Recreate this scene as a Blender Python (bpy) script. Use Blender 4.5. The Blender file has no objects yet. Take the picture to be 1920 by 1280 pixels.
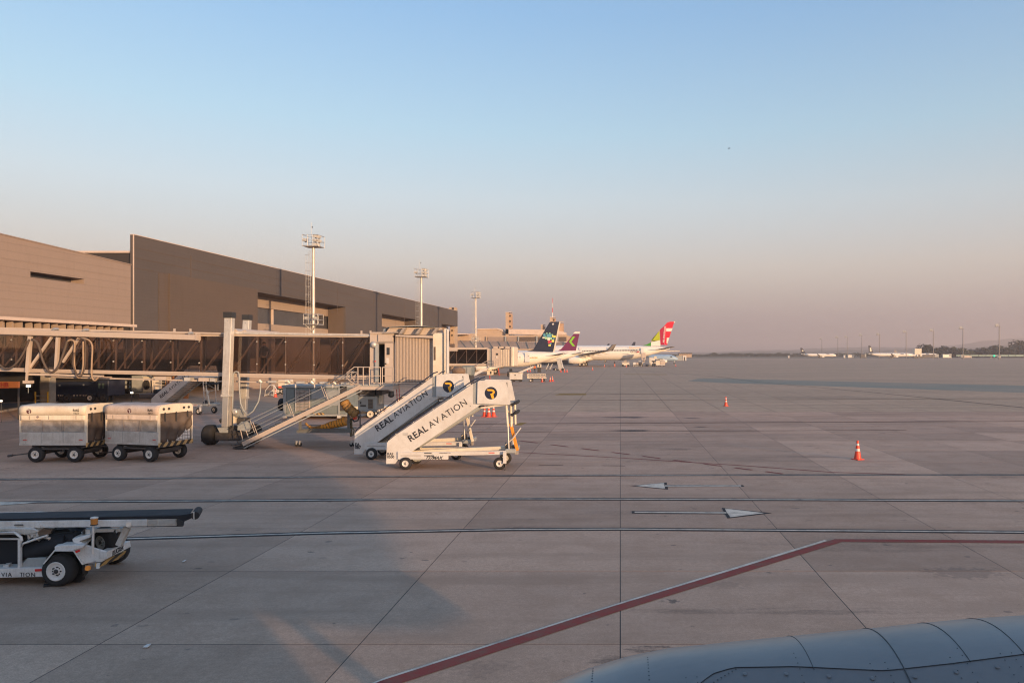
import bpy, bmesh, math, random
from mathutils import Vector, Matrix
random.seed(7)
R = math.radians
PI = math.pi
sc = bpy.context.scene
COL = sc.collection

# ------------------------------------------------------------------ camera
F, HC, CX, CY = 1400.0, 4.5, 1163.0, 664.0     # focal length and principal point in photo pixels, eye height
cam = bpy.data.cameras.new('camera')
cam.lens = F / 1920 * 36
cam.sensor_width = 36
cam.shift_x = -(CX - 960) / 1920
cam.shift_y = (CY - 640) / 1920
cam.clip_start = 0.05
cam.clip_end = 30000
camo = bpy.data.objects.new('camera', cam)
camo.location = (0, 0, HC)
camo.rotation_euler = (R(90), 0, 0)
COL.objects.link(camo)
sc.camera = camo

# ------------------------------------------------------------------ sky, sun, exposure
SUN_EL, SUN_AZ = 5.5, 138.0        # azimuth clockwise from +Y
world = bpy.data.worlds.new('World')
sc.world = world
world.use_nodes = True
nt = world.node_tree
nt.nodes.clear()
wo = nt.nodes.new('ShaderNodeOutputWorld')
bg = nt.nodes.new('ShaderNodeBackground')
sky = nt.nodes.new('ShaderNodeTexSky')
sky.sky_type = 'NISHITA'
sky.sun_disc = False
sky.sun_elevation = R(SUN_EL)
sky.sun_rotation = R(SUN_AZ)
sky.air_density = 1.0
sky.dust_density = 2.0
sky.ozone_density = 2.0
bg.inputs['Strength'].default_value = 0.15
# smog: the low sky fades into a dull mauve band, the same all the way round
tc = nt.nodes.new('ShaderNodeTexCoord')
sep = nt.nodes.new('ShaderNodeSeparateXYZ')
nt.links.new(tc.outputs['Generated'], sep.inputs[0])


def sky_ramp(stops):
    r = nt.nodes.new('ShaderNodeValToRGB')
    nt.links.new(sep.outputs['Z'], r.inputs[0])
    cr = r.color_ramp
    while len(cr.elements) < len(stops):
        cr.elements.new(0.5)
    for e_, (p_, c_) in zip(cr.elements, stops):
        e_.position = p_
        e_.color = (*c_, 1)
    return r


tint = sky_ramp([(0.0, (0.80, 0.56, 0.56)), (0.115, (1.05, 0.74, 0.70)), (0.185, (1.12, 0.84, 0.78)),
                 (0.281, (1.10, 0.94, 0.85)), (0.414, (1.0, 1.0, 1.0))])
K_ = 1 / 0.15
smog = sky_ramp([(0.0, (0.125 * K_, 0.104 * K_, 0.103 * K_)), (0.045, (0.180 * K_, 0.149 * K_, 0.146 * K_)),
                 (0.115, (0.278 * K_, 0.248 * K_, 0.232 * K_)), (0.2, (0.275 * K_, 0.305 * K_, 0.32 * K_)),
                 (0.281, (0.205 * K_, 0.293 * K_, 0.355 * K_)), (0.414, (0.128 * K_, 0.218 * K_, 0.335 * K_)), (1.0, (0.08 * K_, 0.15 * K_, 0.27 * K_))])
amount = sky_ramp([(0.0, (1, 1, 1)), (0.04, (0.95,) * 3), (0.115, (0.6,) * 3), (0.21, (0.5,) * 3), (1.0, (0.5,) * 3)])
mul = nt.nodes.new('ShaderNodeMix')
mul.data_type = 'RGBA'; mul.blend_type = 'MULTIPLY'
mul.inputs[0].default_value = 1.0
nt.links.new(sky.outputs[0], mul.inputs[6])
nt.links.new(tint.outputs[0], mul.inputs[7])
mx = nt.nodes.new('ShaderNodeMix')
mx.data_type = 'RGBA'
nt.links.new(amount.outputs[0], mx.inputs[0])
nt.links.new(mul.outputs[2], mx.inputs[6])
nt.links.new(smog.outputs[0], mx.inputs[7])
nt.links.new(mx.outputs[2], bg.inputs[0])
nt.links.new(bg.outputs[0], wo.inputs[0])

sun = bpy.data.lights.new('sun', 'SUN')
sun.energy = 2.9
sun.angle = R(0.53)
sun.color = (1.0, 0.63, 0.34)
suno = bpy.data.objects.new('sun', sun)
a_ = R(SUN_AZ); e_ = R(SUN_EL)
sdir = Vector((math.sin(a_) * math.cos(e_), math.cos(a_) * math.cos(e_), math.sin(e_)))
suno.rotation_euler = sdir.to_track_quat('Z', 'Y').to_euler()
suno.location = sdir * 60
COL.objects.link(suno)

sc.view_settings.view_transform = 'Standard'
sc.view_settings.look = 'None'
sc.view_settings.exposure = 1.40
sc.view_settings.gamma = 1.0
sc.view_settings.use_curve_mapping = False
sc.render.engine = 'CYCLES'
sc.cycles.max_bounces = 6
sc.cycles.pixel_filter_type = 'BLACKMAN_HARRIS'
sc.cycles.filter_width = 1.15
sc.cycles.transparent_max_bounces = 24

# ------------------------------------------------------------------ helpers
def W(px, py, Y):
    """point seen at photo pixel (px, py) that stands Y metres away"""
    return Vector(((px - CX) * Y / F, Y, HC - (py - CY) * Y / F))


def G(px, py):
    """ground point seen at photo pixel"""
    Y = F * HC / (py - CY)
    return Vector(((px - CX) * Y / F, Y, 0))


ORG = {}


def tag(o, label=None, cat=None, group=None, kind=None):
    if label: o['label'] = label
    if cat: o['category'] = cat
    if group: o['group'] = group
    if kind: o['kind'] = kind
    return o


def empty(name, loc=(0, 0, 0), label=None, cat=None, group=None, kind=None):
    o = bpy.data.objects.new(name, None)
    o.empty_display_size = 0.2
    COL.objects.link(o)
    o.location = loc
    ORG[o.name] = Vector(loc)
    return tag(o, label, cat, group, kind)


def place(o, loc, rz=0.0, ry=0.0, rx=0.0, s=None):
    o.location = loc
    o.rotation_euler = (rx, ry, rz)
    if s: o.scale = (s, s, s) if not isinstance(s, tuple) else s
    return o


def orth(d):
    d = Vector(d).normalized()
    up = Vector((0, 0, 1)) if abs(d.z) < 0.95 else Vector((1, 0, 0))
    x = d.cross(up).normalized()
    y = x.cross(d).normalized()
    return x, y, d


class MB:
    def __init__(self):
        self.v, self.f, self.sm = [], [], []

    def add(self, vs, fs, smooth=False):
        b = len(self.v)
        self.v += [tuple(p) for p in vs]
        self.f += [tuple(b + i for i in f) for f in fs]
        self.sm += [smooth] * len(fs)
        return self

    def box(self, x0, x1, y0, y1, z0, z1):
        if x0 > x1: x0, x1 = x1, x0
        if y0 > y1: y0, y1 = y1, y0
        if z0 > z1: z0, z1 = z1, z0
        vs = [(x, y, z) for z in (z0, z1) for y in (y0, y1) for x in (x0, x1)]
        return self.add(vs, [(0, 2, 3, 1), (4, 5, 7, 6), (0, 1, 5, 4), (2, 6, 7, 3), (0, 4, 6, 2), (1, 3, 7, 5)])

    def cbox(self, c, s, M=None):
        c = Vector(c); s = Vector(s) / 2
        vs = []
        for z in (-1, 1):
            for y in (-1, 1):
                for x in (-1, 1):
                    p = Vector((x * s.x, y * s.y, z * s.z))
                    if M: p = M @ p
                    vs.append(c + p)
        return self.add(vs, [(0, 2, 3, 1), (4, 5, 7, 6), (0, 1, 5, 4), (2, 6, 7, 3), (0, 4, 6, 2), (1, 3, 7, 5)])

    def beam(self, p, q, w, h=None, yaxis=None):
        """rectangular bar from p to q, w across (horizontal), h high"""
        h = w if h is None else h
        p, q = Vector(p), Vector(q)
        x, y, d = orth(q - p)
        if yaxis is not None:
            x = Vector(yaxis).normalized()
            y = x.cross(d).normalized()
        vs = []
        for e in (p, q):
            for a, b in ((-1, -1), (1, -1), (1, 1), (-1, 1)):
                vs.append(e + x * a * w / 2 + y * b * h / 2)
        return self.add(vs, [(3, 2, 1, 0), (4, 5, 6, 7), (0, 1, 5, 4), (1, 2, 6, 5), (2, 3, 7, 6), (3, 0, 4, 7)])

    def tube(self, p, q, r, n=8, r2=None, caps=True):
        p, q = Vector(p), Vector(q)
        r2 = r if r2 is None else r2
        x, y, d = orth(q - p)
        vs, fs = [], []
        for e, rr in ((p, r), (q, r2)):
            for i in range(n):
                a = 2 * PI * i / n
                vs.append(e + (x * math.cos(a) + y * math.sin(a)) * rr)
        fs = [(i, (i + 1) % n, n + (i + 1) % n, n + i) for i in range(n)]
        self.add(vs, fs, True)
        if caps:
            self.add(vs[:n], [tuple(range(n - 1, -1, -1))])
            self.add(vs[n:], [tuple(range(n))])
        return self

    def path(self, pts, r, n=6, closed=False):
        pts = [Vector(p) for p in pts]
        m = len(pts)
        rings = []
        px = None
        for i, p in enumerate(pts):
            a = pts[i - 1] if (i > 0 or closed) else pts[0]
            b = pts[(i + 1) % m] if (i < m - 1 or closed) else pts[-1]
            d = (b - a)
            if d.length < 1e-9: d = Vector((0, 0, 1))
            d.normalize()
            if px is None:
                x, y, _ = orth(d)
            else:
                x = (px - d * px.dot(d))
                if x.length < 1e-6: x, y, _ = orth(d)
                x.normalize()
                y = d.cross(x)
            px = x
            rr = r[i] if isinstance(r, (list, tuple)) else r
            rings.append([p + (x * math.cos(2 * PI * k / n) + y * math.sin(2 * PI * k / n)) * rr for k in range(n)])
        return self.loft(rings, closed=closed, caps=not closed)

    def loft(self, rings, closed=False, caps=True, smooth=True, wrap=True):
        n = len(rings[0])
        vs = [p for r in rings for p in r]
        fs = []
        m = len(rings)
        for i in range(m if closed else m - 1):
            j = (i + 1) % m
            for k in range(n if wrap else n - 1):
                l = (k + 1) % n
                fs.append((i * n + k, i * n + l, j * n + l, j * n + k))
        self.add(vs, fs, smooth)
        if caps and not closed:
            self.add(rings[0], [tuple(range(n - 1, -1, -1))])
            self.add(rings[-1], [tuple(range(n))])
        return self

    def prism(self, pts, off):
        """closed polygon pts (3D) extruded along vector off"""
        pts = [Vector(p) for p in pts]
        off = Vector(off)
        n = len(pts)
        nrm = Vector((0, 0, 0))
        for i in range(n):
            a, b = pts[i], pts[(i + 1) % n]
            nrm += a.cross(b)
        flip = nrm.dot(off) > 0
        vs = pts + [p + off for p in pts]
        fs = [tuple(range(n)), tuple(range(2 * n - 1, n - 1, -1))]
        if flip: fs = [tuple(range(n - 1, -1, -1)), tuple(range(n, 2 * n))]
        for i in range(n):
            j = (i + 1) % n
            fs.append((i, j, n + j, n + i) if flip else (j, i, n + i, n + j))
        return self.add(vs, fs)

    def poly(self, pts):
        return self.add(pts, [tuple(range(len(pts)))])

    def lathe(self, prof, c=(0, 0, 0), axis=(0, 0, 1), n=20, smooth=True, caps=True):
        """prof = [(radius, height)...] about axis through c"""
        x, y, d = orth(axis)
        c = Vector(c)
        rings = []
        for r, h in prof:
            rings.append([c + d * h + (x * math.cos(2 * PI * k / n) + y * math.sin(2 * PI * k / n)) * r for k in range(n)])
        return self.loft(rings, smooth=smooth, caps=caps)

    def build(self, name, m, parent=None, bevel=0.0, **kw):
        me = bpy.data.meshes.new(name)
        off = Vector((0, 0, 0))
        if parent is not None:
            off = ORG.get(parent.name, Vector((0, 0, 0)))
            me.from_pydata([tuple(Vector(p) - off) for p in self.v], [], self.f)
        else:
            if len(self.v):
                xs = [p[0] for p in self.v]; ys = [p[1] for p in self.v]; zs = [p[2] for p in self.v]
                off = Vector(((min(xs) + max(xs)) / 2, (min(ys) + max(ys)) / 2, min(zs)))
            me.from_pydata([tuple(Vector(p) - off) for p in self.v], [], self.f)
        me.polygons.foreach_set('use_smooth', self.sm)
        me.materials.append(m)
        me.update()
        o = bpy.data.objects.new(name, me)
        COL.objects.link(o)
        if parent is not None:
            o.parent = parent
        else:
            o.location = off
        ORG[o.name] = off
        if bevel:
            b = o.modifiers.new('bevel', 'BEVEL')
            b.width = bevel; b.segments = 1; b.limit_method = 'ANGLE'; b.angle_limit = R(40)
        for k, val in kw.items():
            o[k] = val
        return o


def copy_tree(o, parent=None):
    c = o.copy()
    COL.objects.link(c)
    ORG[c.name] = ORG.get(o.name, Vector((0, 0, 0)))
    if parent is not None: c.parent = parent
    for ch in o.children:
        copy_tree(ch, c)
    return c


def text(name, s, m, parent, origin, xdir, ydir, size, align='LEFT', spacing=1.0, shear=0.0, bold=0.0, extr=0.002, sx=1.0):
    """lettering that lies in the plane of xdir / ydir"""
    cu = bpy.data.curves.new(name, 'FONT')
    cu.body = s
    cu.size = size
    cu.align_x = align
    cu.space_character = spacing
    cu.shear = shear
    cu.extrude = extr
    cu.offset = bold
    cu.resolution_u = 3
    cu.materials.append(m)
    tmp = bpy.data.objects.new(name, cu)
    COL.objects.link(tmp)
    me = tmp.to_mesh().copy()
    me.name = name
    tmp.to_mesh_clear()
    bpy.data.objects.remove(tmp)
    me.materials.clear()
    me.materials.append(m)
    o = bpy.data.objects.new(name, me)
    COL.objects.link(o)
    x = Vector(xdir).normalized(); y = Vector(ydir).normalized(); z = x.cross(y).normalized()
    M = Matrix((x, y, z)).transposed()
    off = ORG.get(parent.name, Vector((0, 0, 0))) if parent is not None else Vector((0, 0, 0))
    o.matrix_local = Matrix.Translation(Vector(origin) - off) @ M.to_4x4() @ Matrix.Diagonal((sx, 1, 1, 1))
    if parent is not None: o.parent = parent
    ORG[o.name] = Vector(origin)
    return o


# ------------------------------------------------------------------ materials
class NT:
    def __init__(self, name):
        self.m = bpy.data.materials.new(name)
        self.m.use_nodes = True
        self.t = self.m.node_tree
        self.b = self.t.nodes['Principled BSDF']

    def n(self, kind, **kw):
        nd = self.t.nodes.new(kind)
        for k, v in kw.items():
            if k.startswith('i_'):
                nd.inputs[k[2:].replace('_', ' ')].default_value = v
            else:
                setattr(nd, k, v)
        return nd

    def l(self, a, b):
        self.t.links.new(a, b)

    def math(self, op, a, b=None, c=None, clamp=False):
        nd = self.n('ShaderNodeMath', operation=op)
        nd.use_clamp = clamp
        for i, v in enumerate((a, b, c)):
            if v is None: continue
            if isinstance(v, (int, float)): nd.inputs[i].default_value = v
            else: self.l(v, nd.inputs[i])
        return nd.outputs[0]

    def mix(self, f, a, b, blend='MIX'):
        nd = self.n('ShaderNodeMix')
        nd.data_type = 'RGBA'; nd.blend_type = blend
        for i, v in ((0, f), (6, a), (7, b)):
            if isinstance(v, (int, float)): nd.inputs[i].default_value = v
            elif isinstance(v, tuple): nd.inputs[i].default_value = (*v, 1) if len(v) == 3 else v
            else: self.l(v, nd.inputs[i])
        return nd.outputs[2]

    def noise(self, vec, scale, detail=4, rough=0.6, dist=0.0):
        nd = self.n('ShaderNodeTexNoise')
        nd.inputs['Scale'].default_value = scale
        nd.inputs['Detail'].default_value = detail
        nd.inputs['Roughness'].default_value = rough
        nd.inputs['Distortion'].default_value = dist
        if vec is not None: self.l(vec, nd.inputs['Vector'])
        return nd.outputs[0]

    def rng(self, v, a, b, c=0.0, d=1.0):
        nd = self.n('ShaderNodeMapRange')
        nd.inputs[1].default_value = a; nd.inputs[2].default_value = b
        nd.inputs[3].default_value = c; nd.inputs[4].default_value = d
        self.l(v, nd.inputs[0])
        return nd.outputs[0]


MATS = {}


def mat(name, col, rough=0.55, metal=0.0, dirt=0.25, dcol=None, scale=2.5, bump=0.15, stretch=(1, 1, 1), coat=0.0, streak=0.0, spec=0.5):
    """painted / metal / plastic surface with uneven dirt and fine relief"""
    if name in MATS: return MATS[name]
    t = NT(name)
    tc_ = t.n('ShaderNodeTexCoord')
    mp = t.n('ShaderNodeMapping')
    mp.inputs['Scale'].default_value = stretch
    oi = t.n('ShaderNodeObjectInfo')
    mp2 = t.n('ShaderNodeVectorMath', operation='ADD')
    t.l(tc_.outputs['Object'], mp2.inputs[0])
    cmb = t.n('ShaderNodeCombineXYZ')
    r_ = t.math('MULTIPLY', oi.outputs['Random'], 37.0)
    for i in range(3): t.l(r_, cmb.inputs[i])
    t.l(cmb.outputs[0], mp2.inputs[1])
    t.l(mp2.outputs[0], mp.inputs['Vector'])
    big = t.noise(mp.outputs[0], scale, 5, 0.65)
    fine = t.noise(mp.outputs[0], scale * 14, 3, 0.6)
    dcol = dcol or tuple(c * 0.45 for c in col)
    f = t.math('MULTIPLY', t.rng(big, 0.42, 0.75), dirt, clamp=True)
    f2 = t.math('MULTIPLY', t.rng(fine, 0.5, 0.8), dirt * 0.6, clamp=True)
    c = t.mix(f, tuple(col), tuple(dcol))
    c = t.mix(f2, c, tuple(dcol))
    if streak:
        mp3 = t.n('ShaderNodeMapping')
        mp3.inputs['Scale'].default_value = (9, 9, 0.7)
        t.l(mp2.outputs[0], mp3.inputs['Vector'])
        s_ = t.noise(mp3.outputs[0], 1.5, 4, 0.7)
        c = t.mix(t.math('MULTIPLY', t.rng(s_, 0.5, 0.8), streak, clamp=True), c, tuple(dcol))
    t.l(c, t.b.inputs['Base Color'])
    rr = t.rng(big, 0.2, 0.8, max(rough - 0.12, 0.03), min(rough + 0.15, 1))
    t.l(rr, t.b.inputs['Roughness'])
    t.b.inputs['Metallic'].default_value = metal
    t.b.inputs['Specular IOR Level'].default_value = spec
    if coat: t.b.inputs['Coat Weight'].default_value = coat
    if bump:
        bp = t.n('ShaderNodeBump')
        bp.inputs['Strength'].default_value = bump
        bp.inputs['Distance'].default_value = 0.01
        t.l(t.math('ADD', big, t.math('MULTIPLY', fine, 0.3)), bp.inputs['Height'])
        t.l(bp.outputs[0], t.b.inputs['Normal'])
    MATS[name] = t.m
    return t.m


WHITE = mat('white_paint', (0.66, 0.65, 0.63), 0.4, dirt=0.5, dcol=(0.42, 0.36, 0.30), scale=1.2, streak=0.18)
WHITE_CLEAN = mat('aircraft_white', (0.82, 0.78, 0.70), 0.3, dirt=0.08, scale=0.3, bump=0.02, coat=0.3)  # yellow of the low sun is mixed into this white
CREAM = mat('cream_canopy', (0.74, 0.67, 0.55), 0.55, dirt=0.5, dcol=(0.46, 0.36, 0.25), scale=1.6, streak=0.3)
STEEL = mat('galvanised_steel', (0.52, 0.52, 0.51), 0.42, 0.55, dirt=0.4, dcol=(0.28, 0.25, 0.22), scale=2)
BRIDGE = mat('bridge_beige_paint', (0.50, 0.425, 0.365), 0.5, dirt=0.3, dcol=(0.36, 0.28, 0.22), scale=0.9, streak=0.2)
BRIDGE_DK = mat('bridge_dark_trim', (0.33, 0.29, 0.26), 0.5, dirt=0.3, scale=1.5)  # darker grey-beige for trim and small parts
RUBBER = mat('tyre_rubber', (0.022, 0.022, 0.024), 0.85, dirt=0.3, dcol=(0.045, 0.042, 0.04), scale=6, bump=0.3)
RIM = mat('wheel_rim', (0.72, 0.70, 0.66), 0.4, 0.1, dirt=0.4, dcol=(0.3, 0.22, 0.16), scale=8)
BLACK = mat('black_plastic', (0.025, 0.026, 0.028), 0.5, dirt=0.3, dcol=(0.07, 0.065, 0.06), scale=4)
DKMETAL = mat('dark_steel', (0.07, 0.07, 0.075), 0.5, 0.3, dirt=0.5, dcol=(0.14, 0.11, 0.09), scale=4)
NAVY = mat('navy_paint', (0.018, 0.024, 0.05), 0.4, dirt=0.15, dcol=(0.05, 0.06, 0.09), scale=1)
INK = mat('printed_ink', (0.02, 0.022, 0.03), 0.6, dirt=0.0, bump=0)
ORANGE = mat('orange_paint', (0.85, 0.30, 0.03), 0.45, dirt=0.2, scale=3)
GOLD = mat('logo_gold', (0.85, 0.42, 0.03), 0.5, dirt=0.0, bump=0)
YELLOW = mat('yellow_paint', (0.75, 0.48, 0.04), 0.5, dirt=0.4, scale=3)
REDL = mat('red_reflector', (0.6, 0.03, 0.03), 0.35, dirt=0.1, scale=3, bump=0)
CONE_RED = mat('cone_red', (0.75, 0.075, 0.035), 0.45, dirt=0.25, dcol=(0.3, 0.05, 0.03), scale=5)
RED_PIPE = mat('red_pipe', (0.65, 0.05, 0.03), 0.5, dirt=0.3, scale=5)
GREYP = mat('grey_paint', (0.34, 0.36, 0.36), 0.5, dirt=0.35, scale=1.5, streak=0.3)
GREYG = mat('grey_green_panel', (0.20, 0.235, 0.235), 0.5, dirt=0.4, scale=1.2, streak=0.3)
TARP = mat('dark_tarpaulin', (0.115, 0.085, 0.065), 0.7, dirt=0.6, dcol=(0.07, 0.05, 0.04), scale=2.5, bump=0.6)
SILVER = mat('aluminium_panel', (0.62, 0.61, 0.58), 0.42, 0.3, dirt=0.6, dcol=(0.30, 0.26, 0.22), scale=2.5, streak=0.5)
LENS = mat('lamp_glass', (0.55, 0.55, 0.52), 0.2, 0.2, dirt=0.1, bump=0)
SKIN = mat('skin', (0.35, 0.2, 0.14), 0.6, dirt=0.0, bump=0)
HIVIS = mat('hi_vis_orange', (0.8, 0.2, 0.04), 0.7, dirt=0.1, scale=6)
CLOTH_DK = mat('dark_cloth', (0.03, 0.035, 0.05), 0.8, dirt=0.2, scale=6)


def glass(name, tint, mixt, rough=0.05):
    """tinted pane: part clear, part mirror by angle"""
    t = NT(name)
    t.t.nodes.remove(t.b)
    out = t.t.nodes['Material Output']
    tr = t.n('ShaderNodeBsdfTransparent'); tr.inputs[0].default_value = (*tint, 1)
    gl = t.n('ShaderNodeBsdfGlossy'); gl.inputs['Roughness'].default_value = rough
    gl.inputs[0].default_value = (0.9, 0.9, 0.9, 1)
    df = t.n('ShaderNodeBsdfDiffuse'); df.inputs[0].default_value = (0.07, 0.06, 0.06, 1)
    tcg = t.n('ShaderNodeTexCoord')
    ns = t.noise(tcg.outputs['Object'], 0.8, 5, 0.7)
    m1 = t.n('ShaderNodeMixShader')
    t.l(t.rng(ns, 0.3, 0.8, mixt * 0.6, mixt * 1.4), m1.inputs[0])
    t.l(tr.outputs[0], m1.inputs[1]); t.l(df.outputs[0], m1.inputs[2])
    fr = t.n('ShaderNodeFresnel'); fr.inputs[0].default_value = 1.45
    m2 = t.n('ShaderNodeMixShader')
    t.l(fr.outputs[0], m2.inputs[0]); t.l(m1.outputs[0], m2.inputs[1]); t.l(gl.outputs[0], m2.inputs[2])
    t.l(m2.outputs[0], out.inputs[0])
    MATS[name] = t.m
    return t.m


BGLASS = glass('bridge_tinted_glass', (0.72, 0.66, 0.63), 0.10)
DARKGLASS = mat('dark_window_glass', (0.03, 0.033, 0.038), 0.12, dirt=0.1, bump=0, spec=0.8)


def emit(name, col, st):
    t = NT(name)
    t.b.inputs['Base Color'].default_value = (*col, 1)
    t.b.inputs['Emission Color'].default_value = (*col, 1)
    t.b.inputs['Emission Strength'].default_value = st
    MATS[name] = t.m
    return t.m


def stripes(name, c1, c2, period, direction=(1, 0, 1)):
    """diagonal warning stripes, printed"""
    t = NT(name)
    tc_ = t.n('ShaderNodeTexCoord')
    dp = t.n('ShaderNodeVectorMath', operation='DOT_PRODUCT')
    dp.inputs[1].default_value = direction
    t.l(tc_.outputs['Object'], dp.inputs[0])
    fr = t.math('FRACT', t.math('DIVIDE', dp.outputs['Value'], period))
    st = t.math('GREATER_THAN', fr, 0.5)
    ns = t.noise(tc_.outputs['Object'], 9, 4)
    c = t.mix(st, c1, c2)
    c = t.mix(t.math('MULTIPLY', t.rng(ns, 0.45, 0.75), 0.5, clamp=True), c, (0.10, 0.08, 0.06))
    t.l(c, t.b.inputs['Base Color'])
    t.b.inputs['Roughness'].default_value = 0.6
    MATS[name] = t.m
    return t.m


CHEVRON = stripes('warning_stripes', (0.55, 0.33, 0.10), (0.03, 0.025, 0.02), 0.28)


# ------------------------------------------------------------------ shared pieces
def wheel(parent, c, r, w, axis=(0, 1, 0), rim=RIM, rr=0.52, name='wheel', out=-1, hub=BLACK):
    """tyre with shoulder, dished rim and hub; out = side along axis that shows the rim"""
    ax = Vector(axis).normalized()
    c = Vector(c)
    t = MB()
    t.lathe([(r * rr, -w / 2), (r * 0.80, -w / 2), (r * 0.94, -w * 0.42), (r, -w * 0.25), (r, w * 0.25), (r * 0.94, w * 0.42), (r * 0.80, w / 2), (r * rr, w / 2), (r * rr * 0.97, 0), (r * rr, -w / 2)], c, ax, 22, caps=False)
    o = t.build(name, RUBBER, parent)
    m = MB()
    s = out
    m.lathe([(r * rr * 1.02, s * w * 0.3), (r * rr * 1.02, s * w * 0.50), (r * rr * 0.92, s * w * 0.52), (r * rr * 0.80, s * w * 0.40), (r * rr * 0.34, s * w * 0.38), (r * rr * 0.30, s * w * 0.46)], c, ax, 20)
    m.build('rim', rim, o)
    h = MB()
    h.lathe([(r * rr * 0.26, s * w * 0.38), (r * rr * 0.24, s * w * 0.50), (r * rr * 0.12, s * w * 0.54)], c, ax, 10)
    x, y, _ = orth(ax)
    for k in range(5):
        a = 2 * PI * k / 5
        p = c + (x * math.cos(a) + y * math.sin(a)) * r * rr * 0.45
        h.tube(p + ax * s * w * 0.36, p + ax * s * w * 0.45, r * rr * 0.08, 6)
    h.build('hub', hub, o)
    return o

# ------------------------------------------------------------------ ground
def ground_mat(name, base, alt, joints):
    t = NT(name)
    geo = t.n('ShaderNodeNewGeometry')
    P = geo.outputs['Position']
    oi = t.n('ShaderNodeObjectInfo')
    big = t.noise(P, 0.07, 5, 0.6)
    mid = t.noise(P, 0.9, 6, 0.7)
    fine = t.noise(P, 11, 5, 0.8)
    grain = t.noise(P, 42, 2, 0.9)
    mp = t.n('ShaderNodeMapping'); mp.inputs['Scale'].default_value = (0.10, 1.3, 1)
    t.l(P, mp.inputs[0])
    lanes = t.noise(mp.outputs[0], 0.8, 5, 0.6, 0.4)      # wheel tracks run along the stand road
    c = t.mix(t.rng(big, 0.35, 0.65), base, alt)
    c = t.mix(t.math('MULTIPLY', t.rng(mid, 0.46, 0.62), 0.45, clamp=True), c, tuple(x * 0.60 for x in base))
    c = t.mix(t.math('MULTIPLY', t.rng(lanes, 0.50, 0.64), 0.50, clamp=True), c, tuple(x * 0.5 for x in base))
    c = t.mix(t.math('MULTIPLY', t.rng(fine, 0.43, 0.60), 0.45, clamp=True), c, tuple(x * 0.5 for x in base))
    c = t.mix(t.math('MULTIPLY', t.rng(grain, 0.42, 0.60), 0.50, clamp=True), c, tuple(x * 0.45 for x in alt))
    mpw = t.n('ShaderNodeMapping'); mpw.inputs['Scale'].default_value = (0.010, 0.045, 1)
    t.l(P, mpw.inputs[0])
    wide = t.noise(mpw.outputs[0], 2.0, 6, 0.65, 0.6)
    c = t.mix(t.math('MULTIPLY', t.rng(wide, 0.44, 0.66), 0.55, clamp=True), c, tuple(x * 0.62 for x in alt))
    if not joints:
        # slabs redden with distance: warmth of haze and low-angle light put into the colour
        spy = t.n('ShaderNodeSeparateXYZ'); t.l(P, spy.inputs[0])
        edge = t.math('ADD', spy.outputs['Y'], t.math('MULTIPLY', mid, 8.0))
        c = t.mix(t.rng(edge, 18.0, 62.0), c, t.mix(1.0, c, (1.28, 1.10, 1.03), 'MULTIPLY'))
        sc_ = t.math('MULTIPLY_ADD', oi.outputs['Random'], 0.30, 0.84)
        cm = t.n('ShaderNodeCombineXYZ')
        for i in range(3): t.l(sc_, cm.inputs[i])
        c = t.mix(1.0, c, cm.outputs[0], 'MULTIPLY')
    else:
        sp = t.n('ShaderNodeSeparateXYZ'); t.l(P, sp.inputs[0])
        for ax, per, ph, wd in (('X', 4.05, 0.0, 0.05), ('Y', 3.9, 11.6 - 3.9 * 3, 0.09)):
            fr = t.math('FRACT', t.math('DIVIDE', t.math('SUBTRACT', sp.outputs[ax], ph - per / 2 + 4000 * per), per))
            d = t.math('ABSOLUTE', t.math('SUBTRACT', fr, 0.5))
            j = t.math('LESS_THAN', d, wd / per / 1.2)
            c = t.mix(t.math('MULTIPLY', j, 0.45), c, (0.05, 0.045, 0.042))
    # small dark blots scattered over the slabs
    nz = t.n('ShaderNodeTexNoise'); nz.inputs['Scale'].default_value = 7; t.l(P, nz.inputs['Vector'])
    for vs, szk, stg, strx, pw in ((1.3, 0.17, 0.75, 0.55, 2.0), (3.1, 0.22, 0.6, 0.7, 2.6), (0.5, 0.22, 0.32, 0.5, 1.2)):
        vo = t.n('ShaderNodeTexVoronoi'); vo.inputs['Scale'].default_value = vs
        mp4 = t.n('ShaderNodeMapping'); mp4.inputs['Scale'].default_value = (strx, 1.0, 1)
        t.l(P, mp4.inputs[0])
        wob = t.n('ShaderNodeVectorMath', operation='ADD')
        sc3 = t.n('ShaderNodeVectorMath', operation='SCALE'); sc3.inputs['Scale'].default_value = 0.45 / vs
        t.l(nz.outputs['Color'], sc3.inputs[0])
        t.l(mp4.outputs[0], wob.inputs[0]); t.l(sc3.outputs[0], wob.inputs[1])
        t.l(wob.outputs[0], vo.inputs['Vector'])
        sepc = t.n('ShaderNodeSeparateColor'); t.l(vo.outputs['Color'], sepc.inputs[0])
        sz = t.math('MULTIPLY', t.math('POWER', sepc.outputs[0], pw), szk)
        blot = t.rng(t.math('SUBTRACT', sz, vo.outputs['Distance']), 0.0, 0.05)
        c = t.mix(t.math('MULTIPLY', blot, t.math('MULTIPLY', sepc.outputs[1], stg)), c, (0.06, 0.055, 0.055))
    # oil and rubber stains that have a place of their own: (x, y, half length, half width, strength)
    sp2 = t.n('ShaderNodeSeparateXYZ'); t.l(P, sp2.inputs[0])
    rag = t.noise(P, 1.1, 6, 0.75)
    rag2 = t.n('ShaderNodeMapping'); rag2.inputs['Scale'].default_value = (0.35, 2.2, 1); t.l(P, rag2.inputs[0])
    rg = t.noise(rag2.outputs[0], 1.6, 5, 0.7)
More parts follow.
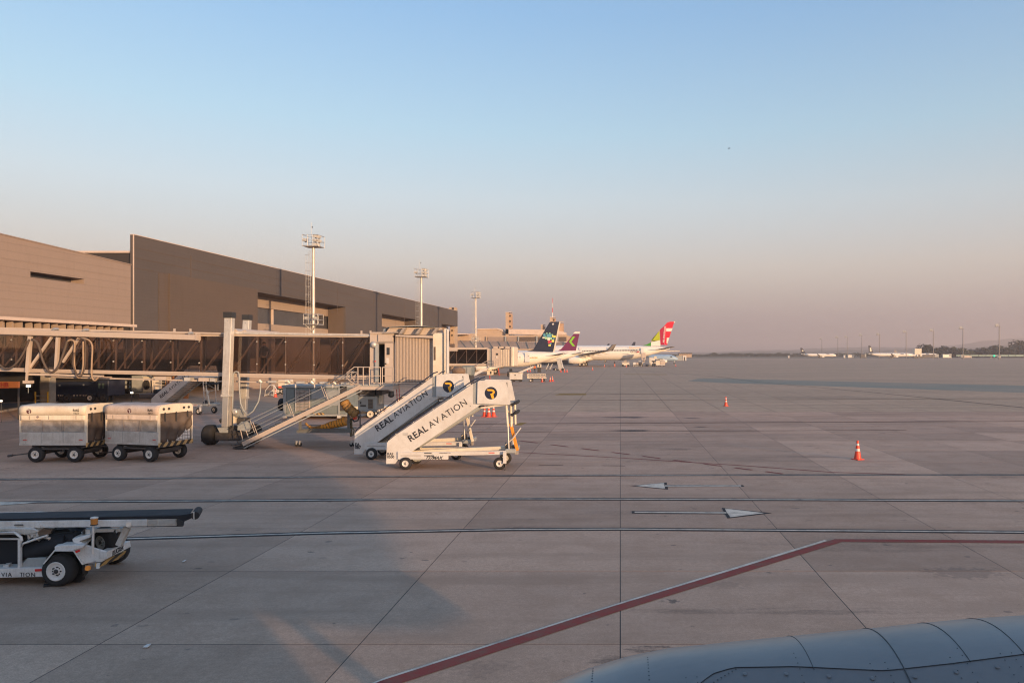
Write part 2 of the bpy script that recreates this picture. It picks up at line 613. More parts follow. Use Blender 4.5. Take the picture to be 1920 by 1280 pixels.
    for (sx, sy, hx, hy, st) in STAINS:
        dx = t.math('DIVIDE', t.math('SUBTRACT', sp2.outputs['X'], sx), hx)
        dy = t.math('DIVIDE', t.math('SUBTRACT', sp2.outputs['Y'], sy), hy)
        d2 = t.math('ADD', t.math('MULTIPLY', dx, dx), t.math('MULTIPLY', dy, dy))
        v = t.math('SUBTRACT', t.math('ADD', t.math('MULTIPLY', t.rng(rg, 0.30, 0.68), 1.5), t.math('MULTIPLY', t.rng(fine, 0.3, 0.7), 0.5)), t.math('ADD', d2, 0.35))
        c = t.mix(t.math('MULTIPLY', t.rng(v, 0.0, 0.7), st, clamp=True), c, (0.03, 0.027, 0.027))
    t.l(c, t.b.inputs['Base Color'])
    t.l(t.rng(mid, 0.3, 0.7, 0.72, 0.92), t.b.inputs['Roughness'])
    t.b.inputs['Specular IOR Level'].default_value = 0.3
    bp = t.n('ShaderNodeBump'); bp.inputs['Strength'].default_value = 0.30; bp.inputs['Distance'].default_value = 0.004
    t.l(t.math('ADD', fine, t.math('MULTIPLY', grain, 0.6)), bp.inputs['Height'])
    t.l(bp.outputs[0], t.b.inputs['Normal'])
    MATS[name] = t.m
    return t.m


def g_st(px, py, hx, hy, st):
    g = G(px, py)
    return (g.x, g.y, hx, hy, st)


STAINS = [g_st(1175, 782, 2.0, 0.9, 0.95), g_st(1180, 807, 1.7, 0.75, 0.95), g_st(1298, 784, 0.8, 0.6, 0.9),
          g_st(1312, 800, 0.6, 0.6, 0.9), g_st(1240, 1222, 0.7, 0.36, 0.9), g_st(1150, 1236, 0.5, 0.25, 0.5),
          g_st(1760, 789, 3.5, 0.8, 0.5), g_st(1330, 862, 5.0, 0.9, 0.2), g_st(1480, 1145, 3.0, 0.25, 0.3),
          g_st(1120, 770, 1.5, 1.5, 0.25), g_st(1650, 1020, 4.0, 1.0, 0.2), g_st(1500, 856, 3, 0.4, 0.35),
          g_st(1240, 962, 2.8, 0.5, 0.2), g_st(1540, 745, 9, 4, 0.25), g_st(800, 930, 3, 0.6, 0.2)]

CONC = (0.58, 0.41, 0.30)
CONC2 = (0.50, 0.36, 0.275)
CONC3 = (0.70, 0.45, 0.30)  # far apron: warmth of haze and low-angle light mixed into the concrete colour
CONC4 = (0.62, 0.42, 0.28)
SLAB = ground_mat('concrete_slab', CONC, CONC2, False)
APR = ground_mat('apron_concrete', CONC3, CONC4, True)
SEAL = mat('joint_filler', (0.045, 0.04, 0.038), 0.9, dirt=0.4, scale=3)

SX, SY, Y0J = 4.05, 3.9, 11.6
ROWS = list(range(-1, 13))
YA, YB = Y0J - SY, Y0J + SY * 12
XA, XB = -13 * SX, 9 * SX

# the apron far out, and the ground beneath the jointed slabs
gm = MB()
for (x0, x1, y0, y1) in ((-400, XA, -200, 900), (XB, 1400, -200, 900), (XA, XB, YB, 900), (XA, XB, -200, YA)):
    gm.poly([(x0, y0, 0), (x1, y0, 0), (x1, y1, 0), (x0, y1, 0)])
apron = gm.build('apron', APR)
apron['kind'] = 'structure'
jf = MB().poly([(XA, YA, -0.002), (XB, YA, -0.002), (XB, YB, -0.002), (XA, YB, -0.002)]).build('joint_filler', SEAL, apron)
slab_mesh = None
n_sl = 0
for r in range(12 + 1):
    y0 = YA + r * SY
    if y0 + 0.1 > YB: continue
    for c_ in range(-13, 9):
        x0 = c_ * SX
        pl = CX + (x0) * F / (y0 + SY); pl2 = CX + (x0 + SX) * F / (y0 + SY)
        if slab_mesh is None:
            m_ = MB()
            g2 = 0.009
            e2 = 0.03
            z = 0.0
            hx, hy = SX / 2 - g2, SY / 2 - g2
            m_.box(-hx, hx, -hy, hy, -0.03, 0)
            slab_mesh = bpy.data.meshes.new('concrete_slab')
            slab_mesh.from_pydata(m_.v, [], m_.f)
            slab_mesh.materials.append(SLAB)
        # keep the pieces that the frame shows
        far = y0 + SY
        if CX + (x0 + SX) * F / far < -20 and CX + (x0 + SX) * F / y0 < -20: 
            vis = False
        elif CX + x0 * F / far > 1940: 
            vis = False
        else:
            vis = True
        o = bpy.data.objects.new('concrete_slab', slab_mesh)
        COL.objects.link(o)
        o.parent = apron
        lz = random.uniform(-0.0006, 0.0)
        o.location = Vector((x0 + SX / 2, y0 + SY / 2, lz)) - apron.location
        n_sl += 1

# the dry grass field beyond the apron and the far plain
def field_mat():
    t = NT('dry_grass_field')
    geo = t.n('ShaderNodeNewGeometry')
    mp = t.n('ShaderNodeMapping'); mp.inputs['Scale'].default_value = (0.004, 0.02, 1)
    t.l(geo.outputs['Position'], mp.inputs[0])
    a = t.noise(mp.outputs[0], 2.0, 6, 0.6)
    b = t.noise(geo.outputs['Position'], 0.5, 4, 0.7)
    c = t.mix(t.rng(a, 0.35, 0.65), (0.20, 0.135, 0.085), (0.12, 0.105, 0.065))
    c = t.mix(t.math('MULTIPLY', b, 0.5), c, (0.09, 0.07, 0.045))
    t.l(c, t.b.inputs['Base Color'])
    t.b.inputs['Roughness'].default_value = 0.95
    return t.m


fm = MB()
fm.poly([(-400, 900, 0.0), (1400, 900, 0.0), (1400, 1000, 0.0), (-400, 1000, 0.0)])
fm.poly([(-9000, 1000, 0.0), (9000, 1000, 0.0), (9000, 9000, 0.0), (-9000, 9000, 0.0)])
fm.poly([(1400, -200, 0.0), (9000, -200, 0.0), (9000, 1000, 0.0), (1400, 1000, 0.0)])
fm.poly([(-9000, -200, 0.0), (-400, -200, 0.0), (-400, 1000, 0.0), (-9000, 1000, 0.0)])
fm.poly([(-9000, -9000, 0.0), (9000, -9000, 0.0), (9000, -200, 0.0), (-9000, -200, 0.0)])
fm.build('grass_field', field_mat())['kind'] = 'structure'

# painted markings: sheets 4 mm apart above the slabs
PW = mat('road_paint_white', (0.66, 0.60, 0.51), 0.7, dirt=0.8, dcol=(0.24, 0.21, 0.19), scale=3, bump=0.05, spec=0.05)
PK = mat('road_paint_black', (0.035, 0.033, 0.036), 0.7, dirt=0.6, dcol=(0.11, 0.095, 0.09), scale=3, bump=0.05, spec=0.05)
PR = mat('road_paint_red', (0.24, 0.06, 0.055), 0.75, dirt=0.85, dcol=(0.17, 0.12, 0.10), scale=4, bump=0.05, spec=0.05)
PY = mat('road_paint_yellow', (0.42, 0.25, 0.06), 0.75, dirt=0.9, dcol=(0.24, 0.16, 0.10), scale=2, bump=0.05, spec=0.05)
ASPH = mat('asphalt_strip', (0.27, 0.265, 0.22), 0.85, dirt=0.9, dcol=(0.40, 0.31, 0.24), scale=0.1, bump=0.1, spec=0.05)


def stripe(pts, w, z, m):
    """ribbon of width w through ground points"""
    pts = [Vector((p.x, p.y, 0)) for p in pts]
    L, Rr = [], []
    for i, p in enumerate(pts):
        a = pts[max(i - 1, 0)]; b = pts[min(i + 1, len(pts) - 1)]
        d0 = (p - a).normalized() if i > 0 else (b - p).normalized()
        d1 = (b - p).normalized() if i < len(pts) - 1 else d0
        n0 = Vector((-d0.y, d0.x, 0)); n1 = Vector((-d1.y, d1.x, 0))
        nn = (n0 + n1).normalized()
        k = w / 2 / max(nn.dot(n0), 0.3)
        L.append((p.x + nn.x * k, p.y + nn.y * k, z)); Rr.append((p.x - nn.x * k, p.y - nn.y * k, z))
    for i in range(len(pts) - 1):
        m.poly([Rr[i], Rr[i + 1], L[i + 1], L[i]])


def road_line(name, pts, w, wk):
    k = MB(); stripe(pts, wk, 0.004, k)
    o = k.build(name, PK); o['kind'] = 'structure'
    k2 = MB(); stripe(pts, w, 0.008, k2); k2.build('white_paint_band', PW, o)


road_line('service_road_line', [G(-300, 900), G(0, 898.5), G(480, 895), G(960, 891.5), G(1400, 890), G(2250, 890)], 0.08, 0.34)
road_line('service_road_line', [G(-300, 949), G(80, 940.5), G(480, 938), G(960, 934.8), G(1500, 936.5), G(2250, 940)], 0.12, 0.40)
road_line('service_road_line', [G(-300, 1019), G(245, 1009.5), G(600, 999), G(960, 992.3), G(1163, 991.5), G(1500, 994), G(2250, 1000)], 0.10, 0.34)
# the white taper at the left edge
m = MB().poly([(*G(-200, 949).xy, 0.012), (*G(-200, 938).xy, 0.012), (*G(-20, 940.5).xy, 0.012), (*G(62, 942.8).xy, 0.012), (*G(0, 947.5).xy, 0.012)])
m.build('painted_taper', PW)['kind'] = 'structure'


def arrow(pw, pk):
    k = MB()
    for p in pk: k.poly([(*G(x, y).xy, 0.004) for x, y in p])
    o = k.build('painted_arrow', PK); o['kind'] = 'structure'
    k = MB()
    for p in pw: k.poly([(*G(x, y).xy, 0.008) for x, y in p])
    k.build('white_paint_band', PW, o)


arrow([[(1190, 910.4), (1247, 916), (1245, 905)], [(1247, 909.6), (1246.6, 911.6), (1390, 911.6), (1389, 909.6)]],
      [[(1181, 910.4), (1253, 917.5), (1250, 904)], [(1250, 908.6), (1250, 912.4), (1396, 912.2), (1393, 909)]])
arrow([[(1363, 961), (1369.5, 969.5), (1433, 961.6), (1359, 953)], [(1190, 959), (1190, 961), (1362, 962.2), (1362, 960.2)]],
      [[(1353, 951.5), (1364, 971.5), (1448, 961.6)], [(1184.5, 957.6), (1184.8, 962.2), (1360, 963.4), (1360, 959)]])

# red stand line with its pale edge
rp = [G(640, 1316), G(725, 1281), G(1158, 1140), G(1572, 1013), G(1920, 1015.5), G(2300, 1018)]
m = MB(); stripe(rp, 0.26, 0.008, m)
red = m.build('red_stand_line', PR); red['kind'] = 'structure'
m = MB()
rp2 = [p + Vector((-0.05, 0.155, 0)) for p in rp[:-3]] + [rp[3] + Vector((-0.3, 0.02, 0))]
stripe(rp2, 0.09, 0.004, m); m.build('white_paint_edge', PW, red)
m = MB(); stripe([G(960, 847), G(1163, 858), G(1400, 873), G(1560, 885), G(1700, 889)], 0.13, 0.004, m)
m.build('worn_red_line', PR)['kind'] = 'structure'
m = MB()
for k in range(9):
    x0 = 975 + k * 57.5
    f = lambda x: 826 + (x - 975) * (887 - 826) / (1460 - 975)
    stripe([G(x0, f(x0)), G(x0 + 33, f(x0 + 33))], 0.16, 0.008, m)
m.build('dashed_red_line', PR)['kind'] = 'structure'
# faded yellow patches
m = MB()
m.poly([(*G(x, y).xy, 0.004) for x, y in ((1040, 740.5), (1098, 740.5), (1100, 737.5), (1050, 737.5))])
m.poly([(*G(x, y).xy, 0.004) for x, y in ((966, 797), (978, 797), (988, 792), (975, 792))])
m.poly([(*G(x, y).xy, 0.004) for x, y in ((1170, 702), (1250, 702.5), (1250, 701.6), (1170, 701.2))])
m.build('faded_yellow_marks', PY)['kind'] = 'structure'
# the dark strip of asphalt that crosses the apron far out
m = MB()
m.poly([(*G(x, y).xy, 0.004) for x, y in ((1290, 714), (1350, 717.5), (1500, 722), (1920, 736), (2300, 748), (2300, 726), (1920, 723), (1500, 713), (1380, 710), (1310, 709.5))])
m.build('asphalt_taxi_strip', ASPH)['kind'] = 'structure'

# dark tarred joints that run right across the stand, and an old line far out
TAR = mat('tarred_joint', (0.06, 0.045, 0.04), 0.8, dirt=0.6, dcol=(0.20, 0.15, 0.12), scale=2, spec=0.05)
for pts, w in (([G(560, 797), G(770, 795.3), G(1163, 793), G(1500, 791.5), G(2100, 789)], 0.22), ([G(700, 741), G(1163, 738.6), G(1400, 737.5)], 0.35),
               ([G(700, 752), G(1163, 750), G(1500, 748.5), G(2000, 747)], 0.22), ([G(700, 811), G(1163, 808.5), G(1700, 806)], 0.12),
               ([G(1180, 693), G(1345, 706), G(1420, 730 - 14), G(1640, 741 - 5), G(1920, 764), G(2100, 779)], 0.22)):
    m = MB(); stripe(pts, w, 0.0125 if w == 0.22 else 0.0105, m)
    m.build('tarred_joint', TAR)['kind'] = 'structure'
for x0, x1, yy in ((1010, 1056, 871.5), (1128, 1172, 872.5)):
    m = MB(); stripe([G(x0, yy), G(x1, yy + 0.6)], 0.10, 0.004, m); m.build('patch_mark', TAR)['kind'] = 'structure'

# ------------------------------------------------------------------ terminal buildings
def wall_mat(name, col, alt, course, rough=0.8):
    """ribbed cladding: thin horizontal courses, weathered"""
    t = NT(name)
    geo = t.n('ShaderNodeNewGeometry')
    sp = t.n('ShaderNodeSeparateXYZ'); t.l(geo.outputs['Position'], sp.inputs[0])
    fr = t.math('FRACT', t.math('DIVIDE', sp.outputs['Z'], course))
    line = t.math('LESS_THAN', fr, 0.12)
    mp = t.n('ShaderNodeMapping'); mp.inputs['Scale'].default_value = (1, 0.2, 1)
    t.l(geo.outputs['Position'], mp.inputs[0])
    ns = t.noise(mp.outputs[0], 0.5, 6, 0.65)
    mp2 = t.n('ShaderNodeMapping'); mp2.inputs['Scale'].default_value = (1, 1, 0.12)
    t.l(geo.outputs['Position'], mp2.inputs[0])
    st = t.noise(mp2.outputs[0], 2.0, 5, 0.7)
    fi = t.noise(geo.outputs['Position'], 6, 3, 0.7)
    c = t.mix(t.rng(ns, 0.3, 0.7), col, alt)
    c = t.mix(t.math('MULTIPLY', t.rng(st, 0.5, 0.8), 0.3, clamp=True), c, tuple(x * 0.6 for x in col))
    c = t.mix(t.math('MULTIPLY', fi, 0.15), c, tuple(x * 0.5 for x in col))
    c = t.mix(t.math('MULTIPLY', line, 0.16), c, tuple(x * 0.4 for x in col))
    t.l(c, t.b.inputs['Base Color'])
    t.b.inputs['Roughness'].default_value = rough
    t.b.inputs['Specular IOR Level'].default_value = 0.25
    bp = t.n('ShaderNodeBump'); bp.inputs['Strength'].default_value = 0.25; bp.inputs['Distance'].default_value = 0.03
    t.l(t.math('SUBTRACT', 1.0, line), bp.inputs['Height'])
    t.l(bp.outputs[0], t.b.inputs['Normal'])
    MATS[name] = t.m
    return t.m


TANW = wall_mat('tan_cladding', (0.32, 0.25, 0.21), (0.295, 0.23, 0.195), 0.55)
TAN2 = wall_mat('tan_band', (0.39, 0.31, 0.25), (0.36, 0.28, 0.23), 3.0)
DARKW = wall_mat('dark_cladding', (0.112, 0.097, 0.094), (0.096, 0.084, 0.082), 0.32)
DARKB = wall_mat('brown_cladding', (0.128, 0.098, 0.082), (0.112, 0.088, 0.076), 0.32)
TRIM = mat('pale_parapet_trim', (0.62, 0.50, 0.42), 0.6, dirt=0.3, scale=0.5)
WINB = mat('ribbon_window', (0.075, 0.072, 0.078), 0.35, dirt=0.3, scale=0.4, bump=0)
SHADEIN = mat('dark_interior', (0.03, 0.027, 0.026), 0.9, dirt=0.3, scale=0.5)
OLDC = wall_mat('old_terminal_concrete', (0.52, 0.39, 0.28), (0.44, 0.33, 0.24), 1.2)
OLDROOF = wall_mat('old_terminal_roof', (0.50, 0.34, 0.23), (0.42, 0.28, 0.19), 9.0)

XT = -42.0      # tan block facade
XD = -45.0      # dark block facade


def YX(px, X):
    return X * F / (px - CX)


def ZX(px, py, X):
    return HC - (py - CY) * YX(px, X) / F


# --- tan block (near, left): overhanging upper wall on a line of fins
y_end = YX(245, XT)
z_t = ZX(245, 497, XT); z_b = ZX(245, 612, XT) + 0.17
tb = empty('terminal_building', (XT, 50, 0), 'tan clad terminal wing at left edge with one long slot window', 'building')
yn = 18.0
ys0, ys1 = YX(57, XT), YX(158, XT)
zs1 = (ZX(57, 508, XT) + ZX(158, 524, XT)) / 2
zs0 = (ZX(57, 518, XT) + ZX(158, 534, XT)) / 2
m = MB()
th = 1.2
# wall around the slot, in courses of cladding that step a little
ztt = lambda y: z_t + (y_end - y) * 0.035


def tan_piece(m, ya, yb, za):
    a0, a1 = ztt(ya), ztt(yb)
    m.add([(XT - th, ya, za), (XT, ya, za), (XT, yb, za), (XT - th, yb, za), (XT - th, ya, a0), (XT, ya, a0), (XT, yb, a1), (XT - th, yb, a1)],
          [(0, 3, 2, 1), (4, 5, 6, 7), (0, 1, 5, 4), (1, 2, 6, 5), (2, 3, 7, 6), (3, 0, 4, 7)])


tan_piece(m, yn, ys0, z_b)
tan_piece(m, ys1, y_end, z_b)
m.box(XT - th, XT, ys0, ys1, z_b, zs0)
tan_piece(m, ys0, ys1, zs1)
m.box(XT - 30, XT - th, y_end - 0.4, y_end - 0.002, z_b, z_t)
m.build('wall', TANW, tb)
m = MB(); m.box(XT - th - 0.1, XT - th + 0.15, ys0, ys1, zs0, zs1)
w = m.build('window', WINB, tb)
# proud cladding courses
for k in range(5):
    zz = z_t - 1.15 - k * 0.93
    if zs0 - 0.1 < zz < zs1 + 0.1: continue
    m = MB(); m.box(XT, XT + 0.012, yn, y_end, zz - 0.012, zz + 0.012); m.build('cladding_joint', TANW, tb)
m = MB(); m.add([(XT - th, yn, ztt(yn) + 0.003), (XT + 0.05, yn, ztt(yn) + 0.003), (XT + 0.05, y_end + 0.05, z_t + 0.003), (XT - th, y_end + 0.05, z_t + 0.003), (XT - th, yn, ztt(yn) + 0.08), (XT + 0.05, yn, ztt(yn) + 0.08), (XT + 0.05, y_end + 0.05, z_t + 0.08), (XT - th, y_end + 0.05, z_t + 0.08)], [(0, 3, 2, 1), (4, 5, 6, 7), (0, 1, 5, 4), (1, 2, 6, 5), (2, 3, 7, 6), (3, 0, 4, 7)]); m.build('parapet', TANW, tb)
m = MB(); m.box(XT - 0.9, XT + 0.45, yn, y_end + 0.15, z_b - 0.22, z_b - 0.003); m.build('ledge', TRIM, tb)
m = MB(); m.box(XT - 30, XT - th, yn, y_end - 0.4, z_t - 0.5, z_t - 0.3); m.build('roof', DARKW, tb)
# row of fins under the ledge with windows between
zf0 = z_b - 2.1
m = MB(); m.box(XT - 1.6, XT - 1.3, yn, y_end, zf0, z_b - 0.22); m.build('window_band', WINB, tb)
yf = yn
k = 0
random.seed(3)
gaps = {3, 6, 7, 13, 17, 22, 27, 31, 36, 40}
while yf < y_end - 0.3:
    px = CX + XT * F / yf
    if px > -80:
        m = MB()
        if k % 9 in (2, 6):
            m.box(XT - 0.55, XT - 0.05, yf, yf + 0.10, zf0, z_b - 0.225)
        else:
            m.box(XT - 0.55, XT - 0.40, yf + 0.1, yf + 0.62, zf0, z_b - 0.225)
            m.box(XT - 0.40, XT - 0.05, yf, yf + 0.10, zf0, z_b - 0.225)
        m.build('facade_fin', TAN2, tb)
    k += 1
    yf += 0.82
# ground floor: dark, open under the overhang
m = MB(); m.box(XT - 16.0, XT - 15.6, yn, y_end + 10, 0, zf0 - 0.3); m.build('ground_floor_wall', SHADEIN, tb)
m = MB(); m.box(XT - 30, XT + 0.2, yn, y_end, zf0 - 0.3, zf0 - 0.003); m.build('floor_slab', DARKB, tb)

# --- dark block
db = empty('terminal_building', (XD, 130, 0), 'long dark clad terminal block receding beyond the tan wing', 'building')
y0d, y1d = YX(251, XD), YX(858, XD)
th = 0.35
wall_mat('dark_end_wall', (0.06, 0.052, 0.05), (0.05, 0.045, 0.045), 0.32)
rec = []      # recessed bays: (px left, px right, py top at left)
b1y0, b1y1, b1z = YX(480, XD), YX(648, XD), ZX(480, 547, XD)
b2y0, b2y1, b2z = YX(716, XD), YX(783, XD), ZX(716, 588, XD)
b3y0, b3y1, b3z = YX(828, XD), y1d, ZX(828, 607, XD)
m = MB()
zt = lambda y: 15.55 + (y - y0d) / (y1d - y0d) * 0.9


def wall_piece(m, ya, yb, za, zfull=True, zb=None):
    a0, a1 = (zt(ya), zt(yb)) if zb is None else (zb, zb)
    vs = [(XD - th, ya, za), (XD, ya, za), (XD, yb, za), (XD - th, yb, za), (XD - th, ya, a0), (XD, ya, a0), (XD, yb, a1), (XD - th, yb, a1)]
    m.add(vs, [(0, 3, 2, 1), (4, 5, 6, 7), (0, 1, 5, 4), (1, 2, 6, 5), (2, 3, 7, 6), (3, 0, 4, 7)])


wall_piece(m, y0d, b1y0, 4.0)
wall_piece(m, b1y0, b1y1, b1z)
wall_piece(m, b1y1, b2y0, 0)
wall_piece(m, b2y0, b2y1, b2z)
wall_piece(m, b2y1, b3y0, 0)
wall_piece(m, b3y0, b3y1, b3z)
m.build('wall', DARKW, db)
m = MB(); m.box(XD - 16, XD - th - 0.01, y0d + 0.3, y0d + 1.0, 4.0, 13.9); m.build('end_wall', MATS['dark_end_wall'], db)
m = MB(); m.box(XD - 40, XD - th - 0.02, y0d + 1.0, y1d - 1, 12.2, 12.6); m.build('roof', DARKB, db)
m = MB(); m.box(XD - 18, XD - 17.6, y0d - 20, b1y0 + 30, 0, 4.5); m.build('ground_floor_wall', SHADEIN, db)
m = MB(); m.box(XD - 16, XD - th - 0.01, y0d + 0.2, y0d + 1.02, 13.903, 14.08); m.build('roof_edge', TRIM, db)
m = MB(); m.box(XD - 0.06, XD + 0.03, y0d - 0.06, y0d - 0.002, 4.0, zt(y0d)); m.build('corner_trim', TRIM, db)
m = MB()
vs = []
m.add([(XD - 0.35, y0d, zt(y0d) + 0.003), (XD + 0.02, y0d, zt(y0d) + 0.003), (XD + 0.02, y1d, zt(y1d) + 0.003), (XD - 0.35, y1d, zt(y1d) + 0.003),
       (XD - 0.35, y0d, zt(y0d) + 0.06), (XD + 0.02, y0d, zt(y0d) + 0.06), (XD + 0.02, y1d, zt(y1d) + 0.06), (XD - 0.35, y1d, zt(y1d) + 0.06)],
      [(0, 3, 2, 1), (4, 5, 6, 7), (0, 1, 5, 4), (1, 2, 6, 5), (2, 3, 7, 6), (3, 0, 4, 7)])
m.build('parapet', TRIM, db)
# projecting box with a browner return
px0 = YX(315, XD)
m = MB(); m.box(XD, XD + 0.22, px0, b1y0 - 0.02, 4.0, ZX(315, 513, XD)); m.build('projecting_bay', DARKB, db)
m = MB(); m.box(XD, XD + 0.05, YX(297, XD), px0 - 0.003, 4.0, ZX(315, 515, XD)); m.build('bay_return', DARKB, db)
# panel joints
for px in (357, 632, 701, 758, 805):
    yy = YX(px, XD)
    m = MB(); m.box(XD, XD + 0.02, yy, yy + 0.16, 12.0 if px == 357 else 11.0, zt(yy) - 0.8); m.build('panel_joint', DARKB, db)
for k in range(3):
    m = MB(); m.box(XD, XD + 0.025, y0d, y1d, 14.35 - k * 0.95, 14.42 - k * 0.95); m.build('cladding_joint', DARKB, db)
# recessed bays: tan bands with a ribbon window between
dep = 2.9
for (ya, yb, zb_, zz) in ((b1y0, b1y1, b1z, (b1z, b1z - 1.5, b1z - 3.6, 2.0)), (b2y0, b2y1, b2z, (b2z, b2z - 2.1, b2z - 3.8, 2.0)), (b3y0, b3y1, b3z, (b3z, b3z - 2.6, b3z - 4.4, 2.0))):
    m = MB(); m.box(XD - dep - 0.5, XD - dep, ya, yb + 1, zz[1], zz[0]); m.build('upper_band', TAN2, db)
    m = MB(); m.box(XD - dep - 0.5, XD - dep - 0.3, ya, yb + 1, zz[2], zz[1] - 0.003)
    wn = m.build('window', WINB, db)
    ym = ya + (yb - ya) * 0.36
    m = MB(); m.box(XD - dep - 0.3, XD - dep - 0.12, ym, ym + 0.35, zz[2], zz[1]); m.build('mullion', TRIM, wn)
    m = MB(); m.box(XD - dep - 0.5, XD - dep, ya, yb + 1, 0, zz[2] - 0.003); m.build('lower_band', TAN2, db)
    if yb < y1d - 1:
        m = MB(); m.box(XD - dep, XD - 0.01, yb + 0.003, yb + 1.2, 0, zz[0] - 0.003); m.build('bay_side', DARKB, db)

# roof box and small annexe at the far end of the dark block
rx = empty('rooftop_plant_box', W(848, 583, 212), 'small tan plant box on the far end of the dark terminal roof', 'roof structure')
m = MB(); p = W(842, 583, 212); q = W(853, 576, 212)
m.box(p.x, q.x, 212, 215, p.z - 2, q.z); m.build('wall', OLDC, rx)
m = MB(); m.box(p.x + 0.9, p.x + 1.4, 211.8, 211.98, q.z - 0.7, q.z - 0.1); m.build('vent', BLACK, rx)
an = empty('annexe_tower', W(850, 640, 205), 'narrow pale tan annexe tower standing under the dark block corner', 'building')
p = W(844, 640, 205); q = W(852, 610, 205)
m = MB(); m.box(p.x, q.x, 205, 209, 0, q.z); m.build('wall', OLDC, an)
m = MB(); m.box(p.x - 6, p.x - 0.01, 205.5, 208, 0, q.z - 1.5); m.build('side_wall', DARKB, an)
for k in range(2):
    m = MB(); m.box(p.x + 0.35, p.x + 0.75, 204.9, 204.998, q.z - 1.6 - k * 1.3, q.z - 1.2 - k * 1.3); m.build('window', BLACK, an)

# --- old terminal far behind
Yo = 330.0
ot = empty('old_terminal', W(930, 690, Yo), 'sunlit tan old terminal with curved roof and stair towers', 'building')


def obox(name, x0, x1, y0, y1, m_, Ya=Yo, d=20, parent=ot):
    a = W(x0, y1, Ya); b = W(x1, y0, Ya)
    mm = MB(); mm.box(a.x, b.x, Ya, Ya + d, a.z, b.z)
    return mm.build(name, m_, parent)


def opoly(name, pts, m_, Ya, d=10, parent=ot):
    mm = MB(); mm.prism([W(x, y, Ya) for x, y in pts], (0, d, 0))
    return mm.build(name, m_, parent)


opoly('vault', [(895, 634), (895, 616), (932, 615), (940, 617.5), (945, 621), (950, 627), (955, 634)], OLDC, 345, 30)
opoly('vault_edge', [(895, 616), (932, 615), (941, 617), (947, 622), (951, 628), (948, 628.5), (944, 623), (938, 619), (931, 616.8), (895, 617.6)], TRIM, 344.6, 0.3)
opoly('roof_beam', [(948, 626), (1060, 629), (1060, 622.8), (1045, 619.5), (1020, 618), (948, 616.5)], TRIM, 343, 8)
opoly('canopy_fascia', [(852, 633), (852, 626), (905, 625), (925, 629), (1062, 627), (1070, 636), (905, 632)], OLDC, 340, 12)
obox('facade_wall', 850, 1070, 630, 645, OLDC, 338, 8)
obox('upper_deck', 852, 874, 625, 627, TRIM, 332, 8)
for i, (x0, x1) in enumerate(((915, 944), (949.5, 968), (974, 1003), (1008, 1042), (1047, 1062))):
    obox('window', x0, x1, 631.5, 639.5, TANW if i < 2 else DARKB, 337.6, 0.3)
for x in (911, 946.5, 971, 1005.5, 1044.5):
    obox('pillar', x, x + 2.4, 630.5, 640, GREYP if x > 940 else OLDC, 337.2, 0.3)
obox('roof_ledge', 850, 1075, 640, 642, TRIM, 336, 1.5)
# sloping lower roof with ribs
r0 = [W(846, 638, 334), W(1075, 642, 334), W(1060, 656, 318), W(846, 654, 318)]
m = MB(); m.prism(r0, (0, 0, -0.6)); lr = m.build('lower_roof', OLDROOF, ot)
for k in range(13):
    f = k / 13
    a = r0[0].lerp(r0[1], f); b = r0[3].lerp(r0[2], min(f + 0.07, 1))
    m = MB(); m.beam(a + Vector((0, 0, 0.1)), b + Vector((0, 0, 0.1)), 0.25, 0.3); m.build('roof_rib', OLDC, lr)
obox('lower_wall', 842, 1075, 655, 692, DARKB, 320, 6)
obox('lower_fascia', 842, 1060, 654, 657.5, OLDC, 317, 0.8)


def stair_tower(x0, x1, yt, yb, Ya, label, windows):
    t_ = empty('stair_tower', W(x0, yb, Ya), label, 'tower')
    w_ = W(x1, yt, Ya).x - W(x0, yt, Ya).x
    a = W(x0, yb, Ya); b = W(x1, yt, Ya)
    mm = MB(); mm.box(a.x, a.x + w_ * 0.5, Ya, Ya + 4, a.z - 3, b.z); mm.build('shaft', OLDC, t_)
    mm = MB(); mm.box(a.x + w_ * 0.5, b.x, Ya + 0.6, Ya + 4, a.z + (b.z - a.z) * 0.25, b.z - 0.5); mm.build('stair_side', OLDROOF, t_)
    for k in range(windows):
        f = 0.35 + 0.5 * k / max(windows - 1, 1)
        zc = a.z + (b.z - a.z) * f
        mm = MB(); mm.box(a.x + w_ * 0.62, a.x + w_ * 0.85, Ya + 0.4, Ya + 0.598, zc - 0.4, zc + 0.4); mm.build('window', BLACK, t_)
    mm = MB(); mm.box(a.x - 0.1, b.x + 0.1, Ya - 0.1, Ya + 4.1, b.z + 0.003, b.z + 0.25); mm.build('cap', TRIM, t_)
    return t_


stair_tower(948, 959, 586, 626, 343, 'tall stair tower of tan concrete rising left of the blue tail', 3)
stair_tower(1031, 1041, 595, 625, 346, 'stair tower with radio mast behind the dark blue tail fin', 2)
stair_tower(1042, 1056, 604, 628, 348, 'plain tan tower just right of the blue tail fin', 0)
stair_tower(1014, 1021, 609, 622, 350, 'small square chimney block on the old terminal roof', 0)
am = empty('radio_mast', W(1036, 595, 346), 'thin red and white radio mast on the stair tower', 'mast')
for k in range(4):
    a = W(1036, 595 - k * 9, 346); b = W(1036, 595 - (k + 1) * 9, 346)
    MB().tube(a, b, 0.22 - 0.04 * k, 6).build('mast_section', REDL if k % 2 else WHITE, am)

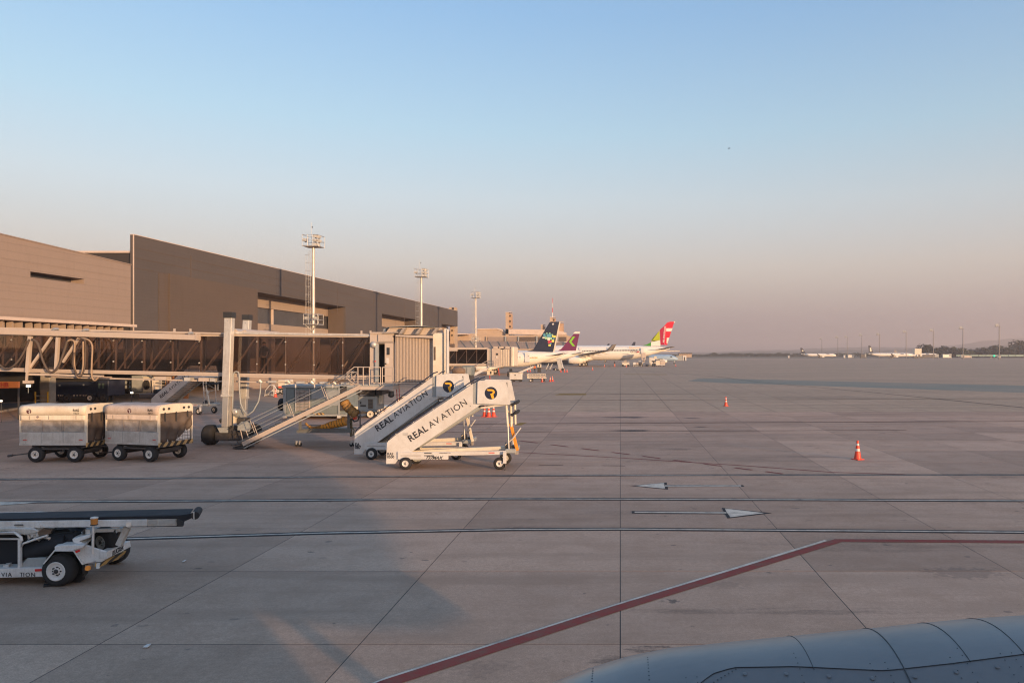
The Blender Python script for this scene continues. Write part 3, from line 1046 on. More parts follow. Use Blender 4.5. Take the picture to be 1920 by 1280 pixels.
# ------------------------------------------------------------------ undercroft by the tan wing
uc = empty('kerb', (XT, 50, 0), 'low pale kerb along the service road under the terminal', 'kerb')
KERB = mat('kerb_concrete', (0.30, 0.25, 0.21), 0.85, dirt=0.5, scale=1)
kp = [G(-60, 778), G(0, 772.5), G(60, 762), G(105, 755)]
for i in range(3):
    a, b = kp[i], kp[i + 1]
    n_ = 6
    for j in range(n_):
        p = a.lerp(b, j / n_); q = a.lerp(b, (j + 0.97) / n_)
        MB().beam(p + Vector((0, 0, 0.07)), q + Vector((0, 0, 0.07)), 0.3, 0.14).build('kerb_stone', KERB, uc)
m = MB(); m.poly([(p.x, p.y + 0.1, 0.1) for p in kp] + [(-62, 62, 0.1), (-72, 50, 0.1)])
m.build('raised_pavement', mat('pavement', (0.10, 0.09, 0.085), 0.9, dirt=0.4, scale=1))['kind'] = 'structure'
CONCP = mat('column_concrete', (0.34, 0.31, 0.26), 0.8, dirt=0.45, dcol=(0.15, 0.13, 0.11), scale=0.8, streak=0.4)
cc = G(84, 758)
cm_ = empty('concrete_column', cc, 'square concrete column holding the terminal deck, behind the left baggage cart', 'column')
m = MB(); m.box(cc.x - 0.42, cc.x + 0.42, cc.y, cc.y + 0.8, 0, 5.0); m.build('shaft', CONCP, cm_, bevel=0.03)
for s in (-0.6, 0.5):
    m = MB(); m.box(cc.x + s, cc.x + s + 0.08, cc.y - 0.4, cc.y - 0.32, 0, 1.15); m.build('guard_post', YELLOW, cm_)
m = MB(); m.box(cc.x - 0.52, cc.x + 0.5, cc.y - 0.38, cc.y - 0.34, 0.75, 0.85); m.box(cc.x - 0.52, cc.x + 0.5, cc.y - 0.38, cc.y - 0.34, 0.35, 0.45); m.build('guard_rail', GREYP, cm_)

# ------------------------------------------------------------------ jet bridge in front
YN, YF = 36.5, 39.7
jb = empty('jet_bridge', G(410, 834), 'long beige jet bridge with tinted glass walls and a ribbed cab at its right end', 'jet bridge')


def lin(px, p0, y0, p1, y1):
    return y0 + (y1 - y0) * (px - p0) / (p1 - p0)


def Q(px, py, Y=YN):
    return W(px, py, Y)


def rail(name, x0, ya0, yb0, x1, ya1, yb1, Y, d, m_, parent=jb, bevel=0.0):
    """bar along the bridge: pixel band (ya..yb) at its two ends, d deep from Y"""
    a, b, c, e = Q(x0, ya0, Y), Q(x1, ya1, Y), Q(x1, yb1, Y), Q(x0, yb0, Y)
    mm = MB(); mm.prism([a, b, c, e], (0, d, 0))
    return mm.build(name, m_, parent, bevel=bevel)


gt = lambda px: lin(px, 0, 626, 693, 632.5)      # glass top
gb = lambda px: lin(px, 0, 691, 693, 704.5)      # glass bottom
BRW = MATS['bridge_beige_paint']
INTER = mat('bridge_interior_frame', (0.5, 0.42, 0.37), 0.6, dirt=0.3, scale=2)
# three telescoping tunnel sections
for si, (x0, x1, inset) in enumerate(((-330, 60, 0.16), (52, 436, 0.06), (428, 693, -0.04))):
    s_ = empty('tunnel_section', (0, 0, 0)); s_.parent = jb; s_.location = -ORG[jb.name]
    yn, yf = YN + inset, YF - inset
    sh = (2.0, 0.8, 0.0)[si]
    T = lambda px: gt(px) + sh
    B = lambda px: gb(px) - sh
    rail('roof', x0, T(x0) - 8.5, T(x0) - 4.5, x1, T(x1) - 6.5, T(x1) - 3, yn - 0.02, yf - yn + 0.04, BRIDGE, s_)
    rail('top_rail', x0, T(x0) - 4.2, T(x0), x1, T(x1) - 2.8, T(x1), yn, 0.16, BRIDGE, s_)
    rail('top_rail', x0, T(x0) - 4.2, T(x0), x1, T(x1) - 2.8, T(x1), yf - 0.16, 0.16, BRIDGE, s_)
    rail('bottom_rail', x0, B(x0), B(x0) + 3.6, x1, B(x1), B(x1) + 4, yn - 0.03, 0.16, BRIDGE, s_)
    rail('lower_channel', x0, B(x0) + 3.9, B(x0) + 6.6, x1, B(x1) + 4.3, B(x1) + 7, yn - 0.01, 0.22, BRIDGE, s_)
    rail('bottom_rail', x0, B(x0), B(x0) + 6, x1, B(x1), B(x1) + 6, yf - 0.16, 0.16, BRIDGE, s_)
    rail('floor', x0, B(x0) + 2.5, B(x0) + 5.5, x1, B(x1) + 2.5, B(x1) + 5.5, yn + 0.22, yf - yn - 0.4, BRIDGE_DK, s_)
    bay = 53.6
    x = x0 + (0 if si else 30)
    k = 0
    while x < x1 - 8:
        xe = min(x + bay, x1)
        for (yy, nm) in ((yn + 0.06, 'near'), (yf - 0.09, 'far')):
            a, b = Q(x + 0.6, T(x) + 0.1, yy), Q(xe - 0.3, T(xe) + 0.1, yy)
            c, e = Q(xe - 0.3, B(xe) - 0.1, yy), Q(x + 0.6, B(x) - 0.1, yy)
            if yy > 38:
                a, b, c, e = [Vector((p.x * YN / 1.0 / YN, yy, p.z)) for p in (Q(x + .6, T(x), YN), Q(xe - .3, T(xe), YN), Q(xe - .3, B(xe), YN), Q(x + .6, B(x), YN))]
            mm = MB(); mm.prism([Vector((p.x, yy, p.z)) for p in (a, b, c, e)], (0, 0.012, 0))
            mm.build('glass_pane', BGLASS, s_)
        # posts and diagonals just behind the glass on both sides
        for yy in (yn + 0.14, yf - 0.16):
            a, b = Q(x, T(x), YN), Q(x - 0.6, B(x), YN)
            mm = MB(); mm.beam(Vector((a.x, yy, a.z)), Vector((b.x, yy, b.z)), 0.07, 0.07); mm.build('post', INTER, s_)
            a, b = Q(xe - 3, T(xe), YN), Q(x + 3, B(x), YN)
            mm = MB(); mm.beam(Vector((a.x, yy + 0.03, a.z)), Vector((b.x, yy + 0.03, b.z)), 0.06, 0.06); mm.build('diagonal_brace', INTER, s_)
        for fy in (0.12, 0.72):
            p = Q(x, T(x) + (B(x) - T(x)) * fy + 1.5, yn + 0.03)
            mm = MB(); mm.lathe([(0.028, -0.03), (0.04, 0.0), (0.03, 0.02)], p, (0, 1, 0), 8); mm.build('glazing_bolt', SILVER, s_)
        x += bay; k += 1
    # ceiling strip inside
    rail('ceiling', x0, T(x0) - 0.5, T(x0), x1, T(x1) - 0.5, T(x1), yn + 0.3, yf - yn - 0.6, INTER, s_)

# section end portals (light frames seen through the glass)
for px in (470, 560, 650):
    a, b = Q(px, gt(px)), Q(px, gb(px))
    m = MB(); m.box(a.x, a.x + 0.5, YN + 2.6, YN + 2.75, b.z + 0.05, a.z - 0.05); m.build('inner_wall_panel', TAN2 if px != 560 else BRIDGE, jb)
# roof edge beam and second beam in front at the left
rail('roof_edge', -300, 606, 610.5, 440, 624.2, 627.0, YN - 0.1, 0.12, BRIDGE)
rail('roof_edge', 428, 621.5, 625.5, 700, 627, 630.5, YN - 0.12, 0.12, SILVER)
rail('cable_beam', -300, 607.5, 618, 367, 627.5, 637.5, 36.05, 0.26, BRIDGE, bevel=0.02)
rail('beam_end_plate', 366, 625.5, 637.8, 368.5, 625.6, 637.8, 36.0, 0.36, BRIDGE)
for px in (103, 160, 357):
    a = Q(px, lin(px, -300, 607, 367, 627.5) - 2.5, 36.15)
    m = MB(); m.tube(a + Vector((0, -0.1, 0)), a + Vector((0, 0.2, 0)), 0.06, 8); m.build('trolley_roller', STEEL, jb)
# under rails
rail('under_rail', 80, 705, 707.5, 440, 714, 716.5, YN + 0.15, 0.25, BRIDGE)
rail('under_rail', 440, 713.5, 716, 668, 719.5, 722, YN + 0.1, 0.2, BRIDGE)
for k, px in enumerate((80, 84, 290, 345, 372, 392)):
    m = MB(); a = Q(px, lin(px, 80, 702, 440, 712), YN - 0.05); m.box(a.x, a.x + (0.3 if k % 2 else 0.55), YN - 0.05, YN + 0.3, a.z - 0.12, a.z + 0.05); m.build('junction_box', SILVER if k % 2 else BRIDGE, jb)
for k, px in enumerate((487, 503, 540, 556, 584, 600, 626, 640)):
    a = Q(px, lin(px, 440, 712.5, 668, 717.5), YN - 0.02)
    m = MB()
    if k % 2: m.box(a.x, a.x + 0.42, YN - 0.08, YN + 0.15, a.z - 0.09, a.z + 0.01)
    else: m.tube(a, a + Vector((0.12, 0, -0.1)), 0.11, 10, 0.06)
    m.build('cable_bracket', SILVER, jb)
for px, ya, yb in ((553, 720, 727), (588.5, 720, 727), (623, 720, 727)):
    a, b = Q(px, ya, YN), Q(px + 1.8, yb, YN)
    m = MB(); m.box(a.x, b.x, YN, YN + 0.05, b.z, a.z); m.build('hanger_tab', WHITE, jb)

# outer frame at the left part of the middle section
m = MB(); m.beam(Q(57, 630, 36.15), Q(51.5, 698, 36.15), 0.13, 0.16); m.build('frame_post', BRIDGE, jb)
m = MB(); m.beam(Q(109, 632, 36.2), Q(105.5, 692, 36.2), 0.15, 0.12); m.build('frame_post', BRIDGE, jb)
m = MB(); m.beam(Q(97, 632, 36.25), Q(55, 691, 36.25), 0.09, 0.1); m.build('frame_diagonal', BRIDGE, jb)
m = MB(); m.beam(Q(148, 634, 36.25), Q(118, 679, 36.25), 0.09, 0.1); m.build('frame_diagonal', BRIDGE, jb)
m = MB(); m.beam(Q(51, 697, 36.12), Q(49.5, 718, 36.12), 0.08, 0.08); m.build('drop_post', BRIDGE, jb)
m = MB(); a = Q(45.5, 714, 36.1); m.box(a.x, a.x + 0.36, 36.0, 36.25, a.z - 0.12, a.z + 0.02); m.build('drop_bracket', BRIDGE, jb)
rail('frame_base', 50, 699.2, 703.2, 190, 703.5, 706.8, 36.2, 0.2, BRIDGE)
LAMPW = emit('lamp_lit', (1.0, 0.86, 0.62), 2.2)
wl = empty('work_lamp', Q(53, 724, 36.1), 'small white lamp under the left end of the jet bridge', 'lamp')
m = MB(); a = Q(50.5, 722, 36.05); m.box(a.x, a.x + 0.12, 36.0, 36.12, a.z - 0.08, a.z + 0.01); m.build('lens', LAMPW, wl)
m = MB(); m.box(a.x - 0.02, a.x + 0.14, 36.0, 36.14, a.z + 0.012, a.z + 0.05); m.tube(a + Vector((0.0, 0.08, -0.08)), a + Vector((0.0, 0.08, -0.38)), 0.012, 5); m.build('housing', GREYP, wl)

# hanging cable loops
CABLE = mat('flat_cable', (0.10, 0.075, 0.06), 0.7, dirt=0.3, scale=4)
CABT = mat('tan_cable', (0.36, 0.26, 0.18), 0.7, dirt=0.3, scale=4)


def loopcable(pts, r, m_, Y=35.95, sub=5):
    P = [Q(x, y, Y) for x, y in pts]
    out = []
    n = len(P)
    for i in range(n - 1):
        p0 = P[max(i - 1, 0)]; p1 = P[i]; p2 = P[i + 1]; p3 = P[min(i + 2, n - 1)]
        for k in range(sub):
            t = k / sub
            out.append(0.5 * ((2 * p1) + (p2 - p0) * t + (2 * p0 - 5 * p1 + 4 * p2 - p3) * t * t + (3 * p1 - p0 - 3 * p2 + p3) * t ** 3))
    out.append(P[-1])
    mm = MB(); mm.path(out, r, 6)
    return mm.build('hanging_cable', m_, jb)


loopcable([(-6, 678), (2, 686), (12, 691), (24, 687), (37, 673), (47, 655), (55, 636)], 0.045, CABLE)
loopcable([(60, 636), (68, 640), (74, 652), (79, 672), (87, 690), (95, 698), (104, 694), (111, 684), (117, 668), (126, 640)], 0.055, CABLE, 35.98)
loopcable([(126, 640), (133, 637), (140, 642), (139, 665), (140, 690), (146, 707), (152, 704), (156, 685), (156, 655), (156, 640)], 0.045, CABT, 35.96)
loopcable([(146, 636), (155, 634), (167, 638), (173, 650), (172, 680), (172, 704), (177, 713), (184, 708)], 0.04, CABT, 35.93)
loopcable([(150, 634), (160, 640), (160, 672), (158, 692), (151, 706), (143, 700), (137, 682), (139, 660)], 0.035, CABLE, 35.9)
m = MB(); m.path([Q(184, 708, 36), Q(195, 707, 36), Q(210, 707, 36.1)], 0.04, 6); m.build('hanging_cable', CABT, jb)

# ------------------------------------------------------------------ lift columns, drive bogie
def column(xt, yt, xb, yb, Y, w, m_, ym, cap):
    a, b = Q(xt, yt, Y), Q(xb, yb, Y)
    mid = a.lerp(b, (ym - yt) / (yb - yt))
    c_ = empty('lift_column', (0, 0, 0)); c_.parent = jb; c_.location = -ORG[jb.name]
    MB().beam(a, mid, w, w * 0.9, (1, 0, 0)).build('outer_tube', m_, c_, bevel=0.015)
    MB().beam(mid - Vector((0, 0, 0.003)), b, w * 0.80, w * 0.72, (1, 0, 0)).build('inner_tube', STEEL, c_, bevel=0.01)
    MB().beam(a + Vector((0, 0, cap)), a + Vector((0, 0, 0.004)), w * 1.18, w * 1.1, (1, 0, 0)).build('cap', BLACK, c_)
    MB().beam(mid + Vector((0, 0, 0.05)), mid - Vector((0, 0, 0.06)), w * 1.1, w, (1, 0, 0)).build('collar', SILVER, c_)
    for f in (0.04, 0.88):
        p = a.lerp(mid, f)
        MB().lathe([(0.035, 0), (0.03, 0.02)], p - Vector((0, w * 0.45 + 0.0, 0)), (0, -1, 0), 8).build('bolt', STEEL, c_)
    return c_


column(430.5, 596, 423, 800, 36.15, 0.36, SILVER, 741, 0.28)
column(463.5, 600, 456, 800, 40.1, 0.34, SILVER, 745, 0.28)
m = MB(); m.prism([Q(434, 625, 36.4), Q(440, 616, 36.4), Q(447, 621, 36.4), Q(452, 621, 36.4), Q(460, 618, 36.4), Q(466, 626, 36.4)], (0, 3.6, 0)); m.build('column_crosshead', BRIDGE, jb)
bg_ = empty('drive_bogie', (0, 0, 0)); bg_.parent = jb; bg_.location = -ORG[jb.name]
m = MB(); a, b = Q(404, 809, 37.1), Q(468, 826, 37.1); m.box(a.x, b.x, 37.0, 37.6, b.z, a.z); m.build('axle_beam', DKMETAL, bg_, bevel=0.04)
m = MB(); m.prism([Q(405, 797, 36.9), Q(420, 797, 36.9), Q(430, 800, 36.9), Q(430, 811, 36.9), Q(412, 811, 36.9)], (0, 0.5, 0)); m.build('mounting_plate', GREYP, bg_)
m = MB(); m.prism([Q(445, 806, 36.4), Q(446, 796, 36.4), Q(452, 790.5, 36.4), Q(462, 789, 36.4), Q(468, 793, 36.4), Q(470, 800, 36.4), Q(467, 809, 36.4)], (0, 0.06, 0)); m.build('gusset_plate', GREYP, bg_)
m = MB(); a, b = Q(432, 797, 37.1), Q(445, 812, 37.1); m.box(a.x, b.x, 36.9, 37.7, b.z, a.z); m.build('pivot_block', DKMETAL, bg_)
for (px, py, Y) in ((395.3, 815, 37.2), (475, 810.5, 37.6)):
    c = Q(px, py, Y)
    t = MB(); w = 0.52; r = 0.50
    c.z = r
    t.lathe([(r * 0.5, -w / 2), (r * 0.86, -w / 2), (r * 0.97, -w * 0.36), (r, -w * 0.2), (r, w * 0.2), (r * 0.97, w * 0.36), (r * 0.86, w / 2), (r * 0.5, w / 2)], c, (1, 0, 0), 26)
    o = t.build('bogie_wheel', RUBBER, bg_)
    MB().lathe([(r * 0.5, -w * 0.3), (r * 0.46, -w * 0.36), (r * 0.2, -w * 0.3)], c, (1, 0, 0), 16).build('rim', GREYP, bg_)
m = MB(); m.beam(Q(378, 826, 36.9), Q(388, 822.5, 36.9), 0.1, 0.1); m.build('tow_eye', DKMETAL, bg_)
# motor
m = MB(); m.tube(Q(436, 774, 36.6), Q(453, 774, 36.6), 0.21, 14); m.build('drive_motor', GREYP, bg_)
m = MB(); m.lathe([(0.16, 0), (0.18, 0.05), (0.07, 0.08)], Q(440, 772, 36.35), (0, -1, 0), 14); m.build('motor_fan_cover', STEEL, bg_)
m = MB(); a, b = Q(434, 779, 36.6), Q(442, 793, 36.6); m.box(a.x, b.x, 36.45, 36.8, b.z, a.z); m.build('control_box', CREAM, bg_, bevel=0.015)
m = MB(); a, b = Q(446, 783, 36.7), Q(460, 796, 36.7); m.box(a.x, b.x, 36.6, 37.2, b.z, a.z); m.build('gear_case', DKMETAL, bg_, bevel=0.02)
m = MB(); m.tube(Q(413, 789, 36.2), Q(424, 786, 36.2), 0.10, 10); m.build('limit_switch', BLACK, bg_)
m = MB(); m.path([Q(436, 800, 36.3), Q(436.5, 745, 36.3), Q(437, 703, 36.3), Q(439.5, 697.8, 36.3), Q(443, 696.3, 36.3), Q(447, 698, 36.3), Q(448.5, 703, 36.3), Q(449, 730, 36.3), Q(451, 756, 36.3), Q(457, 770, 36.3), Q(465, 778, 36.3), Q(475, 770, 36.3), Q(485, 752, 36.3), Q(488, 735, 36.3), Q(489, 716, 36.3)], 0.035, 7); m.build('cable_hose', GREYP, jb)
m = MB(); m.beam(Q(434, 705, 36.35), Q(433.5, 797, 36.35), 0.12, 0.1); m.build('conduit', BRIDGE_DK, jb)

# ------------------------------------------------------------------ cab
cab = empty('cab', (0, 0, 0)); cab.parent = jb; cab.location = -ORG[jb.name]


def crect(name, x0, x1, y0, y1, Y, d, m_, bevel=0.0, parent=cab):
    a, b = Q(x0, y0, Y), Q(x1, y1, Y)
    mm = MB(); mm.box(a.x, b.x, Y, Y + d, b.z, a.z)
    return mm.build(name, m_, parent, bevel=bevel)


crect('wall_panel', 693.5, 708.5, 625, 717, 36.3, 0.12, BRIDGE)
crect('wall_panel', 708.6, 738, 625, 641, 36.3, 0.12, BRIDGE)
crect('wall_panel', 737.2, 741.5, 641.2, 717, 36.3, 0.12, BRIDGE)
crect('fascia_box', 708.5, 736, 627, 640, 36.22, 0.078, BRIDGE, 0.01)
crect('roof', 693, 741.6, 622.4, 624.8, 36.2, 4.2, BRIDGE)
crect('floor', 693.5, 806, 717.3, 720.5, 36.15, 3.5, BRIDGE)
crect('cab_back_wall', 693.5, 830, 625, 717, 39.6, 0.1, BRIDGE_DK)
crect('door_leaf', 703.5, 709.5, 645, 716, 36.15, 0.1, GREYP)
crect('open_doorway', 709.8, 721, 645.5, 716, 36.75, 0.05, SHADEIN)
d_ = crect('door', 721.2, 737, 641.5, 716.5, 36.22, 0.07, BRIDGE, 0.008)
crect('window', 725, 730.5, 651.5, 665, 36.2, 0.018, DARKGLASS)
crect('notice', 724, 729, 671, 682, 36.2, 0.018, WHITE)
crect('handle', 719.5, 724, 680.5, 683, 36.12, 0.05, BLACK)
crect('lintel', 706, 738, 640.8, 643, 36.2, 0.095, BRIDGE_DK)
m = MB(); m.lathe([(0.16, 0), (0.17, 0.05), (0.12, 0.16), (0.03, 0.19)], Q(702, 646, 36.3), (0, -1, 0), 14); m.build('bulkhead_lamp', SILVER, cab)
crect('call_button', 702, 705, 676, 678.2, 36.14, 0.05, RED_PIPE)
# ribbed sliding shutter
a, b = Q(741.5, 630.5, 36.2), Q(808, 717, 36.2)
m = MB()
N = 25
for k in range(N):
    x0 = a.x + (b.x - a.x) * k / N; x1 = a.x + (b.x - a.x) * (k + 1) / N; w_ = x1 - x0
    yy = 36.2 + 0.25 * (k / N) ** 2
    prof = [(x0, yy), (x0 + w_ * 0.3, yy - 0.06), (x0 + w_ * 0.6, yy - 0.06), (x0 + w_ * 0.9, yy)]
    m = MB()
    vs = [(x, y, b.z + 0.03) for x, y in prof] + [(x1 - 0.001, yy, b.z + 0.03)]
    vt = [(x, y, a.z) for x, y in prof] + [(x1 - 0.001, yy, a.z)]
    nn = len(vs)
    m.add(vs + vt, [(i, i + 1, nn + i + 1, nn + i) for i in range(nn - 1)])
    m.build('shutter_slat', BRIDGE, cab)
rail('shutter_track', 741.5, 627.5, 630.8, 812, 629.5, 633.8, 36.02, 0.3, BRIDGE, cab)
rail('shutter_track', 741.5, 717.3, 719.6, 812, 716.5, 719, 36.02, 0.3, BRIDGE, cab)
crect('shutter_end_post', 806.5, 811, 632.5, 716, 36.4, 0.3, BRIDGE)
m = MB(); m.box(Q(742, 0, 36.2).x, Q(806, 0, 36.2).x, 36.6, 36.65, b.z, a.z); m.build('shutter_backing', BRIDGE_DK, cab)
# cab front
fr = crect('front_wall', 811.2, 832, 624, 715, 36.1, 0.25, CREAM, 0.02)
crect('slot_window', 813.5, 816.5, 650, 675, 36.07, 0.028, TARP)
crect('canopy_bellows', 832.2, 836.5, 616, 714, 35.95, 0.35, CREAM, 0.02)
crect('canopy_bellows', 836.7, 840.5, 617, 700, 35.9, 0.2, WHITE, 0.02)
# raised roof over the shutter with gusset plates
m = MB(); m.prism([Q(722, 625, 36.5), Q(731, 613.5, 36.5), Q(828, 614.5, 36.5), Q(832, 624, 36.5), Q(812, 628.5, 36.5), Q(745, 626.5, 36.5)], (-0.8, 3.0, 0)); m.build('raised_roof', BRIDGE, cab)
m = MB(); m.prism([Q(724, 613.2, 36.2), Q(775, 609.5, 36.2), Q(820, 613, 36.2), Q(775, 611.5, 36.2)], (-0.9, 3.4, 0)); m.build('roof_cap', GREYP, cab)
for px in (756, 787, 817):
    m = MB(); m.prism([Q(px, 614, 36.1), Q(px + 4, 614, 36.1), Q(px - 3, 626, 36.1), Q(px - 9, 626, 36.1)], (0, 0.38, 0)); m.build('roof_gusset', BRIDGE_DK, cab)
m = MB(); m.prism([Q(717, 623.8, 36.1), Q(745, 621.6, 36.1), Q(748, 624, 36.1), Q(722, 624.8, 36.1)], (0, 0.3, 0)); m.build('roof_flashing', BRIDGE_DK, cab)
crect('roof_cable_duct', 719, 724, 616, 622, 36.8, 0.2, GREYP)
for px in (676, 693, 325, 355):
    a = Q(px, lin(px, 325, 622, 693, 626), 36.5)
    m = MB(); m.box(a.x, a.x + 0.06, 36.5, 36.6, a.z, a.z + 0.16); m.build('roof_stub', BRIDGE, jb)

# service platform with railing
sp_ = empty('service_platform', (0, 0, 0)); sp_.parent = jb; sp_.location = -ORG[jb.name]
YP = 35.3
m = MB(); a, b = Q(668, 724, YP), Q(737, 730.5, YP); m.box(a.x, b.x, YP, 36.28, b.z, a.z); m.build('deck', BRIDGE, sp_)
m = MB(); a, b = Q(669, 720.5, YP), Q(737, 723.8, YP); m.box(a.x, b.x, YP + 0.05, 36.25, b.z, a.z); m.build('deck_plate', GREYP, sp_)


def T_(name, p, q, r, m_=BRIDGE, parent=sp_, n=6):
    return MB().tube(p, q, r, n).build(name, m_, parent)


for px, yt, yb in ((671, 688, 722), (681, 687.5, 722), (692.5, 687.5, 722), (713.5, 688, 722), (717, 688.5, 722), (737, 688.5, 722)):
    T_('rail_post', Q(px, yt, YP), Q(px, yb, YP), 0.025)
T_('hand_rail', Q(671, 688, YP), Q(713.5, 688.5, YP), 0.025)
T_('hand_rail', Q(717, 688.5, YP), Q(737, 688.5, YP), 0.025)
T_('mid_rail', Q(671, 704, YP), Q(713.5, 704.5, YP), 0.02)
T_('mid_rail', Q(717, 704.5, YP), Q(737, 704.5, YP), 0.02)
T_('hand_rail', Q(671, 688, YP), Q(664, 688, YP), 0.025)
T_('hand_rail', Q(664, 688, YP), Q(650, 699, YP), 0.025)
m = MB(); m.path([Q(671, 700, YP), Q(664, 697, YP), Q(657, 697, YP), Q(651, 702, YP), Q(650, 708, YP), Q(655, 713, YP), Q(668, 722, YP)], 0.022, 6); m.build('gate_hoop', BRIDGE, sp_)
m = MB(); m.path([Q(671, 704, YP + 0.7), Q(668, 698, YP + 0.7), Q(662, 697, YP + 0.7), Q(658, 700, YP + 0.7), Q(661, 708, YP + 0.7), Q(668, 720, YP + 0.7)], 0.022, 6); m.build('gate_hoop', BRIDGE, sp_)
T_('brace', Q(655, 713, YP), Q(668, 701, YP), 0.018)
# stair down to the ground
st = empty('service_stair', (0, 0, 0)); st.parent = jb; st.location = -ORG[jb.name]
S0, S1 = Q(671, 727, YP + 0.9), Q(449, 833, YP + 0.9)
S1.z = 0.16
N0, N1 = Q(676, 730, YP), Q(455, 838, YP)
N1.z = 0.12
m = MB(); m.beam(S0, S1, 0.05, 0.24); m.build('stringer', BRIDGE, st)
m = MB(); m.beam(N0 + Vector((0, 0, 0.13)), N1 + Vector((0, 0, 0.13)), 0.05, 0.2); m.build('stringer', BRIDGE, st)
m = MB(); m.beam(N0 + Vector((0.05, 0.02, -0.06)), N1 + Vector((0.05, 0.02, -0.06)), 0.04, 0.05); m.build('lower_chord', GREYP, st)
for k in range(19):
    f = (k + 0.5) / 19
    p = S0.lerp(S1, f); q = N0.lerp(N1, f)
    m = MB(); zc = (p.z + q.z) / 2
    m.box(p.x - 0.13, p.x + 0.13, YP + 0.03, YP + 0.87, zc - 0.015, zc + 0.015); m.build('tread', DKMETAL, st)
for (A, B, dy) in ((S0, S1, 0), (N0, N1, 0)):
    h = Vector((-0.30, 0, 0.80))
    T_('hand_rail', A.lerp(B, -0.02) + h, A.lerp(B, 0.97) + h, 0.015, GREYP, st)
    h2 = h * 0.52
    T_('mid_rail', A.lerp(B, 0.0) + h2, A.lerp(B, 0.93) + h2, 0.011, GREYP, st)
    for f in (0.26, 0.55, 0.86):
        T_('baluster', A.lerp(B, f), A.lerp(B, f) + h, 0.016, BRIDGE, st)
T_('lower_strut', Q(451, 806, YP + 0.5), Q(456, 829, YP + 0.5), 0.022, parent=st)
T_('lower_strut', Q(461, 806, YP + 0.5), Q(467, 824, YP + 0.5), 0.022, parent=st)
m = MB(); a = N1; m.box(a.x - 0.5, a.x + 0.1, YP + 0.05, YP + 0.95, 0.04, 0.10); m.build('stair_foot', DKMETAL, st)
for dx in (-0.45, 0.12):
    m = MB(); m.tube((a.x + dx, YP + 0.2, 0.06), (a.x + dx, YP + 0.3, 0.06), 0.06, 10); m.build('castor', RUBBER, st)
# air conditioning unit slung below the platform, with its fittings
ac = empty('air_conditioning_unit', Q(690, 769, 36.0), 'grey air conditioning box slung under the jet bridge cab platform', 'air conditioner')
m = MB(); a, b = Q(671, 742.5, 35.9), Q(706, 768.5, 35.9); m.box(a.x, b.x, 35.9, 37.1, b.z, a.z); m.build('casing', GREYP, ac, bevel=0.02)
m = MB(); a2, b2 = Q(690, 748, 35.87), Q(699, 766, 35.87); m.box(a2.x, b2.x, 35.87, 35.9, b2.z, a2.z); gr = m.build('grille', mat('grille_tan', (0.20, 0.16, 0.12), 0.6, dirt=0.3), ac)
for k in range(7):
    z_ = a2.z - (a2.z - b2.z) * (k + 0.5) / 7
    m = MB(); m.box(a2.x + 0.02, b2.x - 0.02, 35.85, 35.868, z_ - 0.012, z_ + 0.012); m.build('louvre', DKMETAL, gr)
m = MB(); a2, b2 = Q(675.5, 759, 35.87), Q(686, 762, 35.87); m.box(a2.x, b2.x, 35.88, 35.898, b2.z, a2.z); m.build('name_plate', BLACK, ac)
m = MB(); a2, b2 = Q(675, 753, 35.87), Q(677, 757, 35.87); m.box(a2.x, b2.x, 35.87, 35.898, b2.z, a2.z); m.build('latch', BLACK, ac)
for px in (673, 704):
    m = MB(); a2 = Q(px, 742.3, 36.0); m.box(a2.x - 0.03, a2.x + 0.03, 36.0, 36.06, a2.z, a2.z + 0.32); m.build('hanger', DKMETAL, ac)
crect('under_tray', 668, 716, 733, 740, 36.0, 1.2, DKMETAL)
m = MB(); m.tube(Q(734, 733, 36), Q(733.5, 741, 36), 0.11, 12, 0.15); m.lathe([(0.15, 0), (0.13, 0.06), (0.03, 0.10)], Q(733.5, 741, 36), (0, 0, -1), 12); m.build('siren_horn', DKMETAL, jb)
m = MB(); a, b = Q(710, 741, 36.2), Q(715.5, 757, 36.2); m.box(a.x, b.x, 36.2, 36.5, b.z, a.z); m.build('hanging_bracket', CREAM, jb)
rp_ = empty('warning_pole', Q(746, 765, 36.6), 'pair of red and white striped rods hanging below the cab', 'marker pole')
for dx in (0, 4.5):
    for k in range(3):
        a = Q(743.5 + dx + 0.6 * k, 722 + k * 14.5, 36.6); b = Q(744 + dx + 0.6 * k, 736 + k * 14.5, 36.6)
        m = MB(); m.tube(a, b, 0.02, 6); m.build('rod_segment', RED_PIPE, rp_)
rp2_ = empty('warning_pole', Q(712, 787, 37.5), 'red and white marker rods hanging beside the air conditioning box', 'marker pole')
for dx, dy in ((0, 0), (4.5, 1)):
    for k in range(5):
        a = Q(708 + dx + k * 0.9, 764 + k * 4.6 + dy, 37.5); b = Q(708.9 + dx + k * 0.9, 768.5 + k * 4.6 + dy, 37.5)
        m = MB(); m.tube(a, b, 0.022, 6); m.build('rod_segment', RED_PIPE if k % 2 == 0 else WHITE, rp2_)
T_('stay_pole', Q(675, 770, 36.0), Q(675.5, 812, 36.0), 0.03, DKMETAL, jb)
# far leg of the bridge at its left (rotunda support)
m = MB(); m.tube(Vector((Q(-120, 0, 38).x, 38, 0)), Vector((Q(-120, 0, 38).x, 38, 3.1)), 0.5, 16); m.build('rotunda_column', CONCP, jb)

# ------------------------------------------------------------------ second jet bridge, further along
Y2 = 106.0
j2 = empty('jet_bridge', G(880, 723), 'second jet bridge further along, docked against the blue tailed airliner', 'jet bridge')


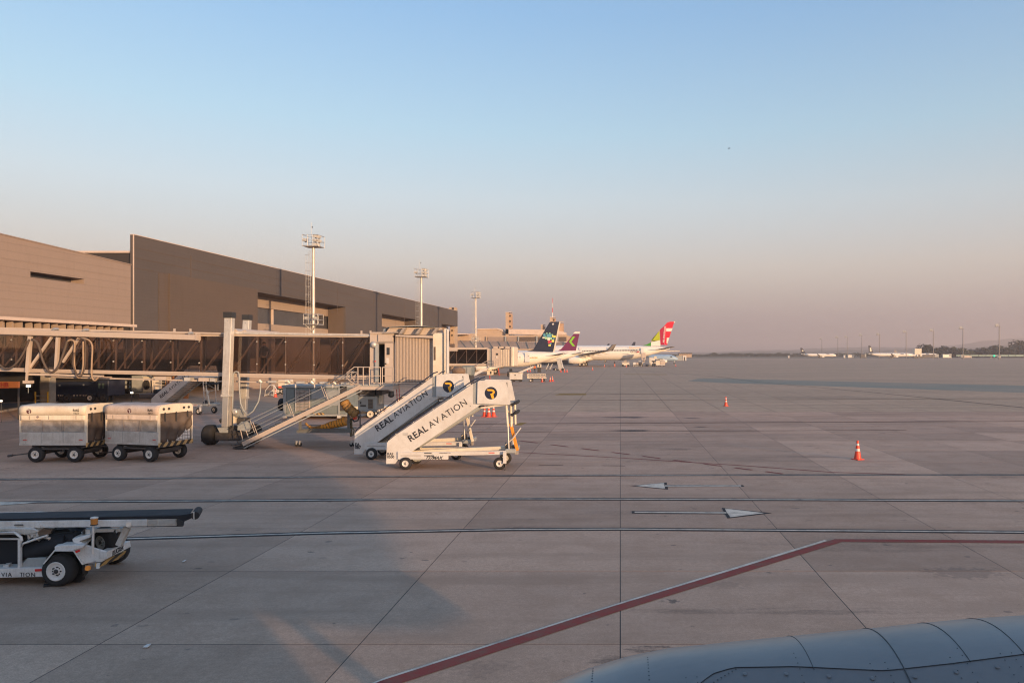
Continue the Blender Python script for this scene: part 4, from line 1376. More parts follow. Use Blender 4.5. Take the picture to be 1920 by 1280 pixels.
def r2(name, x0, x1, y0, y1, m_, Y=Y2, d=0.3, parent=j2, bevel=0):
    a, b = W(x0, y0, Y), W(x1, y1, Y)
    mm = MB(); mm.box(a.x, b.x, Y, Y + d, b.z, a.z)
    return mm.build(name, m_, parent, bevel=bevel)


r2('roof', 780, 914, 651.5, 655, BRIDGE, Y2 - 0.2, 3.6)
r2('cable_beam', 780, 856.5, 654.5, 658, BRIDGE, Y2 - 0.7, 0.5)
r2('bottom_rail', 780, 914, 681.5, 685, BRIDGE, Y2 - 0.1, 0.5)
r2('floor', 780, 914, 685.3, 686.3, BRIDGE_DK, Y2 + 0.1, 3.2)
for k in range(7):
    x0 = 780 + 19 * k
    if x0 > 905: break
    x1 = min(x0 + 18.6, 913)
    r2('glass_pane', x0, x1, 655.2, 681.3, BGLASS, Y2, 0.03)
    a, b = W(x0, 655.3, Y2 + 0.15), W(x0, 681, Y2 + 0.15)
    MB().beam(a, b, 0.1, 0.1).build('post', INTER, j2)
    a, b = W(x1, 655.3, Y2 + 0.15), W(x0, 681, Y2 + 0.15)
    MB().beam(a, b, 0.08, 0.08).build('diagonal_brace', INTER, j2)
r2('back_wall', 780, 913, 655.2, 681.3, SHADEIN, Y2 + 3.2, 0.1)
r2('cab_post', 913.5, 917, 653, 687, BRIDGE, Y2 - 0.3, 3.8)
r2('grey_door_leaf', 917.2, 921.8, 654, 686, GREYP, Y2 - 0.1, 3.4)
w_ = r2('cab_wall', 922, 938, 653, 686, BRIDGE, Y2 - 0.3, 3.8)
r2('door_window', 930, 934, 662, 665.5, DARKGLASS, Y2 - 0.36, 0.05, w_)
r2('notice', 929.5, 932.5, 668, 671, WHITE, Y2 - 0.36, 0.05, w_)
for k in range(9):
    x0 = 938.2 + k * 2.13
    r2('shutter_slat', x0, x0 + 1.9, 655, 686, CREAM if k % 2 else BRIDGE, Y2 - 0.3 + (0.08 if k % 2 else 0), 0.2)
r2('shutter_backing', 938.2, 957.4, 655, 686, BRIDGE, Y2, 3.3)
r2('cab_front', 957.6, 963.5, 650, 687, CREAM, Y2 - 0.5, 4.2, bevel=0.1)
r2('raised_roof', 924, 961, 649, 652.6, BRIDGE_DK, Y2 - 0.1, 3.4)
for x0 in (925, 936, 947.5):
    r2('roof_box', x0, x0 + 8, 649.3, 653.2, BRIDGE, Y2 - 0.4, 0.28)
r2('platform', 915, 936, 686.6, 689, SILVER, Y2 - 1.6, 1.2)
for px in (926.5, 930, 936):
    MB().tube(W(px, 675, Y2 - 1.5), W(px, 686.5, Y2 - 1.5), 0.05, 5).build('rail_post', BRIDGE, j2)
for py in (675, 680.5):
    MB().tube(W(926.5, py, Y2 - 1.5), W(936, py, Y2 - 1.5), 0.05, 5).build('hand_rail', BRIDGE, j2)
a, b = W(917, 688, Y2 - 1.2), W(876, 709, Y2 - 1.2)
MB().beam(a, b, 0.08, 0.35).build('stringer', WHITE, j2)
MB().beam(a + Vector((0, 1, 0.1)), b + Vector((0, 1, 0.1)), 0.9, 0.12).build('stair_flight', DKMETAL, j2)
MB().tube(a + Vector((-0.2, 0, 0.9)), b + Vector((-0.2, 0, 0.9)), 0.05, 5).build('hand_rail', BRIDGE, j2)
r2('lift_column', 838.5, 841.5, 640, 716, SILVER, Y2 - 0.3, 0.35)
r2('column_head', 837, 843, 650, 653, BRIDGE, Y2 - 0.4, 0.5)
wheel(j2, W(860, 718, Y2 + 0.3), 0.5, 0.5, (1, 0, 0), GREYP)
wheel(j2, W(842, 718, Y2 + 0.3), 0.5, 0.5, (1, 0, 0), GREYP)
r2('axle_beam', 842, 860, 714, 719, DKMETAL, Y2 + 0.1, 0.6)
a2_ = empty('air_conditioning_unit', W(918, 703, Y2), 'small tan air conditioning box hanging under the second jet bridge', 'air conditioner')
r2('casing', 912.5, 923, 694, 703, CREAM, Y2 - 0.5, 1.2, a2_, 0.05)
r2('grille', 919, 921.5, 696, 701, BLACK, Y2 - 0.55, 0.045, a2_)
r2('hanger', 914, 915, 687, 693.8, DKMETAL, Y2 - 0.2, 0.2, a2_)
hu = empty('ground_power_unit', W(876, 712, 92), 'grey louvred ground unit standing beneath the second jet bridge', 'ground unit')
r2('casing', 866, 884, 686, 704, GREYG, 96, 2.2, hu, 0.06)
for k in range(2):
    r2('louvre_panel', 867.5 + k * 8, 874.5 + k * 8, 688.5, 702, GREYP, 95.92, 0.07, hu)
r2('skirt', 866.5, 883.5, 704.2, 723, DKMETAL, 96.1, 2, hu)
bt = empty('cooling_drum', W(855, 706, 92), 'round tan tank drum under the second jet bridge', 'tank')
m = MB(); m.lathe([(0.4, 0), (0.62, 0.2), (0.62, 1.0), (0.35, 1.5)], W(850, 696, 94), (1, -0.2, 0), 16); m.build('drum', mat('drum_brown', (0.22, 0.15, 0.10), 0.6, dirt=0.4), bt)
m = MB(); a = W(851, 700, 94); m.box(a.x, a.x + 0.9, 93.8, 94.2, 0, a.z + 0.3); m.build('stand', DKMETAL, bt)
for k, (px, py, lb) in enumerate(((918, 704, 'red marker rod below the second jet bridge air conditioner'), (934.5, 690, 'thin red marker rod hanging from the second jet bridge platform'))):
    po = empty('marker_rod', W(px, py + 13, Y2 - 1), lb, 'marker pole')
    MB().tube(W(px, py, Y2 - 1), W(px + 1.5, py + 14, Y2 - 1), 0.06, 5).build('rod', RED_PIPE, po)

# ------------------------------------------------------------------ boarding stairs
def logo(parent, c, r, xd=(1, 0, 0), yd=(0, 0, 1), disc=NAVY, letter=GOLD):
    """round dark badge with a slanting golden R"""
    x = Vector(xd).normalized(); y = Vector(yd).normalized(); n_ = x.cross(y).normalized()
    c = Vector(c)
    m = MB()
    m.add([c + n_ * 0.003 + (x * math.cos(2 * PI * k / 28) + y * math.sin(2 * PI * k / 28)) * r for k in range(28)], [tuple(range(28))])
    o = m.build('badge', disc, parent)

    def P(u, v, h): return c + x * u * r + y * v * r + n_ * h
    m = MB()
    bowl = [(-0.62, 0.62), (0.10, 0.62), (0.42, 0.52), (0.60, 0.28), (0.58, 0.0), (0.36, -0.20), (0.52, -0.80), (0.18, -0.95), (-0.12, -0.12), (0.10, -0.05), (0.28, 0.06), (0.28, 0.24), (0.08, 0.34), (-0.40, 0.34), (-0.66, 0.44)]
    # split into quads so that the concave outline fills properly
    quads = [[0, 1, 12, 13], [0, 13, 14], [1, 2, 11, 12], [2, 3, 4, 11], [11, 4, 10], [4, 5, 9, 10], [5, 6, 7, 8], [5, 8, 9]]
    for q in quads:
        pts = [P(*bowl[i], 0.006) for i in q]
        m.add(pts, [tuple(range(len(pts)))])
    m.build('badge_letter', letter, o if parent.parent is None else parent)
    return o


def boarding_stair(label, group, ids, slogan, badge=True, railing_dk=NAVY, sign=None, faded=False):
    """mobile passenger stair; built in metres from its near front wheel, x towards the top"""
    root = empty('boarding_stair', (0, 0, 0), label, 'boarding stairs', group)
    Y0 = 29.17
    O = W(761, 880, Y0)

    def L(px, py, dy=0.0):
        p = W(px, py, Y0)
        return Vector((p.x - O.x, dy, p.z))
    Wd = 1.5
    # side panels (near and far): lower block and sloping wall
    for dy, nm in ((0.10, 'near'), (Wd - 0.05, 'far')):
        low = [L(722.5, 870, dy), L(724, 829, dy), L(741, 815.5, dy), L(771, 847, dy), L(745.5, 861, dy), L(739.5, 869.5, dy)]
        m = MB(); m.prism(low, (0, 0.05, 0)); m.build('side_panel', WHITE, root)
        hi = [L(741.05, 815.4, dy), L(885.5, 719.5, dy), L(885.5, 757.5, dy), L(900.5, 758.5, dy), L(771.1, 846.8, dy)]
        m = MB(); m.prism(hi, (0, 0.045, 0)); m.build('side_panel', WHITE, root)
        m = MB(); m.prism([L(885.8, 719.5, dy + 0.03), L(895, 715, dy + 0.03), L(894.5, 757, dy + 0.03), L(885.8, 757.5, dy + 0.03)], (0, 0.03, 0)); m.build('hinge_panel', GREYP, root)
        sh = [L(895.2, 715.5, dy - 0.06), L(899, 713.2, dy - 0.06), L(946, 714.2, dy - 0.06), L(948.5, 716, dy - 0.06), L(957.3, 758.7, dy - 0.06), L(894.2, 756.5, dy - 0.06)]
        m = MB(); m.prism(sh, (0, 0.07, 0)); m.build('platform_shield', WHITE, root)
    # steps and platform
    s0, s1 = L(735, 858, 0.2), L(893, 758, 0.2)
    n_ = 14
    for k in range(n_):
        p = s0.lerp(s1, k / (n_ - 1))
        m = MB(); m.box(p.x - 0.14, p.x + 0.14, 0.16, Wd - 0.06, p.z - 0.02, p.z + 0.02); m.build('step', STEEL, root)
        m = MB(); m.box(p.x + 0.12, p.x + 0.135, 0.16, Wd - 0.06, p.z + 0.021, p.z + 0.13); m.build('riser', BRIDGE_DK, root)
    for dy in (0.17, Wd - 0.1):
        m = MB(); m.beam(s0 + Vector((0.05, dy - 0.2, -0.12)), s1 + Vector((0.05, dy - 0.2, -0.12)), 0.05, 0.14); m.build('stringer', GREYP, root)
    a, b = L(893, 757, 0.15), L(956, 760, 0.15)
    m = MB(); m.box(a.x, b.x, 0.12, Wd, a.z - 0.06, a.z - 0.002); m.build('platform', STEEL, root)
    # handrails above the walls
    for dy in (0.12, Wd - 0.03):
        a, b = L(727, 822, dy), L(893, 708.5, dy)
        m = MB(); m.path([L(725, 830, dy), L(726, 823.5, dy), L(733, 817, dy), L(889, 711, dy), L(897, 708.8, dy)], 0.024, 8); m.build('hand_rail', railing_dk, root)
        for f in (0.08, 0.28, 0.5, 0.72, 0.92):
            p = a.lerp(b, f)
            m = MB(); m.tube(p, p + Vector((0.04, 0, -0.13)), 0.015, 5); m.build('rail_bracket', STEEL, root)
        m = MB(); m.box(L(948, 0, 0).x, L(950.5, 0, 0).x, dy - 0.04, dy, L(0, 757, 0).z, L(0, 717, 0).z); m.build('shield_edge', BLACK, root)
    # chassis
    for dy in (0.02, Wd - 0.10):
        m = MB(); a, b = L(745, 847, dy), L(840, 861, dy); m.box(a.x, b.x, dy, dy + 0.07, b.z, a.z); m.build('chassis_side', WHITE, root, bevel=0.008)
        m = MB(); m.beam(L(840, 850.5, dy + 0.035), L(948, 848.5, dy + 0.035), 0.07, 0.15); m.build('chassis_side', WHITE, root, bevel=0.008)
    for px in (752, 800, 860, 905):
        m = MB(); p = L(px, 851, 0); m.box(p.x - 0.04, p.x + 0.04, 0.09, Wd - 0.11, p.z - 0.05, p.z + 0.05); m.build('cross_member', CREAM, root)
    m = MB(); m.beam(L(760, 851, 0.5), L(945, 842, 0.5), 0.12, 0.14); m.build('tow_beam', CREAM, root)
    m = MB(); m.beam(L(775, 848, 1.0), L(945, 846, 1.0), 0.10, 0.12); m.build('tow_beam', CREAM, root)
    m = MB(); m.prism([L(770, 862, 0.3), L(790, 862, 0.3), L(783, 866, 0.3), L(773, 866, 0.3)], (0, 0.9, 0)); m.build('axle_box', GREYP, root)
    # small printed bars on the frame
    for (x0, x1, y0, y1, mm_) in ((751, 789, 853.3, 854.5, BRIDGE_DK), (795, 809, 848.4, 850, INK), (795, 814, 853, 854.6, INK), (916, 927, 847.8, 849.4, REDL), (824, 838, 848.6, 849.6, BRIDGE_DK)):
        m = MB(); a, b = L(x0, y0, 0.016), L(x1, y1, 0.016); m.box(a.x, b.x, 0.014, 0.0175, b.z, a.z); m.build('decal', mm_, root)
    # rear legs: telescoping tubes, ramp lift and links
    for dy in (0.16, Wd - 0.2):
        m = MB(); m.tube(L(948, 760, dy), L(951, 800, dy), 0.05, 8); m.build('leg', CREAM, root)
        m = MB(); m.tube(L(951, 800.2, dy), L(953, 846, dy), 0.038, 8); m.build('leg_extension', STEEL, root)
        m = MB(); m.tube(L(956, 759, dy + 0.1), L(957, 801, dy + 0.1), 0.045, 8); m.build('leg', CREAM, root)
        m = MB(); m.beam(L(900, 765, dy), L(956, 757.5, dy), 0.06, 0.06); m.build('platform_brace', CREAM, root)
    m = MB(); m.tube(L(950.5, 800, 0.16), L(950.5, 800, Wd - 0.2), 0.03, 6); m.build('cross_tube', CREAM, root)
    m = MB(); m.tube(L(951, 770, 0.16), L(952, 796, Wd - 0.2), 0.02, 6); m.build('cross_brace', CREAM, root)
    m = MB(); m.beam(L(955.5, 795, 0.3), L(968, 846, 0.3), 0.10, 0.12); m.build('lift_ram', ORANGE if sign else CREAM, root, bevel=0.01)
    m = MB(); m.tube(L(954, 770, 0.3), L(956, 797, 0.3), 0.035, 8); m.build('ram_rod', SILVER, root)
    m = MB(); m.box(L(964, 0).x, L(970, 0).x, 0.2, 0.42, L(0, 853).z, L(0, 846).z); m.build('ram_foot', BRIDGE_DK, root)
    m = MB(); m.tube(L(976, 802, 0.1), L(961, 822, 0.15), 0.028, 7); m.build('tow_bar_handle', WHITE, root)
    m = MB(); m.tube(L(961, 822.2, 0.15), L(946, 835, 0.2), 0.022, 7); m.build('tow_bar', CREAM, root)
    # bumper rolls
    for y_ in (757, 776):
        m = MB(); m.path([L(960, y_ + 1.5, 0.0), L(963, y_ - 0.5, 0.3), L(965, y_ - 1, 0.8), L(963, y_ - 1, Wd - 0.1)], 0.065, 10); m.build('bumper_roll', RUBBER, root)
    m = MB(); m.path([L(957.5, 758.5, 0.05), L(962, 758, 0.05)], 0.05, 8); m.build('bumper_arm', CREAM, root)
    # axle unit at the back, jack leg in front
    m = MB(); a, b = L(944, 846, -0.10), L(950, 868, -0.10); m.box(a.x, b.x, -0.16, -0.04, b.z, a.z); m.build('jack_leg', WHITE, root, bevel=0.01)
    m = MB(); a = L(948, 868, -0.10); m.tube(a, (a.x, -0.10, 0.02), 0.018, 6); m.lathe([(0.05, 0), (0.05, 0.015)], (a.x, -0.10, 0.0), (0, 0, 1), 8); m.build('jack_screw', DKMETAL, root)
    m = MB(); a, b = L(946, 842, 0.1), L(966, 850, 0.1); m.box(a.x, b.x, 0.1, Wd - 0.1, b.z, a.z); m.build('rear_axle', GREYP, root, bevel=0.02)
    m = MB(); m.tube(L(945, 838, 0.35), L(955, 838, 0.35), 0.14, 12); m.build('pump_motor', DKMETAL, root)
    m = MB(); a, b = L(955, 838, 0.25), L(963, 846, 0.25); m.box(a.x, b.x, 0.4, 0.9, b.z, a.z); m.build('battery_box', DKMETAL, root, bevel=0.01)
    r = 0.243
    for (px, ax_) in ((760.7, 0), (937, 0)):
        for dy, out in ((0.0, -1), (Wd, 1)):
            p = L(px, 868, dy); p.z = r
            wheel(root, p, r, 0.15, out=-1)
    # lettering
    d = (L(885, 719.5) - L(741, 815.5)); d.normalize()
    up = Vector((-d.z, 0, d.x))
    if slogan:
        a_, b_ = slogan
        text('lettering', 'REAL', INK, root, L(*a_, 0.094), d, up, 0.36, bold=0.008, spacing=1.08)
        if faded:
            text('lettering', 'AV', INK, root, L(*b_, 0.094), d, up, 0.36, spacing=1.1)
            text('lettering', 'I', mat('faded_ink', (0.55, 0.5, 0.42), 0.6, dirt=0), root, L(b_[0] + 17, b_[1] - 12.5, 0.094), d, up, 0.36)
            text('lettering', 'ATION', INK, root, L(b_[0] + 22.5, b_[1] - 15, 0.094), d, up, 0.36, spacing=1.1)
        else:
            text('lettering', 'AVIATION', INK, root, L(*b_, 0.094), d, up, 0.34, spacing=1.15)
    for i, s in enumerate(ids):
        text('fleet_number', s, INK, root, L(724.5, 853.5 + 5.6 * i, 0.094), (1, 0, 0), (0, 0, 1), 0.14 if sign else 0.17, bold=0.003 if sign else 0.007)
    if sign:
        m = MB(); a, b = L(796, 854.6, 0.017), L(839.5, 861, 0.017); m.box(a.x, b.x, 0.012, 0.018, b.z, a.z); m.build('sign_plate', WHITE, root)
        text('lettering', sign, INK, root, L(797.5, 860.3, 0.010), (1, 0, 0), (0, 0, 1), 0.16, shear=0.4, bold=0.006, sx=1.1)
        text('lettering', 'ULTRA MANUALE 738', INK, root, L(823.5, 850, 0.013), (1, 0, 0), (0, 0, 1), 0.045, extr=0.001)
    if badge:
        logo(root, L(920.3, 736.8, 0.036), 0.245)
    m = MB(); a, b = L(754, 811.5, 0.094), L(764, 816.5, 0.094); m.box(a.x, b.x, 0.09, 0.0975, b.z, a.z); m.build('notice', SILVER, root)
    m = MB(); m.lathe([(0.015, 0), (0.012, 0.01)], L(881, 761.5, 0.1), (0, -1, 0), 6); m.build('rivet', BLACK, root)
    return root


OB = W(761, 880, 29.17)
s1_ = boarding_stair('nearest white boarding stairs with gold R badge and fleet number RAS 0500', 'white mobile boarding stairs', ['RAS', '0500'], ((768, 829), (806.5, 803.5)), sign='737MAX', faded=True)
place(s1_, (OB.x, OB.y, 0))
s2_ = boarding_stair('white boarding stairs with number EA 087, standing behind the nearest pair', 'white mobile boarding stairs', ['EA', '087'], ((771, 826), (808, 800)), sign=None)
place(s2_, ((697 - CX) * 31.9 / F, 31.9, 0), 0, s=(0.985, 1.0, 1.05))
s3_ = boarding_stair('white boarding stairs parked beyond the baggage carts, under the jet bridge', 'white mobile boarding stairs', [], ((766, 828), (806, 802)), badge=False)
place(s3_, (-35.0, 56.6, 0), R(-14), s=(1.0, 1.0, 1.05))


# ------------------------------------------------------------------ baggage carts
def baggage_cart(label, n, blue=False):
    root = empty('baggage_cart', (0, 0, 0), label, 'baggage cart', 'covered baggage carts')
    L_, Wd = 2.75, 1.76
    z0, z1 = 0.76, 2.36
    # floor pan and underframe; origin at near right corner on the ground, x to the left is -x
    m = MB(); m.box(-L_ + 0.02, -0.02, 0.03, Wd - 0.03, z0 - 0.01, z0 + 0.06); m.build('floor_pan', SILVER, root)
    m = MB(); m.box(-L_ + 0.25, -0.25, 0.35, 0.47, z0 - 0.16, z0 - 0.012); m.build('frame_beam', DKMETAL, root)
    m = MB(); m.box(-L_ + 0.25, -0.25, Wd - 0.47, Wd - 0.35, z0 - 0.16, z0 - 0.012); m.build('frame_beam', DKMETAL, root)
    m = MB(); m.box(-L_ + 0.75, -0.75, 0.1, Wd - 0.1, z0 - 0.24, z0 - 0.17); m.build('turntable_plate', DKMETAL, root)
    # lower side board
    m = MB(); m.box(-L_, 0, 0, 0.04, z0, z0 + 0.50); m.build('side_board', SILVER, root, bevel=0.008)
    m = MB(); m.box(-L_, 0, -0.012, 0.03, z0 - 0.04, z0 + 0.035); m.build('sill', SILVER, root)
    m = MB(); m.box(-L_, 0, Wd - 0.04, Wd, z0, z0 + 0.5); m.build('side_board', SILVER, root)
    # corner posts and arch
    for x in (-L_ + 0.03, -0.03):
        for y in (0.03, Wd - 0.03):
            m = MB(); m.box(x - 0.028, x + 0.028, y - 0.028, y + 0.028, z0 + 0.501, z1 - 0.2); m.build('corner_post', CREAM, root)
    # canopy: rounded shoulders
    r = 0.15
    prof = [(0.0, z1 - 0.38), (0.0, z1 - r)]
    for k in range(1, 6):
        a = PI / 2 * k / 5
        prof.append((r - r * math.cos(a), z1 - r + r * math.sin(a)))
    prof += [(Wd * 0.5, z1 + 0.035)]
    for k in range(0, 6):
        a = PI / 2 * (1 - k / 5)
        prof.append((Wd - r + r * math.cos(a), z1 - r + r * math.sin(a)))
    prof += [(Wd, z1 - 0.38)]
    m = MB()
    nst = 14
    rings = []
    random.seed(n * 5 + 2)
    for i in range(nst + 1):
        x = -L_ + L_ * i / nst
        sag = -0.02 * math.sin(PI * ((i * 2 / nst) % 1.0))
        rings.append([Vector((x, y + (random.uniform(-.004, .004) if 0 < i < nst else 0), z + (sag if z > z1 - r else 0))) for y, z in prof])
    m.loft(rings, wrap=False, caps=False)
    CAN = CREAM if n == 1 else mat('pinkish_canopy', (0.62, 0.52, 0.45), 0.6, dirt=0.6, dcol=(0.36, 0.26, 0.20), scale=2.2, streak=0.4)
    cn = m.build('canopy', CAN, root)
    for zz in (z1 - 0.375, z1 - 0.60):
        m = MB(); m.box(-L_ + 0.01, -0.01, -0.032, -0.022, zz - 0.008, zz + 0.008); m.build('hem', BRIDGE_DK, root)
    for f in ((0.25, 0.5, 0.78) if n == 1 else (0.33, 0.66)):
        xx = -L_ * (1 - f)
        m = MB(); m.box(xx - 0.006, xx + 0.006, -0.004, 0.002, z1 - 0.37, z1 - 0.16); m.build('canopy_seam', BRIDGE_DK, root)
    for f in (0.16, 0.45, 0.86):
        xx = -L_ * (1 - f)
        m = MB(); m.box(xx - 0.012, xx + 0.012, -0.034, -0.020, z1 - 0.56, z1 - 0.42); m.build('buckle_strap', BRIDGE_DK, root)
    for f in (0.33, 0.66):
        xx = -L_ * (1 - f)
        m = MB(); m.box(xx - 0.008, xx + 0.008, -0.006, -0.001, z0 + 0.04, z0 + 0.49); m.build('board_joint', GREYP, root)
    sol = cn.modifiers.new('solidify', 'SOLIDIFY'); sol.thickness = 0.02; sol.offset = -1
    # rolled curtain under the shoulder, and the translucent strip below it
    m = MB()
    rings = []
    for i in range(25):
        x = -L_ + 0.03 + (L_ - 0.06) * i / 24
        wv = 0.012 * math.sin(i * 1.7 + n) + 0.006 * math.sin(i * 4.1)
        rings.append([Vector((x, -0.012 + wv * f, z)) for f, z in ((0, z1 - 0.37), (0.5, z1 - 0.46), (1, z1 - 0.56), (1.0, z1 - 0.62))])
    m.loft(rings, wrap=False, caps=False)
    c1 = m.build('curtain', CREAM if n == 1 else mat('pale_curtain', (0.72, 0.60, 0.50), 0.6, dirt=0.5, dcol=(0.4, 0.3, 0.24), scale=2, streak=0.3), root)
    s_ = c1.modifiers.new('solidify', 'SOLIDIFY'); s_.thickness = 0.012
    m = MB()
    rings = []
    zl, zh = z0 + 0.52, z1 - 0.60
    nn = 34
    for i in range(nn + 1):
        x = -L_ + 0.05 + (L_ - 0.1) * i / nn
        rings.append([Vector((x, 0.035 + 0.016 * math.sin(i * 0.9 + k * 1.3 + n) + 0.008 * math.sin(i * 2.7), zl + (zh - zl) * k / 5)) for k in range(6)])
    m.loft(rings, wrap=False, caps=False)
    m.build('clear_curtain', CURT, root)
    for f in (0.34, 0.63, 0.66):
        x = -L_ * (1 - f) 
        m = MB(); m.box(x - 0.012, x + 0.012, 0.0, 0.012, zl, zh + (0.3 if f == 0.63 else 0)); m.build('strap', BRIDGE_DK, root)
    # back curtain (far side) so that one cannot look right through
    m = MB(); m.box(-L_ + 0.05, -0.05, Wd - 0.06, Wd - 0.05, z0 + 0.5, z1 - 0.3); m.build('far_curtain', TARP, root)
    # end wall at the right: yellow header with four cut-outs, dark tarp, warning strip
    hy0, hy1, hz0, hz1 = 0.0, Wd, z1 - 0.33, z1 - 0.02
    m = MB()
    pts = [(0.012, y, z) for y, z in prof if z > z1 - r - 0.001]
    pts = [(0.0, 0.0, hz0)] + [(0.0, y, z - 0.0) for y, z in prof[1:-1]] + [(0.0, Wd, hz0)]
    m.prism([Vector(p) for p in pts], (0.045, 0, 0)); m.build('header', CREAM, root)
    for y in (0.22, 0.48, 1.26, 1.52):
        m = MB()
        ring = [Vector((0.047, y + 0.075 * math.cos(a) * (1 if math.cos(a) > 0 else 0.75), z1 - 0.15 + 0.055 * math.sin(a))) for a in [2 * PI * k / 12 for k in range(12)]]
        m.prism(ring, (0.006, 0, 0)); m.build('cut_out', BLACK, root)
    for y in (0.02, Wd - 0.05):
        m = MB(); m.box(0.0, 0.045, y - 0.01, y + 0.04, z0 - 0.02, hz0 - 0.002); m.build('end_post', CREAM, root)
    m = MB(); m.box(-0.06, -0.04, 0.06, Wd - 0.06, z0 + 0.06, hz0); m.build('end_net', NETM, root)
    # the tarp hangs in folds, gathered towards the left
    m = MB()
    rings = []
    nn = 26
    for i in range(nn + 1):
        u = i / nn
        y = 0.06 + (Wd - 0.12) * u
        low = z0 + 0.06 + (0.62 * max(0, (u - 0.42) / 0.58) ** 1.3 + 0.07 * math.sin(u * 17 + n) * (u > 0.35)) * (1.0 if n == 2 else 0.35)
        col = []
        for k in range(9):
            v = k / 8
            z = hz0 + (low - hz0) * v
            fold = 0.06 * math.sin(u * 22 + v * 3 + n) * v + 0.10 * math.exp(-((v - 0.55 + 0.35 * (2 * u - 1) ** 2) / 0.12) ** 2)
            col.append(Vector((0.0 + fold + 0.01, y, z)))
        rings.append(col)
    m.loft(rings, wrap=False, caps=False)
    tp = m.build('end_tarp', TARP, root)
    s_ = tp.modifiers.new('solidify', 'SOLIDIFY'); s_.thickness = 0.008
    for y in (0.28, 0.85, 1.45):
        m = MB(); m.box(0.06, 0.07, y - 0.03, y + 0.03, hz0 - 0.38, hz0 + 0.03); m.build('tarp_strap', BLACK, root)
    m = MB(); m.box(0.0, 0.05, 0.0, Wd, z0 - 0.13, z0 + 0.055); m.build('warning_strip', CHEVRON2, root)
    if blue:
        m = MB(); m.box(0.05, 0.056, Wd - 0.62, Wd - 0.1, hz0 - 0.32, hz0 - 0.02); m.build('blue_patch', mat('blue_patch', (0.05, 0.22, 0.36), 0.6), root)
        m = MB(); m.path([(0.07, Wd - 0.9, hz0 + 0.02), (0.09, Wd - 0.7, hz0 - 0.04), (0.08, Wd - 0.4, hz0 + 0.02)], 0.035, 7); m.build('rolled_flap', SILVER, root)
    # reflectors, numbers and badges
    for x in (-L_ + 0.16, -0.28):
        m = MB(); m.box(x, x + 0.15, -0.016, -0.002, z0 + 0.17, z0 + 0.20); m.build('reflector', REDL, root)
    text('fleet_number', 'RAS', INK, root, (-0.52, -0.03, z1 - 0.24), (1, 0, 0), (0, 0, 1), 0.15, bold=0.004)
    text('fleet_number', '1021' if n == 1 else '1012', INK, root, (-0.50, -0.03, z1 - 0.355), (1, 0, 0), (0, 0, 1), 0.12)
    logo(root, (-L_ + (0.42 if n == 1 else 1.30), -0.03, z1 - 0.23), 0.10, disc=TARPINK, letter=WHITE)
    if n == 1:
        logo(root, (-L_ + 0.80, -0.05, z1 - 0.46), 0.05, disc=TARPINK, letter=WHITE)
        m = MB(); m.box(-L_ + 0.68, -L_ + 0.92, -0.034, -0.03, z1 - 0.60, z1 - 0.585); m.build('decal', TARPINK, root)
    # wheels and steering turntables
    r = 0.325
    for (x, y) in ((-0.52, 0.14), (-0.50, Wd - 0.16), (-L_ + 0.62, 0.14), (-L_ + 0.62, Wd - 0.16)):
        wheel(root, (x, y, r), r, 0.22, out=-1, rr=0.52)
    for x in (-0.51, -L_ + 0.62):
        m = MB(); m.tube((x, 0.2, r), (x, Wd - 0.2, r), 0.045, 8); m.build('axle', DKMETAL, root)
        m = MB(); m.box(x - 0.22, x + 0.22, 0.35, Wd - 0.35, r + 0.06, z0 - 0.25); m.build('bogie_frame', DKMETAL, root)
        for y in (0.36, Wd - 0.36):
            m = MB(); m.beam((x - 0.25, y, r + 0.1), (x + 0.25, y, r + 0.1), 0.06, 0.05); m.build('leaf_spring', DKMETAL, root)
    # drawbar
    m = MB(); m.beam((-L_ + 0.5, Wd * 0.5, r + 0.05), (-L_ - 0.75, Wd * 0.35, 0.22), 0.07, 0.05); m.tube((-L_ - 0.72, Wd * 0.35 - 0.05, 0.23), (-L_ - 0.9, Wd * 0.35 - 0.08, 0.2), 0.05, 8); m.build('drawbar', DKMETAL, root)
    m = MB(); m.beam((-0.3, Wd * 0.5, z0 - 0.15), (0.28, Wd * 0.5, z0 - 0.2), 0.06, 0.05); m.build('hitch', DKMETAL, root)
    return root


def curtain_mat():
    t = NT('clear_pvc_curtain')
    out = t.t.nodes['Material Output']
    tr = t.n('ShaderNodeBsdfTransparent'); tr.inputs[0].default_value = (0.8, 0.72, 0.62, 1)
    t.b.inputs['Base Color'].default_value = (0.52, 0.45, 0.38, 1)
    t.b.inputs['Roughness'].default_value = 0.3
    tcg = t.n('ShaderNodeTexCoord')
    ns = t.noise(tcg.outputs['Object'], 3.0, 5, 0.7)
    m1 = t.n('ShaderNodeMixShader')
    t.l(t.rng(ns, 0.3, 0.7, 0.45, 0.9), m1.inputs[0])
    t.l(tr.outputs[0], m1.inputs[1]); t.l(t.b.outputs[0], m1.inputs[2])
    t.l(m1.outputs[0], out.inputs[0])
    return t.m


CURT = curtain_mat()
TARPINK = mat('badge_brown', (0.10, 0.03, 0.03), 0.6, dirt=0, bump=0)
CHEVRON2 = stripes('cart_warning_stripes', (0.50, 0.33, 0.14), (0.03, 0.025, 0.02), 0.34, (0, 1, -0.8))


